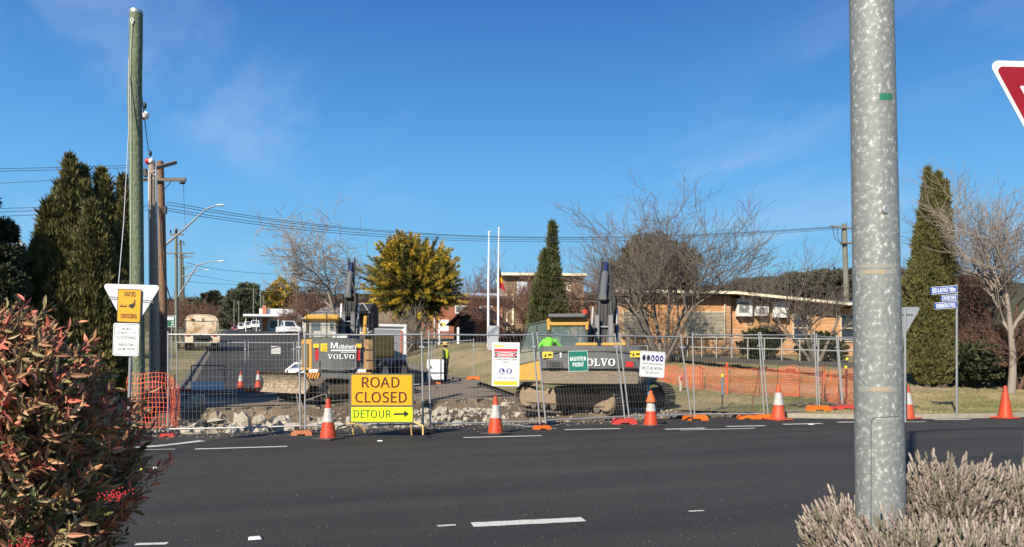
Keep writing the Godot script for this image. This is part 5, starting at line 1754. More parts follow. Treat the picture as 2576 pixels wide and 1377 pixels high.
func make_fence() -> void:
	var front := "fence panels along the front of the works"
	fence_panel("leftmost front fence panel beside the orange netting", [422, 842, 422, 1080, 16.05], [751, 842, 755, 1072, 16.3], front)
	fence_panel("front fence panel behind the road closed board", [766, 842, 767, 1072, 16.3], [1060, 842, 1064, 1067, 16.75], front)
	fence_panel("front fence panel that carries the danger sign", [1078, 842, 1082, 1067, 16.8], [1340, 843, 1357, 1060, 17.6], front)
	fence_panel("front fence panel that carries the muster point sign", [1351, 843, 1372, 1058, 17.7], [1547, 846, 1571, 1048, 18.9], front)
	fence_panel("front fence panel that carries the must be worn sign", [1558, 845, 1582, 1048, 19.0], [1712, 848, 1738, 1043, 19.9], front)
	fence_panel("front fence panel before the two blue-topped stakes", [1742, 843, 1747, 1042, 20.0], [1909, 843, 1922, 1041, 20.5], front)
	fence_panel("front fence panel left of the last red foot", [1914, 843, 1932, 1040, 20.5], [2049, 843, 2056, 1029, 22.0], front)
	fence_panel("last front fence panel before the steel pole", [2054, 846, 2062, 1028, 22.1], [2104, 850, 2119, 1028, 22.8], front)
	fence_panel("front fence panel running behind the steel pole", [2108, 850, 2121, 1028, 22.8], [2236, 846, 2240, 1024, 24.5], front)
	fence_foot("small red foot at the left end of the fence", 420, 1104, 16.0, 0.3, "red", 0.3)
	fence_foot("faded orange foot left of the first cone", 760, 1098, 16.3, 0.46, "faded", 0.05)
	fence_foot("faded orange foot right of the road closed board", 1074, 1090, 16.7, 0.3, "faded", 0.4)
	fence_foot("dark brown foot under the right end of the road closed board", 1030, 1089, 16.8, 0.36, "faded", 0.9)
	fence_foot("bright orange foot below the danger sign panel joint", 1363, 1080, 17.6, 0.4, "bright", 0.25)
	fence_foot("red foot left of the leaning orange cone", 1570, 1067, 18.95, 0.62, "red", 0.1)
	fence_foot("bright orange foot under the grass-side panel joint", 1749, 1057, 20.1, 0.66, "bright", 0.05)
	fence_foot("left one of two adjoining orange feet by the kerb", 1877, 1055, 20.5, 0.46, "bright", 0.0)
	fence_foot("right one of two adjoining orange feet by the kerb", 1922, 1055, 20.5, 0.56, "bright", 0.0)
	var gy := GH(15.0, 18.4) - 0.01
	fence_foot("orange foot on the grass left of two red feet", 2058, 1037, 21.6, 0.68, "bright", 0.1, G(2058, 21.6).y)
	fence_foot("left red foot on the grass near the steel pole", 2097, 1035, 22.0, 0.4, "red", 0.1, G(2097, 22.0).y)
	fence_foot("right red foot on the grass near the steel pole", 2128, 1035, 22.2, 0.48, "red", 0.1, G(2128, 22.2).y)
	# second line of panels further up the side street
	var rear := "fence panels further up the side street"
	var xs := [[440, 862, 993, 31.2], [620, 862, 984, 31.6], [742, 863, 980, 32.0], [905, 863, 974, 32.4], [1090, 862, 966, 32.8], [1195, 856, 962, 33.2]]
	var said := ["rear fence panel carrying the framed white board", "rear fence panel behind the two rear cones", "rear fence panel with the small pale notice", "rear fence panel hidden behind the left excavator", "rear fence panel beside the worker in yellow"]
	for i in 5:
		var p: Array = xs[i]
		var q: Array = xs[i + 1]
		fence_panel(said[i], [p[0] + 4, p[1], p[0] + 4, p[2], p[3]], [q[0] - 4, q[1], q[0] - 4, q[2], q[3]], rear)
	fence_foot("rear foot in shade near the left kerb", 467, 995, 31.3, 0.5, "red", 0.0, G(467, 31.3).y)
	fence_foot("rear foot in shade in front of the rear cones", 632, 986, 31.6, 0.6, "bright", 0.0, G(632, 31.6).y)
	fence_foot("rear orange foot left of the worker in yellow", 1094, 966, 32.8, 0.5, "bright", 0.1, G(1094, 32.8).y)
	fence_foot("rear orange foot right of the worker in yellow", 1190, 967, 33.1, 0.6, "bright", 0.1, G(1190, 33.1).y)
	# boards on the rear fence
	var z := 31.2
	var k := z / F
	var n := thing("site_board", "black frame with a long white board on the rear fence", "board", W(524, 982, z))
	var b := MB.new()
	for q in [[-42, 0, -42, 62], [41, 0, 41, 62], [-42, 62, 41, 62], [-42, 0, 41, 0]]:
		b.cyl(Vector3(q[0] * k, q[1] * k, 0.05), Vector3(q[2] * k, q[3] * k, 0.05), 0.025, 7)
	put("frame", b, mat("dark_steel"), n)
	plate("panel", rounded(84 * k, 22 * k, 0.01), 0.08, 0.01, mat("banner_white", Vector3(0.72, 0.72, 0.72), 0.6), n, Vector2(0, 11 * k))
	z = 32.1
	k = z / F
	n = thing("small_notice", "small pale square notice on the rear fence", "sign", W(694, 881, z) + Vector3(0, 0, 0.06))
	plate("panel", rounded(24 * k, 20 * k, 0.01), 0.0, 0.005, mat("notice_grey", Vector3(0.45, 0.46, 0.46), 0.6), n)
	z = 32.6
	k = z / F
	n = thing("site_banner", "white banner with a blue stripe beside the worker", "banner", W(1095, 930, z) + Vector3(0, 0, 0.06))
	plate("sheet", rounded(42 * k, 50 * k, 0.01), 0.0, 0.006, mat("banner_white"), n)
	plate("stripe", rounded(42.2 * k, 3.5 * k, 0.004), 0.004, 0.004, mat("banner_navy", Vector3(0.02, 0.025, 0.08), 0.6), n, Vector2(0, -9 * k))
	plate("stripe", rounded(3 * k, 50 * k, 0.004), 0.007, 0.004, mat("banner_navy"), n, Vector2(14 * k, 0))
	text(n, "rk", Vector3(-12 * k, 6 * k, 0.004), 11 * k, 9 * k, mat("sign_black"), sans_bold)
	# cones
	cone("scarred cone with a dark rubber base left of the road closed board", 825, 1105, 15.5, 0.83, "rubber", 0.0, 0.0)
	cone("clean red and white cone left of centre below the danger sign", 1246, 1092, 16.5, 0.835, "rubber")
	cone("cone draped with an orange bag below the must be worn sign", 1637, 1072, 18.4, 0.86, "rubber")
	cone("scuffed cone by the kerb in front of the orange feet", 1958, 1057, 20.2, 0.95, "pale")
	cone("banded cone just right of the steel pole", 2283, 1052, 20.6, 0.92, "pale")
	cone("plain orange cone without a band at the right", 2529, 1050, 20.7, 0.9, "plain")
	var n2 := thing("orange_bag", "limp orange bag pulled over the tip of a cone", "bag", W(1637, 1002, 18.38))
	b = MB.new()
	b.lathe([Vector2(0.0, 0.19), Vector2(0.035, 0.17), Vector2(0.05, 0.1), Vector2(0.09, 0.02), Vector2(0.12, -0.09), Vector2(0.115, -0.1)], 9)
	put("cloth", b, mat("bag_orange", Vector3(0.75, 0.13, 0.03), 0.8), n2)
	cone("left of two shaded cones behind the rubble", 605, 979, 33.0, 0.78, "rubber", G(605, 33.0).y)
	cone("right of two shaded cones behind the rubble", 649, 975, 33.6, 0.78, "rubber", G(649, 33.6).y)

# ---------- netting, stakes, rubble, small things ----------
func netting(label: String, pts: Array, cell: float, sag: float, group: String) -> void:     # pts: [x, top y, bottom y, depth]
	var tops := []
	var bots := []
	for q in pts:
		tops.append(W(q[0], q[1], q[3]))
		bots.append(W(q[0], q[2], q[3]))
	var n := thing("barrier_netting", label, "netting", bots[0], 0.0, group)
	var o: Vector3 = bots[0]
	var cum := [0.0]
	for i in tops.size() - 1:
		cum.append(cum[-1] + ((tops[i + 1] as Vector3) - tops[i]).length())
	var total: float = cum[-1]
	var at := func(d: float, f: float) -> Vector3:
		var i := 0
		while i < cum.size() - 2 and d > cum[i + 1]:
			i += 1
		var u: float = clampf((d - cum[i]) / maxf(0.001, cum[i + 1] - cum[i]), 0.0, 1.0)
		var p: Vector3 = (bots[i] as Vector3).lerp(bots[i + 1], u).lerp((tops[i] as Vector3).lerp(tops[i + 1], u), f)
		p.y -= sag * sin(u * PI) * f
		p += Vector3(lump.get_noise_2d(d * 60.0, f * 90.0), lump.get_noise_2d(d * 50.0 + 99.0, f * 60.0), lump.get_noise_2d(d * 70.0 + 33.0, f * 70.0)) * 0.06
		return p - o
	var b := MB.new()
	var cols := int(total / cell)
	var rows := int(1.0 / cell * 0.85)
	var w := cell * 0.062
	for i in cols + 1:
		var d := total * i / cols
		for j in rows:
			var p: Vector3 = at.call(d, float(j) / rows)
			var q: Vector3 = at.call(d, (j + 1.0) / rows)
			b.quad(p - Vector3(w, 0, 0), p + Vector3(w, 0, 0), q + Vector3(w, 0, 0), q - Vector3(w, 0, 0))
	for j in rows + 1:
		var h := w * (2.0 if j % 9 == 0 else 0.9)
		for i in cols:
			var p: Vector3 = at.call(total * i / cols, float(j) / rows)
			var q: Vector3 = at.call(total * (i + 1.0) / cols, float(j) / rows)
			b.quad(p - Vector3(0, h, 0), q - Vector3(0, h, 0), q + Vector3(0, h, 0), p + Vector3(0, h, 0))
	stuff(put("mesh_net", b, mat("net_orange", Vector3(0.8, 0.13, 0.045), 0.6), n))
	for i in pts.size():
		if i % 2 == 0:
			var s := MB.new()
			s.cyl(bots[i] - o - Vector3(0, 0.25, 0.05), tops[i] - o + Vector3(0, 0.06, -0.05), 0.014, 6)
			put("stake", s, mat("stake_steel", Vector3(0.06, 0.055, 0.05), 0.7, 0.3), n)
func make_works() -> void:
	var group := "orange barrier netting"
	netting("orange netting wrapped round the foot of the green pole", [[322, 935, 1075, 15.95], [352, 938, 1078, 15.9], [392, 936, 1078, 15.9], [425, 940, 1076, 16.0], [436, 950, 1076, 16.4], [448, 972, 1076, 16.6]], 0.072, 0.0, group)
	netting("long orange netting below the walkway", [[1632, 912, 958, 30.0], [1700, 917, 983, 27.5], [1762, 920, 988, 27.0], [1828, 921, 996, 26.0], [1912, 926, 1000, 25.4], [1995, 919, 1000, 25.2], [2075, 921, 1000, 25.0]], 0.055, 0.09, group)
	netting("crumpled orange netting hanging at the right-hand fence end", [[2070, 935, 1008, 24.2], [2094, 930, 1025, 23.4], [2112, 932, 1036, 22.9], [2134, 928, 1036, 22.7], [2162, 926, 1030, 22.9]], 0.05, 0.0, group)
	netting("doubled pale orange netting fold in the middle of the long net", [[1958, 924, 998, 24.9], [1990, 921, 998, 24.8], [2012, 932, 999, 24.8]], 0.045, 0.0, group)
	netting("doubled orange netting fold near the leftmost stake", [[1722, 919, 985, 26.6], [1744, 918, 986, 26.5], [1768, 930, 986, 26.5]], 0.045, 0.0, group)
	# pegs and stakes on the grass
	var blue := mat("peg_blue", Vector3(0.05, 0.2, 0.38), 0.6)
	var timber := mat("peg_timber", Vector3(0.42, 0.36, 0.3), 0.8)
	for q in [[1817, 943, 1038, 22.3, "black and blue peg with a yellow cap on the grass", true], [1631, 950, 1048, 19.3, "blue stake rising behind the bagged cone", false]]:
		var n := thing("marker_peg", q[4], "peg", W(q[0], q[2], q[3]), 0.0, "marker pegs")
		var g := ground(n.position).y
		n.position.y = g
		var top := W(q[0], q[1], q[3]).y - g
		var b := MB.new()
		b.cyl(Vector3(0, -0.2, 0), Vector3(0, top * 0.42, 0), 0.02, 7)
		put("lower_shaft", b, mat("dark_steel"), n)
		b = MB.new()
		b.cyl(Vector3(0, top * 0.42, 0), Vector3(0, top * 0.94, 0), 0.022, 7)
		put("upper_shaft", b, blue, n)
		if q[5]:
			b = MB.new()
			b.bbox(Vector3(0, top * 0.97, 0), Vector3(0.07, 0.09, 0.07), 0.015)
			put("cap", b, mat("cap_yellow", Vector3(0.85, 0.7, 0.02), 0.5), n)
	for q in [[1711, 952, 990, 26.0, "white timber peg with red tip in front of the netting"]]:
		var n := thing("survey_peg", q[4], "peg", G(q[0], q[3]))
		var b := MB.new()
		b.box(Vector3(0, 0.2, 0), Vector3(0.07, 0.6, 0.03), Basis(Vector3.BACK, 0.06))
		put("timber", b, timber, n)
		b = MB.new()
		b.ball(Vector3(0.03, 0.42, 0.02), Vector3(0.05, 0.08, 0.03), 5, 7)
		put("red_tip", b, mat("red_plastic", Vector3(0.55, 0.02, 0.02), 0.35), n)
	for q in [[2114, 926, 23.6, "yellow-capped star picket left of the steel pole"], [2128, 927, 23.4, "second yellow-capped star picket by the steel pole"], [2131, 906, 25.5, "tallest yellow-capped star picket by the walkway"], [1829, 919, 25.6, "orange-sleeved star picket holding the long netting"]]:
		var n := thing("star_picket", q[3], "picket", G(q[0], q[2]), 0.0, "star pickets")
		var top := W(q[0], q[1], q[2]).y - n.position.y
		var b := MB.new()
		b.box(Vector3(0, top * 0.5 - 0.1, 0), Vector3(0.035, top + 0.2, 0.012))
		b.box(Vector3(0, top * 0.5 - 0.1, 0.012), Vector3(0.012, top + 0.2, 0.03))
		put("shaft", b, mat("dark_steel") if q[0] != 1829 else mat("sleeve_orange", Vector3(0.8, 0.09, 0.02), 0.6), n)
		b = MB.new()
		b.bbox(Vector3(0, top + 0.03, 0), Vector3(0.07, 0.1, 0.07), 0.015)
		put("cap", b, mat("cap_yellow") if q[0] != 1829 else mat("sleeve_orange"), n)
	var rr := thing("rusty_rod", "bent rusty steel rod standing in the grass", "rod", G(1893, 21.5))
	var rb := MB.new()
	rb.tube([Vector3(0, -0.1, 0), Vector3(0.0, 0.4, 0), Vector3(0.12, 0.75, 0), Vector3(0.22, 1.3, -0.1)], 0.015, 6)
	put("shaft", rb, mat("rust", Vector3(0.16, 0.06, 0.03), 0.9), rr)
	# clods of soil on the verge
	for q in [[1880, 21.3, 0.62, 0.16, "low dark heap of soil in the grass"], [2050, 22.6, 0.7, 0.16, "dark heap of soil near the red feet"], [1760, 21.2, 0.45, 0.09, "small smear of soil by the joint of the panels"]]:
		var n := thing("soil_heap", q[4], "soil", G(q[0], q[1]), 0.0, "soil heaps on the verge")
		var b := MB.new()
		for i in 60:
			var a := rng.randf() * TAU
			var u := sqrt(rng.randf())
			var s := rng.randf_range(0.03, 0.09)
			rock(b, Vector3(cos(a) * u * q[2] * 1.5, q[3] * (1.0 - u * u) * 0.8, sin(a) * u * q[2] * 0.6), Vector3(s, s * 0.7, s), i)
		stuff(put("clods", b, mat("dark_soil", Vector3(0.1, 0.08, 0.055), 0.97), n))
	# broken concrete
	var pale := mat("concrete_broken", Vector3(0.5, 0.46, 0.39), 0.93, 0.0, ramp_tex("broken", 0.03, 5, [[0.0, 0.4, 0.36, 0.3], [0.5, 0.8, 0.78, 0.72], [1.0, 1.0, 1.0, 0.97]], FastNoiseLite.TYPE_SIMPLEX_SMOOTH, 512), 1.3, noise_tex("soil_bump", 0.05, 5, 0, 1, FastNoiseLite.TYPE_SIMPLEX_SMOOTH, 512, 8.0), 1.0)
	var dusty := mat("concrete_dusty", Vector3(0.3, 0.25, 0.19), 0.95, 0.0, ramp_tex("broken", 0.03, 5, []), 1.3)
	var slabs := [[520, 1044, 22.0, 0.95, 0.22, 0.4, "long flat broken slab left of the big upright chunk"], [490, 1036, 24.0, 0.5, 0.35, 0.3, "square-edged concrete block at the left end of the trench"], [608, 1043, 20.5, 0.36, 0.5, 0.28, "big upright jagged concrete chunk in the trench"], [585, 1063, 19.4, 0.3, 0.3, 0.25, "jagged foot-shaped chunk below the big upright one"], [500, 1062, 19.2, 0.2, 0.32, 0.22, "pointed pale chunk near the left netting"], [540, 1066, 19.2, 0.3, 0.26, 0.2, "rounded rough chunk between pointed ones"], [640, 1052, 21.6, 0.55, 0.14, 0.5, "dark-edged slab leaning right of the upright chunk"], [712, 1040, 22.4, 0.36, 0.26, 0.25, "rounded speckled concrete lump by the rebar"], [742, 1052, 21.5, 0.42, 0.2, 0.3, "concrete lump behind the first fence joint"], [680, 1052, 20.3, 0.8, 0.12, 0.45, "broad tilted slab left of the first fence joint"], [470, 1058, 19.4, 0.25, 0.25, 0.25, "small block against the netting"], [800, 1045, 22.0, 0.5, 0.2, 0.3, "slab edge behind the scarred cone"], [850, 1060, 20.5, 0.5, 0.25, 0.3, "broken slab between the cone and the board"], [1060, 1040, 21.5, 0.35, 0.3, 0.3, "chunk right of the detour panel"], [1378, 1062, 19.6, 0.3, 0.22, 0.2, "single pale chunk near the tracks"]]
	for q in slabs:
		var p := W(q[0], q[1], q[2])
		var d := to_st(p)
		p.y = dig_h(d.x, d.y) + q[4] * 0.55
		var n := thing("concrete_chunk", q[6], "concrete", p, rng.randf_range(-0.5, 0.5), "broken concrete in the trench")
		n.rotation.z = rng.randf_range(-0.25, 0.25)
		n.rotation.x = rng.randf_range(-0.2, 0.2)
		var b := MB.new()
		rock(b, Vector3.ZERO, Vector3(q[3] * 0.62, q[4] * 0.7, q[5] * 0.7), int(q[0]), 0.55)
		put("lump", b, pale, n)
		b = MB.new()
		for i in 9:
			rock(b, Vector3(rng.randf_range(-0.6, 0.6) * q[3], -q[4] * 0.5, q[5] * rng.randf_range(0.2, 0.9)), Vector3.ONE * rng.randf_range(0.02, 0.06), i + int(q[0]))
		stuff(put("crumbs", b, dusty, n))
	# rear edge of the cut: broken slab face
	var b := MB.new()
	var prev := []
	for i in 75:
		var s := -1.9 + i * 0.155
		var cut := 25.75 + 0.16 * lump.get_noise_1d(s * 70.0) + 0.06 * lump.get_noise_1d(s * 300.0)
		var top := street_h(s, 26.0) + 0.006
		var row := [ST(s, 26.2, top), ST(s, cut, top + 0.01 * lump.get_noise_1d(s * 200.0)), ST(s, cut + 0.05 + 0.05 * lump.get_noise_1d(s * 500.0), top - 0.12), ST(s, cut + 0.02, top - 0.2), ST(s, cut - 0.12, top - 0.42)]
		if prev:
			for j in 4:
				b.quad(prev[j], row[j], row[j + 1], prev[j + 1])
		prev = row
	setting("cut_edge", b, dusty)
	# many small pieces
	var shapes := []
	for i in 6:
		var m := MB.new()
		rock(m, Vector3.ZERO, Vector3.ONE, i * 17 + 3, 0.5)
		shapes.append(m.mesh())
	for i in 130:
		var s := rng.randf_range(4.6, 9.2)
		var t := 23.4 + rng.randfn() * 0.65 + 0.4 * sin(s)
		if i >= 80:
			s = rng.randf_range(-1.4, 4.6)
			t = rng.randf_range(18.8, 25.0)
		var r := rng.randf_range(0.07, 0.17) if i < 80 else rng.randf_range(0.08, 0.3)
		var right := i < 80
		var o := put_mesh("rubble_piece", shapes[rng.randi() % 6], pale if rng.randf() < 0.72 else (dusty if rng.randf() < 0.6 else mat("tar_lump", Vector3(0.05, 0.048, 0.045), 0.9)), self, Transform3D(Basis.from_euler(Vector3(rng.randf() * TAU, rng.randf() * TAU, rng.randf() * TAU)) * Basis.from_scale(Vector3(r, r * 0.75, r * 0.9)), ST(s, t, dig_h(s, t) + r * 0.35)))
		tag(o, "pale concrete piece in the heap right of the road closed board" if right else "loose pale concrete piece strewn among the big slabs at left", "rubble", "pale rubble heaped at right" if right else "loose rubble strewn at left")
	var where := []
	var cols := PackedColorArray()
	for i in 5200:
		var s := rng.randf_range(-1.8, 12.0)
		var t := rng.randf_range(18.0, 25.8)
		var near := exp(-pow((t - 23.5 - 0.4 * sin(s)) / 0.9, 2.0)) if s > 4.0 and s < 9.6 else 0.4
		if rng.randf() > near + 0.25:
			continue
		var r := rng.randf_range(0.012, 0.06) * (1.6 if near > 0.5 and rng.randf() < 0.5 else 1.0)
		where.append(Transform3D(Basis.from_euler(Vector3(rng.randf() * TAU, rng.randf() * TAU, 0)) * Basis.from_scale(Vector3(r, r * 0.8, r)), ST(s, t, dig_h(s, t) + r * 0.3)))
		cols.append(Color(0.5, 0.46, 0.4).lerp(Color(0.16, 0.12, 0.08), rng.randf() if near > 0.5 else rng.randf_range(0.3, 1.0)))
	for i in 420:
		var s := rng.randf_range(-1.8, 10.5)
		var t := 17.9 - absf(rng.randfn()) * 0.5
		var r := rng.randf_range(0.006, 0.022)
		where.append(Transform3D(Basis.from_scale(Vector3(r, r * 0.7, r)), ST(s, t, r * 0.4)))
		cols.append(Color(0.4, 0.35, 0.28))
	for i in 220:                                    # spilled soil and stones where the kerb has been taken out
		var t := rng.randf_range(16.6, 18.6)
		var s := kerb_right(t) + rng.randf_range(-0.5, 0.3)
		if s > 14.2:
			continue
		var r := rng.randf_range(0.02, 0.07)
		where.append(Transform3D(Basis.from_euler(Vector3(rng.randf() * TAU, rng.randf() * TAU, 0)) * Basis.from_scale(Vector3(r, r * 0.8, r)), ST(s, t, r * 0.4)))
		cols.append(Color(0.3, 0.24, 0.16) * rng.randf_range(0.6, 1.2))
	var rub := copies("rubble", shapes[2], where, cols, leafmat("rubble_small", 0.95), self)
	tag(rub, "small stones and crumbs strewn through the dug trench", "rubble")
	where = []
	cols = PackedColorArray()
	for i in 4200:
		var t := 5.0 + pow(rng.randf(), 1.6) * 10.0
		var s := rng.randf_range(-7.0, 14.0)
		var r := rng.randf_range(0.002, 0.0055)
		where.append(Transform3D(Basis.from_scale(Vector3(r, r * 0.7, r)), ST(s, t, r * 0.3)))
		cols.append(Color(0.26, 0.25, 0.22) * rng.randf_range(0.2, 1.1))
	var grit := copies("grit", shapes[4], where, cols, leafmat("rubble_small", 0.95), self)
	tag(grit, "fine loose grit lying on the main road", "grit")
	# reinforcing bars
	for q in [[[[745, 992, 23.0], [752, 1035, 22.0]], "left upright reinforcing bar beside the blade"], [[[752, 990, 23.0], [762, 1034, 22.0]], "right upright reinforcing bar beside the blade"], [[[768, 1008, 23.0], [812, 993, 23.0], [820, 992, 23.0], [822, 1004, 23.0], [818, 1012, 23.0]], "hooked reinforcing bar in front of the blade"], [[[690, 1062, 20.5], [715, 1058, 20.5], [750, 1040, 21.0], [775, 1022, 22.0]], "long curved reinforcing bar over the rubble"], [[[560, 1050, 20.0], [585, 1068, 19.5]], "thin bar across the left rubble"], [[[700, 1000, 23.0], [692, 1028, 22.5]], "short bar standing in the brown dirt"], [[[1165, 1000, 24.0], [1170, 1020, 24.0]], "short bar standing in the right rubble"]]:
		var p0 := W(q[0][0][0], q[0][0][1], q[0][0][2])
		var n := thing("reinforcing_bar", q[1], "steel bar", p0, 0.0, "bent reinforcing bars")
		var bar := MB.new()
		var pts := []
		for e in q[0]:
			pts.append(W(e[0], e[1], e[2]) - p0)
		bar.tube(pts, 0.011, 6)
		put("rod", bar, mat("bar_steel", Vector3(0.36, 0.3, 0.25), 0.7, 0.3), n)
	# road studs
	for q in [[640, 1357, 0.12, "white", "white raised road stud in the foreground"], [955, 1111, 0.1, "white", "white road stud in front of the road closed board"], [2040, 1069, 0.12, "white", "white road stud near the kerb dashes"], [332, 1173, 0.1, "yellow", "upper yellow road stud by the red bush"], [350, 1183, 0.1, "yellow", "lower yellow road stud by the red bush"], [390, 1179, 0.09, "white", "white road stud beside the red bush"]]:
		var dz: float = F * EYE / (q[1] - HORIZON)
		var p := W(q[0], q[1], dz)
		p.y = 0.0
		var n := thing("road_stud", q[4], "road stud", p, 0.35, "raised road studs")
		var s := MB.new()
		var w: float = q[2]
		var lo := [Vector3(-w * 0.5, 0.004, -w * 0.45), Vector3(w * 0.5, 0.004, -w * 0.45), Vector3(w * 0.5, 0.004, w * 0.45), Vector3(-w * 0.5, 0.004, w * 0.45)]
		var hi := [Vector3(-w * 0.36, 0.022, -w * 0.2), Vector3(w * 0.36, 0.022, -w * 0.2), Vector3(w * 0.36, 0.022, w * 0.2), Vector3(-w * 0.36, 0.022, w * 0.2)]
		s.quad(hi[0], hi[1], hi[2], hi[3], Vector3.UP)
		for i in 4:
			var j := (i + 1) % 4
			var mm: Vector3 = ((lo[i] + lo[j]) * 0.5).normalized() + Vector3.UP
			s.quad(lo[i], lo[j], hi[j], hi[i], mm.normalized())
		put("stud", s, mat("stud_white", Vector3(0.75, 0.75, 0.73), 0.4) if q[3] == "white" else mat("cap_yellow"), n)
		s = MB.new()
		s.bbox(Vector3(0, 0.002, 0), Vector3(w * 1.25, 0.008, w * 1.1), 0.003)
		put("pad", s, mat("bitumen", Vector3(0.015, 0.015, 0.015), 0.8), n)
func rock(b: MB, at: Vector3, r: Vector3, seed_: int, rough := 0.4) -> void:       # a jagged faceted lump
	var rg := RandomNumberGenerator.new()
	rg.seed = seed_ * 977 + 13
	var ring := []
	var cols := 7
	for i in 4:
		var a := PI * (i + 1) / 5.0
		var row := []
		for j in cols:
			var e := TAU * (j + (i % 2) * 0.5) / cols
			var k := 1.0 + rg.randf_range(-rough, rough * 0.8)
			row.append(at + Vector3(sin(a) * cos(e), cos(a), sin(a) * sin(e)) * k * r)
		ring.append(row)
	var top := at + Vector3(0, r.y * rg.randf_range(0.7, 1.1), 0)
	var bot := at - Vector3(0, r.y * rg.randf_range(0.7, 1.1), 0)
	for j in cols:
		var l := (j + 1) % cols
		_out(b, top, ring[0][j], ring[0][l], at)
		_out(b, bot, ring[3][j], ring[3][l], at)
		for i in 3:
			_out(b, ring[i][j], ring[i][l], ring[i + 1][j], at)
			_out(b, ring[i][l], ring[i + 1][l], ring[i + 1][j], at)
func _out(b: MB, p: Vector3, q: Vector3, s: Vector3, mid: Vector3) -> void:
	var m := (q - p).cross(s - p).normalized()
	if m.dot((p + q + s) / 3.0 - mid) < 0.0:
		m = -m
	b.face(p, q, s, m)
# ---------- buildings ----------
var brick_mesh: ArrayMesh
func brick_wall(node: Node3D, origin: Vector3, along: Vector3, wide: float, high: float, tones: Array, holes: Array, single: int, mortar: Material, slope := 0.0, called := "wall") -> void:
	# bricks stand 9 mm proud of a mortar bed; the first rows in view are separate pieces
	var up := Vector3.UP
	var out := along.cross(up).normalized() * -1.0
	if out.z < 0.0:
		out = -out
	if brick_mesh == null:
		var bm := MB.new()
		bm.bbox(Vector3.ZERO, Vector3(0.226, 0.074, 0.03), 0.004)
		brick_mesh = bm.mesh()
	var bed := MB.new()
	bed.quad(origin, origin + along * wide, origin + along * wide + up * (high + slope * wide), origin + up * high, out)
	bed.quad(origin - out * 0.2, origin + along * wide - out * 0.2, origin + along * wide + up * (high + slope * wide) - out * 0.2, origin + up * high - out * 0.2, -out)
	put(called, bed, mortar, node)
	var turn := Basis(along, up, out)
	var groups := {}
	for i in tones.size():
		var gm := MB.new()
		groups[i] = gm
	var mats_ := []
	for i in tones.size():
		var c: Vector3 = tones[i]
		mats_.append(mat("brick_%.3f_%.3f" % [c.x, c.y], c, 0.92, 0.0, noise_tex("grime", 0.02, 5, 0.8, 1.0), 3.0))
	var rows := int((high + maxf(0.0, slope * wide)) / 0.086)
	var made := 0
	for r in rows:
		var y := 0.043 + r * 0.086
		var n := int(wide / 0.24)
		for i in n + 1:
			var x := 0.12 + i * 0.24 - (0.12 if r % 2 else 0.0)
			if x < 0.11 or x > wide - 0.11 or y > high + slope * x - 0.04:
				continue
			var hole := false
			for h in holes:
				if x > h[0] - 0.05 and x < h[1] + 0.05 and y > h[2] and y < h[3]:
					hole = true
			if hole:
				continue
			var k := rng.randi() % tones.size()
			var p := origin + along * x + up * y + out * (0.0 + rng.randf_range(-0.002, 0.004))
			if made < single and rng.randf() < 0.45 and x > 0.4 * wide:
				put_mesh("brick", brick_mesh, mats_[k], node, Transform3D(turn, p))
				made += 1
			else:
				var gm: MB = groups[k]
				var a := along * 0.113
				var e := up * 0.037
				var f := p + out * 0.015
				gm.quad(f - a - e, f + a - e, f + a + e, f - a + e, out)
				gm.quad(f - a + e, f + a + e, p + a + e, p - a + e, up)
				gm.quad(f - a - e, f + a - e, p + a - e, p - a - e, -up)
				gm.quad(f + a - e, f + a + e, p + a + e, p + a - e, along)
				gm.quad(f - a - e, f - a + e, p - a + e, p - a - e, -along)
	for i in tones.size():
		stuff(put("brickwork", groups[i], mats_[i], node))

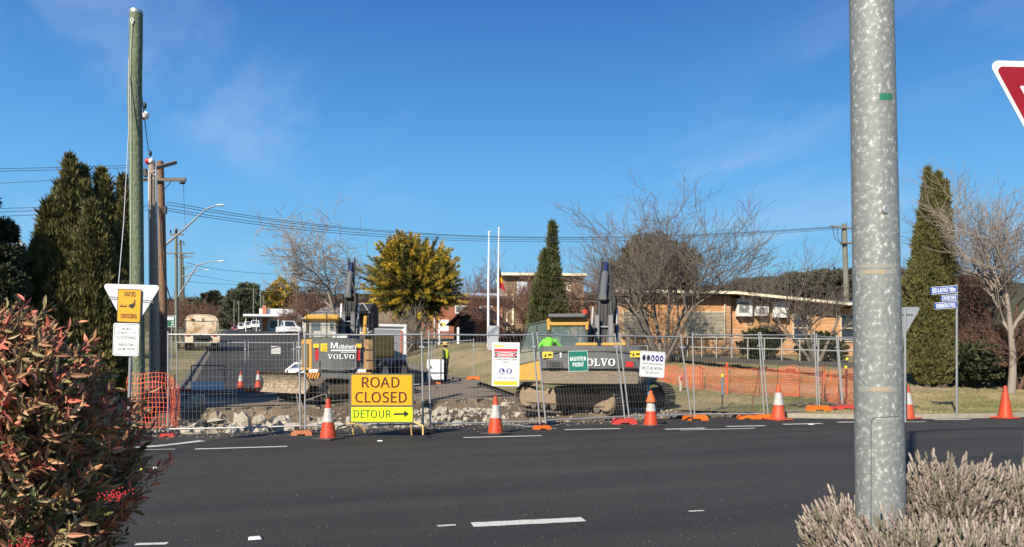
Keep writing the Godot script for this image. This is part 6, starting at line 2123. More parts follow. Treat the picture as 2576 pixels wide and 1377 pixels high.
func make_hall() -> void:
	# single-storey hall of orange brick; its front runs along the main-road direction
	var a := W(1560, 893, 43.0)
	var e := W(2190, 890, 45.4)
	a.y = 1.7
	e.y = 1.7
	var along := (e - a)
	along.y = 0.0
	var wide := along.length()
	along = along.normalized()
	var out := Vector3(along.z, 0, -along.x)
	if out.z < 0:
		out = -out
	var n := thing("brick_hall", "low orange brick hall with slatted windows and air conditioners", "building", a)
	var inv := func(p: Vector3) -> Vector3: return p - a
	var tones := [Vector3(0.74, 0.41, 0.19), Vector3(0.68, 0.36, 0.165), Vector3(0.78, 0.46, 0.24), Vector3(0.62, 0.31, 0.14)]
	var mortar := mat("mortar_warm", Vector3(0.5, 0.33, 0.2), 0.95)
	var at := func(px: float, depth_guess: float) -> float:      # distance along the front for a direction
		var d := Vector3((px - MIDDLE) / F, 0, -1)
		var den := d.x * out.x + d.z * out.z
		var tt: float = (a.x * out.x + a.z * out.z) / den
		return (d * tt - Vector3(a.x, 0, a.z)).dot(along)
	var high := 3.55
	var corner: float = at.call(1838, 45.0)
	brick_wall(n, Vector3(0, 0, 0), along, corner, high, tones, [], 300, mortar)
	var fall := -0.7 / (wide - corner)
	brick_wall(n, along * corner - out * 0.35, along, wide - corner, high - 0.05, tones, [], 0, mortar, fall)
	# side return and back so the hall is solid
	var b := MB.new()
	b.quad(Vector3.ZERO, -out * 9.0, -out * 9.0 + Vector3.UP * high, Vector3.UP * high, -along)
	b.quad(along * wide, along * wide - out * 9.0, along * wide - out * 9.0 + Vector3.UP * (high - 0.75), along * wide + Vector3.UP * (high - 0.75), along)
	b.quad(along * corner, along * corner - out * 0.35, along * corner - out * 0.35 + Vector3.UP * high, along * corner + Vector3.UP * high, along)
	b.quad(-out * 9.0, along * wide - out * 9.0, along * wide - out * 9.0 + Vector3.UP * high, -out * 9.0 + Vector3.UP * high, -out)
	put("wall", b, mortar, n)
	# shallow roof with a pale fascia
	var cream := mat("fascia_cream", Vector3(0.8, 0.71, 0.5), 0.6)
	var sheetm := mat("roof_sheet", Vector3(0.4, 0.38, 0.34), 0.5, 0.3)
	b = MB.new()
	var e0 := -along * 0.5 + out * 0.75 + Vector3.UP * (high + 0.06)
	var e1 := along * corner + out * 0.75 + Vector3.UP * (high + 0.03)
	var e2 := along * (wide + 0.5) + out * 0.5 + Vector3.UP * (high - 0.7)
	var pk := Vector3.UP * 0.22
	b.quad(e0, e1, e1 + pk * 0.7, e0 + pk * 0.7, out)
	b.quad(e1, e2, e2 + pk * 0.7, e1 + pk * 0.7, out)
	b.quad(e0 + pk * 0.7, e1 + pk * 0.7, e1 + pk * 0.7 - out * 0.05, e0 + pk * 0.7 - out * 0.05, Vector3.UP)
	b.quad(e1 + pk * 0.7, e2 + pk * 0.7, e2 + pk * 0.7 - out * 0.05, e1 + pk * 0.7 - out * 0.05, Vector3.UP)
	put("fascia", b, cream, n)
	b = MB.new()
	var back := -out * 10.5 + Vector3.UP * 0.1
	b.quad(e0 + pk * 0.66 - out * 0.03, e1 + pk * 0.66 - out * 0.03, e1 + back + pk, e0 + back + pk)
	b.quad(e1 + pk * 0.66 - out * 0.03, e2 + pk * 0.66 - out * 0.03, e2 + back + pk, e1 + back + pk)
	put("roof", b, sheetm, n)
	b = MB.new()
	b.quad(e0, e1, e1 - out * 0.9, e0 - out * 0.9, Vector3.DOWN)
	b.quad(e1, e2, e2 - out * 1.2, e1 - out * 1.2, Vector3.DOWN)
	put("eave_lining", b, mat("eave_brown", Vector3(0.16, 0.1, 0.07), 0.8), n)
	# windows with fixed slatted screens
	var slat := mat("screen_slat", Vector3(0.74, 0.66, 0.5), 0.6)
	var glass := mat("dark_glass", Vector3(0.03, 0.035, 0.04), 0.12)
	for q in [[1566.0, 1625.0], [1722.0, 1838.0 - 18.0]]:
		var x0: float = at.call(q[0], 43.0)
		var x1: float = at.call(q[1], 44.0)
		var win := Node3D.new()
		win.name = "window"
		n.add_child(win, true)
		win.position = along * x0 + Vector3.UP * 1.18
		win.basis = Basis(along, Vector3.UP, out)
		var w := x1 - x0
		var pb := MB.new()
		pb.box(Vector3(w * 0.5, 0.68, 0.03), Vector3(w, 1.36, 0.03))
		put("pane", pb, glass, win)
		pb = MB.new()
		for x in [0.0, w]:
			pb.box(Vector3(x, 0.68, 0.09), Vector3(0.06, 1.44, 0.14))
		pb.box(Vector3(w * 0.5, 1.4, 0.09), Vector3(w + 0.06, 0.05, 0.14))
		pb.box(Vector3(w * 0.5, -0.05, 0.07), Vector3(w + 0.16, 0.06, 0.2))
		put("frame", pb, mat("frame_cream", Vector3(0.55, 0.46, 0.32), 0.7), win)
		var sm := MB.new()
		sm.box(Vector3.ZERO, Vector3(w - 0.06, 0.056, 0.012), Basis(Vector3.RIGHT, 0.5))
		var smesh := sm.mesh()
		for i in 17:
			put_mesh("slat", smesh, slat, win, Transform3D(Basis.IDENTITY, Vector3(w * 0.5, 0.03 + i * 0.082, 0.14)))
	# downpipe and vents
	b = MB.new()
	var xd: float = at.call(1822, 44.0)
	b.cyl(along * xd + out * 0.07, along * xd + out * 0.07 + Vector3.UP * high, 0.05, 8)
	put("downpipe", b, mat("frame_cream"), n)
	for px in [1795.0, 1815.0, 1750.0, 1660.0]:
		b = MB.new()
		var xv: float = at.call(px, 44.0)
		b.box(along * xv + out * 0.02 + Vector3.UP * 0.45, Vector3(0.24, 0.12, 0.03), Basis(along, Vector3.UP, out))
		put("air_vent", b, mat("vent_dark", Vector3(0.1, 0.05, 0.03), 0.8), n)
	# narrow sash windows right of the air conditioners
	for px in [2020.0, 2140.0]:
		var xw: float = at.call(px, 47.0)
		var win := Node3D.new()
		win.name = "window"
		n.add_child(win, true)
		win.position = along * xw - out * 0.35 + Vector3.UP * 0.9
		win.basis = Basis(along, Vector3.UP, out)
		var pb := MB.new()
		pb.box(Vector3(0, 0.8, 0.03), Vector3(0.85, 1.6, 0.03))
		put("pane", pb, glass, win)
		pb = MB.new()
		for x: float in [-0.45, 0.45]:
			pb.box(Vector3(x, 0.8, 0.05), Vector3(0.07, 1.66, 0.08))
		for y: float in [0.0, 0.8, 1.6]:
			pb.box(Vector3(0, y, 0.05), Vector3(0.83, 0.06, 0.075))
		put("frame", pb, mat("frame_cream"), win)
	# air conditioners on the wall
	var whitem := mat("unit_white", Vector3(0.74, 0.73, 0.69), 0.5)
	for q in [[1873.0, 774.0, 0.92, 1.06, 1, "large white air conditioner unit on the brick wall"], [1917.0, 783.0, 0.76, 0.58, 1, "small air conditioner fan unit between two larger ones"], [1964.0, 779.0, 0.92, 0.98, 0, "white air conditioner unit partly behind bare twigs"]]:
		var xa: float = at.call(q[0], 46.0)
		var depth := -(a + along * xa).z
		var p := a + along * xa - out * 0.33
		p.y = W(q[0], q[1], depth).y
		var ac := thing("air_conditioner", q[5], "air conditioner", p, 0.0, "air conditioners on the hall wall")
		ac.basis = Basis(along, Vector3.UP, out)
		b = MB.new()
		b.bbox(Vector3(0, 0, 0.26), Vector3(q[2], q[3], 0.34), 0.02)
		put("casing", b, whitem, ac)
		b = MB.new()
		b.box(Vector3(-q[2] * 0.5 + 0.1, -q[3] * 0.5 - 0.05, 0.2), Vector3(0.05, 0.08, 0.42))
		b.box(Vector3(q[2] * 0.5 - 0.1, -q[3] * 0.5 - 0.05, 0.2), Vector3(0.05, 0.08, 0.42))
		put("bracket", b, mat("dark_steel"), ac)
		if q[4]:
			var r: float = minf(q[2], q[3]) * 0.33
			var fan := Node3D.new()
			fan.name = "fan_grille"
			ac.add_child(fan)
			fan.position = Vector3(-q[2] * 0.08, 0, 0.432)
			plate("surround", rounded(r * 2.2, r * 2.2, 0.03), 0.004, 0.004, mat("grille_grey", Vector3(0.34, 0.35, 0.34), 0.6), fan)
			plate("fan_disc", disc(r, 20), 0.008, 0.004, mat("fan_dark", Vector3(0.14, 0.145, 0.14), 0.6), fan)
			b = MB.new()
			for i in 4:
				var pts := []
				for j in 17:
					pts.append(Vector3(cos(TAU * j / 16), sin(TAU * j / 16), 0) * r * (0.3 + 0.23 * i) + Vector3(0, 0, 0.014))
				b.tube(pts, 0.008, 4)
			b.lathe([Vector2(0, 0), Vector2(0.001, 0)], 4)
			put("guard_ring", b, mat("grille_grey"), fan)
			plate("hub", disc(r * 0.2, 12), 0.018, 0.006, whitem, fan)

func make_walkway() -> void:
	var l := W(1590, 893, 40.0)
	var r := W(2180, 915.5, 30.0)
	var d := r - l
	var n := thing("raised_walkway", "raised concrete walkway with a grey pipe railing", "walkway", l)
	var side := Vector3(-d.z, 0, d.x).normalized()
	if side.z < 0:
		side = -side
	var conc := mat("walk_concrete", Vector3(0.075, 0.068, 0.058), 0.9, 0.0, noise_tex("grime2", 0.03, 5, 0.72, 1.0), 0.5)
	var b := MB.new()
	var th := Vector3.DOWN * 0.2
	b.quad(Vector3.ZERO, d, d - side * 1.0, -side * 1.0, Vector3.UP)
	b.quad(Vector3.ZERO, d, d + th, th, side)
	b.quad(th, d + th, d + th - side * 1.0, th - side * 1.0, Vector3.DOWN)
	put("deck", b, conc, n)
	b = MB.new()
	for i in 9:
		var p := d * (i + 0.4) / 9.0
		var g := ground(l + p).y - l.y
		b.box(p - side * 0.5 + Vector3.UP * (g * 0.5 + p.y * 0.5 - 0.1), Vector3(0.25, maxf(0.15, absf(p.y - g)), 0.5))
	put("pier", b, conc, n)
	var pipe := mat("rail_grey", Vector3(0.36, 0.36, 0.33), 0.55, 0.3)
	for h: float in [0.48, 0.96]:
		b = MB.new()
		b.tube([Vector3.UP * h - side * 0.06, d + Vector3.UP * h - side * 0.06], 0.028, 8)
		put("rail", b, pipe, n)
	for i in 15:
		for s: float in [0.06]:
			b = MB.new()
			var p := d * (i + 0.2) / 14.6 - side * s
			b.tube([p + Vector3.DOWN * 0.05, p + Vector3.UP * 0.98], 0.028, 8)
			put("railing_post", b, pipe, n)

func box_house(called: String, label: String, at: Vector3, turn: float, wide: float, deep: float, high: float, wallm: Material, group := "") -> Node3D:
	var n := thing(called, label, "building", at, turn, group)
	var b := MB.new()
	b.box(Vector3(0, high * 0.5 - 0.3, -deep * 0.5), Vector3(wide, high + 0.6, deep))
	put("wall", b, wallm, n)
	return n
func make_far_buildings() -> void:
	var glass := mat("dark_glass")
	var cream := mat("fascia_cream")
	# red brick building with grey roof
	var p := G(1150, 63.0)
	var n := thing("red_brick_building", "red brick building with a pale metal roof behind the flagpoles", "building", p, 0.12)
	var reds := [Vector3(0.44, 0.165, 0.085), Vector3(0.38, 0.135, 0.07), Vector3(0.5, 0.2, 0.11), Vector3(0.33, 0.11, 0.06)]
	var k := 63.0 / F
	var high := EYE + (HORIZON - 752) * k - p.y
	brick_wall(n, Vector3(-5.6, -0.3, 0), Vector3.RIGHT, 9.4, high + 0.3, reds, [], 0, mat("mortar_red", Vector3(0.3, 0.17, 0.12), 0.95))
	var b := MB.new()
	b.box(Vector3(-0.9, high * 0.5 - 0.3, -4.2), Vector3(9.4, high + 0.5, 8.0))
	put("wall", b, mat("brick_plain", Vector3(0.42, 0.16, 0.085), 0.95), n)
	b = MB.new()
	b.box(Vector3(-0.9, high + 0.12, -3.8), Vector3(10.2, 0.2, 9.2))
	put("gutter", b, mat("gutter_dark", Vector3(0.1, 0.09, 0.085), 0.7), n)
	b = MB.new()
	b.quad(Vector3(-6.0, high + 0.23, 0.8), Vector3(4.2, high + 0.23, 0.8), Vector3(4.2, high + 1.0, -6.0), Vector3(-6.0, high + 1.0, -6.0))
	put("roof", b, mat("roof_pale", Vector3(0.5, 0.52, 0.54), 0.45, 0.3), n)
	for q in [[0.35, 1.3], [-2.0, 1.2], [2.4, 1.2]]:
		var w := Node3D.new()
		w.name = "window"
		n.add_child(w, true)
		w.position = Vector3(q[0], high - 0.9, 0)
		b = MB.new()
		b.box(Vector3(0, 0, 0.03), Vector3(0.9, 0.5, 0.03))
		put("pane", b, glass, w)
		b = MB.new()
		for x: float in [-0.5, 0.5]:
			b.box(Vector3(x, 0, 0.05), Vector3(0.1, 0.7, 0.1))
		for y: float in [-0.3, 0.3]:
			b.box(Vector3(0, y, 0.05), Vector3(0.9, 0.1, 0.095))
		put("frame", b, mat("frame_pale", Vector3(0.6, 0.58, 0.52), 0.6), w)
		for i in 5:
			b = MB.new()
			b.box(Vector3(0, -0.2 + i * 0.1, 0.06), Vector3(0.88, 0.015, 0.03))
			put("slat", b, mat("frame_pale"), w)
	b = MB.new()
	b.cyl(Vector3(-1.9, -0.2, 0.08), Vector3(-1.9, high - 0.4, 0.08), 0.06, 7)
	put("downpipe", b, mat("frame_pale"), n)
	plate("notice_board", rounded(0.85, 0.95, 0.02), 0.06, 0.03, mat("sign_white"), n, Vector2(-1.15, 1.05))
	plate("notice_print", rounded(0.4, 0.3, 0.02), 0.066, 0.003, mat("pale_yellow", Vector3(0.75, 0.62, 0.12), 0.5), n, Vector2(-1.2, 1.15))
	# gabled brick porch with dark tiles
	p = G(1190, 57.0)
	k = 57.0 / F
	n = thing("gabled_porch", "dark tiled gabled brick porch in front of the red building", "building", p, -0.35)
	var top := EYE + (HORIZON - 772) * k - p.y
	var eave := EYE + (HORIZON - 812) * k - p.y
	b = MB.new()
	b.prism(PackedVector2Array([Vector2(-1.6, -0.3), Vector2(1.0, -0.3), Vector2(1.0, eave), Vector2(-0.3, top - 0.15), Vector2(-1.6, eave)]), -4.5, 0.0)
	put("wall", b, mat("brick_plain", Vector3(0.42, 0.16, 0.085), 0.95), n)
	b = MB.new()
	for sgn: float in [-1.0, 1.0]:
		var ed := Vector3(-0.3 + sgn * 1.75, eave - 0.22, 0.4)
		var rd := Vector3(-0.3, top, 0.4)
		b.quad(rd, ed, ed - Vector3(0, 0, 5.2), rd - Vector3(0, 0, 5.2))
		var m := (ed - rd).cross(Vector3(0, 0, -1)).normalized()
		if m.y < 0:
			m = -m
		for i in 12:                      # tile courses step down the slope
			var f0 := i / 12.0
			var f1 := (i + 1) / 12.0
			var q0 := rd.lerp(ed, f0) + m * 0.015
			var q1 := rd.lerp(ed, f1) + m * 0.05
			b.quad(q0, q1, q1 - Vector3(0, 0, 5.2), q0 - Vector3(0, 0, 5.2), m)
			b.quad(q1, q1 - m * 0.05, q1 - m * 0.05 - Vector3(0, 0, 5.2), q1 - Vector3(0, 0, 5.2), (ed - rd).normalized())
	put("roof", b, mat("tile_dark", Vector3(0.07, 0.06, 0.055), 0.8, 0.0, noise_tex("grime2", 0.03, 5, 0.72, 1.0), 1.5), n)
	b = MB.new()
	for sgn: float in [-1.0, 1.0]:
		b.tube([Vector3(-0.3, top + 0.02, 0.45), Vector3(-0.3 + sgn * 1.75, eave - 0.2, 0.45)], 0.06, 5)
	put("barge_board", b, mat("barge_green", Vector3(0.13, 0.15, 0.1), 0.7), n)
	b = MB.new()
	b.box(Vector3(-0.5, 0.9, 0.02), Vector3(1.2, 2.4, 0.05))
	put("door", b, mat("door_dark", Vector3(0.035, 0.03, 0.028), 0.7), n)
	# tall building with white letters
	p = G(1365, 64.0)
	k = 64.0 / F
	n = thing("tall_brown_building", "tall brown building with white letters behind the cypress", "building", p, 0.08)
	high = EYE + (HORIZON - 695) * k - p.y
	var stone := [Vector3(0.3, 0.19, 0.11), Vector3(0.24, 0.15, 0.09), Vector3(0.35, 0.24, 0.15)]
	brick_wall(n, Vector3(-3.4, -0.3, 0), Vector3.RIGHT, 6.9, high + 0.3, stone, [], 0, mat("mortar_brown", Vector3(0.28, 0.2, 0.13), 0.95))
	b = MB.new()
	b.box(Vector3(0.05, high * 0.5 - 0.15, -3.2), Vector3(6.9, high + 0.3, 6.0))
	put("wall", b, mat("stone_plain", Vector3(0.27, 0.18, 0.11), 0.95), n)
	b = MB.new()
	b.box(Vector3(0.05, high + 0.1, -2.9), Vector3(7.3, 0.2, 7.0))
	put("cornice", b, cream, n)
	b = MB.new()
	for x: float in [-3.1, -2.55]:
		b.box(Vector3(x, 1.9, 0.06), Vector3(0.16, 3.8, 0.12))
	put("pilaster", b, cream, n)
	var w2 := Node3D.new()
	w2.name = "window"
	n.add_child(w2, true)
	w2.position = Vector3(-1.75, high - 1.0, 0)
	b = MB.new()
	b.box(Vector3(0, 0, 0.03), Vector3(0.86, 1.0, 0.04))
	put("pane", b, mat("blind_white", Vector3(0.62, 0.66, 0.74), 0.4), w2)
	b = MB.new()
	b.box(Vector3(0, 0, 0.06), Vector3(0.05, 1.0, 0.05))
	b.box(Vector3(0, 0, 0.06), Vector3(0.9, 0.05, 0.045))
	put("frame", b, mat("frame_pale"), w2)
	text(n, "P TI", Vector3(-0.25, high - 1.55, 0.06), 1.5, 0.6, mat("sign_white"), sans_bold)
	text(n, "C", Vector3(2.2, high - 1.0, 0.06), 0.4, 0.5, mat("sign_white"), sans_bold)
	# low pale house with a grey roof behind the left excavator
	p = G(835, 88.0)
	n = box_house("grey_roof_house", "low house with a grey hipped roof behind the left excavator", p, 0.1, 6.6, 6.0, 2.0, mat("house_cream", Vector3(0.45, 0.4, 0.34), 0.9))
	b = MB.new()
	var rp := [Vector3(-3.6, 1.9, 0.5), Vector3(3.6, 1.9, 0.5), Vector3(3.6, 1.9, -6.5), Vector3(-3.6, 1.9, -6.5)]
	var r0 := Vector3(-1.2, 3.6, -3)
	var r1 := Vector3(1.2, 3.6, -3)
	b.quad(rp[0], rp[1], r1, r0)
	b.quad(rp[2], rp[3], r0, r1)
	b.tri(rp[1], rp[2], r1)
	b.tri(rp[3], rp[0], r0)
	put("roof", b, mat("roof_grey", Vector3(0.24, 0.23, 0.23), 0.7), n)
	for x: float in [-1.8, 0.2, 1.9]:
		b = MB.new()
		b.box(Vector3(x, 1.1, 0.02), Vector3(0.9, 1.0, 0.05))
		put("window", b, glass, n)
	# small rendered building right of the loader
	p = G(975, 66.0)
	n = box_house("stone_cottage", "cream and brown stone building behind the bare shrubby tree", p, 0.12, 5.0, 5.0, 2.9, mat("stone_cream", Vector3(0.42, 0.34, 0.26), 0.95, 0.0, noise_tex("stone", 0.02, 3, 0.4, 1.0, FastNoiseLite.TYPE_CELLULAR), 0.7))
	for q in [[-1.2, 1.4, 0.7, 1.5], [0.5, 1.4, 0.8, 1.6], [1.8, 1.3, 0.6, 1.2]]:
		b = MB.new()
		b.box(Vector3(q[0], q[1], 0.02), Vector3(q[2], q[3], 0.05))
		put("window", b, glass, n)
	b = MB.new()
	b.box(Vector3(0, 2.95, -2.3), Vector3(5.4, 0.18, 5.8))
	put("roof", b, mat("roof_grey"), n)
	# far white service building with an awning
	p = G(715, 135.0)
	k = 135.0 / F
	n = box_house("white_service_building", "far white flat-roofed building with a thin awning", p, 0.2, 8.6, 7.0, 3.8, mat("render_white", Vector3(0.7, 0.71, 0.72), 0.7))
	b = MB.new()
	b.box(Vector3(-2.6, 2.35, 2.6), Vector3(7.4, 0.36, 5.6))
	put("awning", b, mat("render_white"), n)
	for x: float in [-5.9, -4.2, -0.6]:
		b = MB.new()
		b.cyl(Vector3(x, -0.5, 4.8), Vector3(x, 2.2, 4.8), 0.09, 7)
		put("awning_post", b, mat("frame_pale"), n)
	b = MB.new()
	b.box(Vector3(-3.4, 2.0, 0.4), Vector3(0.7, 4.6, 0.7))
	put("chimney", b, mat("brick_plain"), n)
	for x: float in [-1.8, 0.4, 2.4]:
		b = MB.new()
		b.box(Vector3(x, 1.0, 0.02), Vector3(1.3, 1.3, 0.06))
		put("window", b, glass, n)
	# white house behind the red bush, left
	p = G(60, 34.0)
	n = box_house("white_cottage", "white cottage with a grey roof behind the red bush", p, 0.15, 3.6, 4.0, 1.6, mat("render_white"))
	b = MB.new()
	b.quad(Vector3(-2.0, 1.5, 0.4), Vector3(2.0, 1.5, 0.4), Vector3(1.7, 2.6, -2.0), Vector3(-1.7, 2.6, -2.0))
	b.quad(Vector3(-2.0, 1.5, -4.4), Vector3(2.0, 1.5, -4.4), Vector3(1.7, 2.6, -2.0), Vector3(-1.7, 2.6, -2.0))
	put("roof", b, mat("roof_grey"), n)
	b = MB.new()
	b.box(Vector3(-0.4, 0.9, 0.03), Vector3(0.8, 0.8, 0.05))
	put("window", b, glass, n)
	b = MB.new()
	b.prism(PackedVector2Array([Vector2(0.3, 1.5), Vector2(1.9, 1.5), Vector2(1.1, 2.4)]), 0.3, 0.5)
	put("gable", b, mat("render_white"), n)
	# steeple
	p = G(48, 130.0)
	k = 130.0 / F
	n = thing("church_steeple", "distant white church steeple above the trees at the left", "church", p)
	top = EYE + (HORIZON - 612) * k - p.y
	b = MB.new()
	b.box(Vector3(0, top * 0.5 - 1.0, 0), Vector3(1.0, top + 2.0 - 3.0, 1.0))
	put("tower", b, mat("render_white"), n)
	b = MB.new()
	b.bbox(Vector3(0.15, top - 1.2, 0), Vector3(1.35, 2.4, 1.3), 0.12)
	put("belfry", b, mat("render_white"), n)
	b = MB.new()
	b.lathe([Vector2(0.75, top), Vector2(0.3, top + 0.5), Vector2(0.06, top + 1.0), Vector2(0.0, top + 2.6)], 6)
	put("spire", b, mat("roof_grey"), n)
	# low brick and timber sheds behind the lawn, right
	p = G(2470, 36.0)
	n = box_house("garden_shed", "dim low shed with a pale roof edge behind the twiggy bushes", p, 0.1, 3.8, 3.0, 1.9, mat("shed_dim", Vector3(0.2, 0.16, 0.15), 0.9))
	b = MB.new()
	b.box(Vector3(0, 2.02, -1.4), Vector3(4.4, 0.12, 3.8))
	put("roof", b, mat("roof_pale"), n)
	b = MB.new()
	b.box(Vector3(0.6, 0.9, 0.02), Vector3(0.8, 1.6, 0.05))
	put("door", b, mat("door_dark"), n)
	# house glimpsed right of the hall
	p = G(2190, 62.0)
	n = box_house("side_house", "tan house with a blue-grey roof glimpsed beside the power pole", p, 0.1, 5.0, 5.0, 3.1, mat("brick_tan", Vector3(0.5, 0.3, 0.15), 0.9))
	b = MB.new()
	b.quad(Vector3(-2.9, 3.0, 0.5), Vector3(2.9, 3.0, 0.5), Vector3(2.9, 4.0, -3.0), Vector3(-2.9, 4.0, -3.0))
	put("roof", b, mat("roof_blue", Vector3(0.1, 0.14, 0.25), 0.6), n)
	b = MB.new()
	b.box(Vector3(0, 3.05, 0.5), Vector3(5.8, 0.14, 0.06))
	put("fascia", b, cream, n)
	# flagpoles
	for q in [[1228, 586, 872, 46.0, "left of the two white flagpoles"], [1253, 577, 850, 48.5, "right white flagpole carrying a lowered flag"]]:
		p = G(q[0], q[3])
		n = thing("flagpole", q[4], "flagpole", p, 0.0, "white flagpoles")
		top = W(q[0], q[1], q[3]).y - p.y
		b = MB.new()
		b.tube([Vector3(0, -0.2, 0), Vector3(0, top * 0.5, 0), Vector3(0.04, top, 0)], [0.085, 0.07, 0.04], 10)
		put("mast", b, mat("mast_white", Vector3(0.8, 0.8, 0.8), 0.4), n)
		b = MB.new()
		b.ball(Vector3(0.05, top + 0.04, 0), Vector3(0.1, 0.06, 0.08), 5, 8)
		put("finial", b, mat("mast_white"), n)
	var z := 48.4
	n = thing("flag", "black, red and yellow flag drooping at half mast", "flag", W(1254, 672, z))
	k = z / F
	var prev := []
	var parts := {"black_half": MB.new(), "red_half": MB.new(), "yellow_disc": MB.new()}
	var grid := []
	for i in 15:
		var f := i / 14.0
		var row := []
		for j in 9:
			var g := j / 8.0
			var fold := sin(g * 7.0 + f * 2.0) * 0.07
			row.append(Vector3((1.0 + g * (4.0 + 13.0 * f)) * k, -(f * 52.0 + g * 12.0) * k, fold))
		grid.append(row)
	for i in 14:
		for j in 8:
			var u := Vector2((i - 6.5) / 7.0 * 1.5, (j - 3.5) / 4.0)
			var which := "yellow_disc" if Vector2(u.x * 1.35, u.y).length() < 0.62 else ("black_half" if i < 7 and j < 9 - 1 else "red_half")
			(parts[which] as MB).quad(grid[i][j], grid[i][j + 1], grid[i + 1][j + 1], grid[i + 1][j])
	put("black_half", parts["black_half"], mat("flag_black", Vector3(0.03, 0.012, 0.012), 0.8), n)
	put("red_half", parts["red_half"], mat("flag_red", Vector3(0.3, 0.02, 0.03), 0.8), n)
	put("yellow_disc", parts["yellow_disc"], mat("flag_yellow", Vector3(0.8, 0.45, 0.01), 0.8), n)
	# grey cabinet below the flagpoles and two white bollards
	p = G(1240, 43.5)
	n = thing("utility_cabinet", "grey two-door cabinet at the foot of the flagpoles", "cabinet", p, 0.1)
	b = MB.new()
	b.bbox(Vector3(0, 0.62, 0), Vector3(0.62, 1.5, 0.4), 0.02)
	put("casing", b, mat("cabinet_grey", Vector3(0.3, 0.33, 0.36), 0.6), n)
	for x: float in [-0.155, 0.155]:
		b = MB.new()
		b.bbox(Vector3(x, 0.65, 0.205), Vector3(0.28, 1.35, 0.02), 0.006)
		put("door", b, mat("cabinet_door", Vector3(0.36, 0.39, 0.42), 0.6), n)
	for q in [[1104, 52.0, "left of two white timber posts by the bank top"], [1152, 52.0, "right of two white timber posts by the bank top"]]:
		p = G(q[0], q[1])
		n = thing("white_bollard", q[2], "bollard", p, 0.0, "white posts on the bank")
		b = MB.new()
		b.bbox(Vector3(0, 0.4, 0), Vector3(0.16, 1.3, 0.16), 0.02)
		put("post", b, mat("mast_white"), n)
		b = MB.new()
		b.lathe([Vector2(0.1, 1.05), Vector2(0.06, 1.1), Vector2(0, 1.12)], 8)
		put("cap", b, mat("mast_white"), n)

func make_hills() -> void:
	var m := mat("wooded_hill", Vector3(1, 1, 1), 0.98, 0.0, ramp_tex("wood_far", 0.02, 5, [[0.0, 0.018, 0.022, 0.012], [0.5, 0.045, 0.05, 0.028], [1.0, 0.085, 0.085, 0.05]], FastNoiseLite.TYPE_CELLULAR, 512), 0.05)
	for q in [[-420.0, 760.0, 420.0, [[-420, 780], [0, 770], [300, 774], [470, 770], [560, 766], [760, 772], [1000, 770], [1300, 760], [1700, 740]]], [1000.0, 3200.0, 520.0, [[1400, 740], [1700, 720], [1880, 716], [1960, 708], [2060, 694], [2140, 690], [2240, 694], [2400, 706], [2700, 716], [3200, 730]]]]:
		var b := MB.new()
		var z: float = q[2]
		var prev := []
		var px: float = q[0] - 300.0
		while px <= q[1] + 500.0:
			var y := lin(q[3], px) + 3.0 * lump.get_noise_1d(px * 14.0) + 2.0 * lump.get_noise_1d(px * 45.0)
			var row := []
			for j in 6:
				var f := j / 5.0
				var p := W(px, lerpf(880.0, y, sin(f * PI / 2.0)), z + f * 60.0)
				if j == 0:
					p.y = -2.0
				row.append(p)
			if prev:
				for j in 5:
					b.quad(prev[j], row[j], row[j + 1], prev[j + 1])
			prev = row
			px += 12.0
		setting("hill", b, m)
	# tree crowns on the ridges
	var tuft := sprig(9, 1.0, 0.18, 1.2)
	for q in [[330.0, [[380, 900]], 420.0], [430.0, [[1700, 2480]], 521.0]]:
		pass
	var where := []
	var cols := PackedColorArray()
	for i in 1500:
		var right := rng.randf() < 0.55
		var px := rng.randf_range(1850, 2500) if right else rng.randf_range(380, 900)
		var z := rng.randf_range(505, 575) if right else rng.randf_range(405, 470)
		var ridge := lin([[1400, 740], [1700, 720], [1880, 716], [1960, 708], [2060, 694], [2140, 690], [2240, 694], [2400, 706], [2700, 716], [3200, 730]], px) if right else lin([[0, 770], [300, 774], [470, 770], [560, 766], [760, 772], [1000, 770]], px)
		var y := ridge + rng.randf_range(-4.0, 14.0)
		var c := W(px, y, z)
		var size := rng.randf_range(1.4, 3.2)
		for j in 7:
			where.append(Transform3D(aim(Vector3(rng.randfn(), rng.randf_range(0.2, 1.5), rng.randfn()), size * 1.3, rng.randf() * TAU), c + Vector3(rng.randfn(), rng.randfn() * 0.5, rng.randfn()) * size * 0.8))
			cols.append(Color(0.05, 0.055, 0.03) * rng.randf_range(0.6, 1.5))
	var o := copies("far_wood", tuft, where, cols, leafmat("far_leaf", 0.9), self)
	tag(o, "dark far-off woodland along the hill ridges", "woodland")
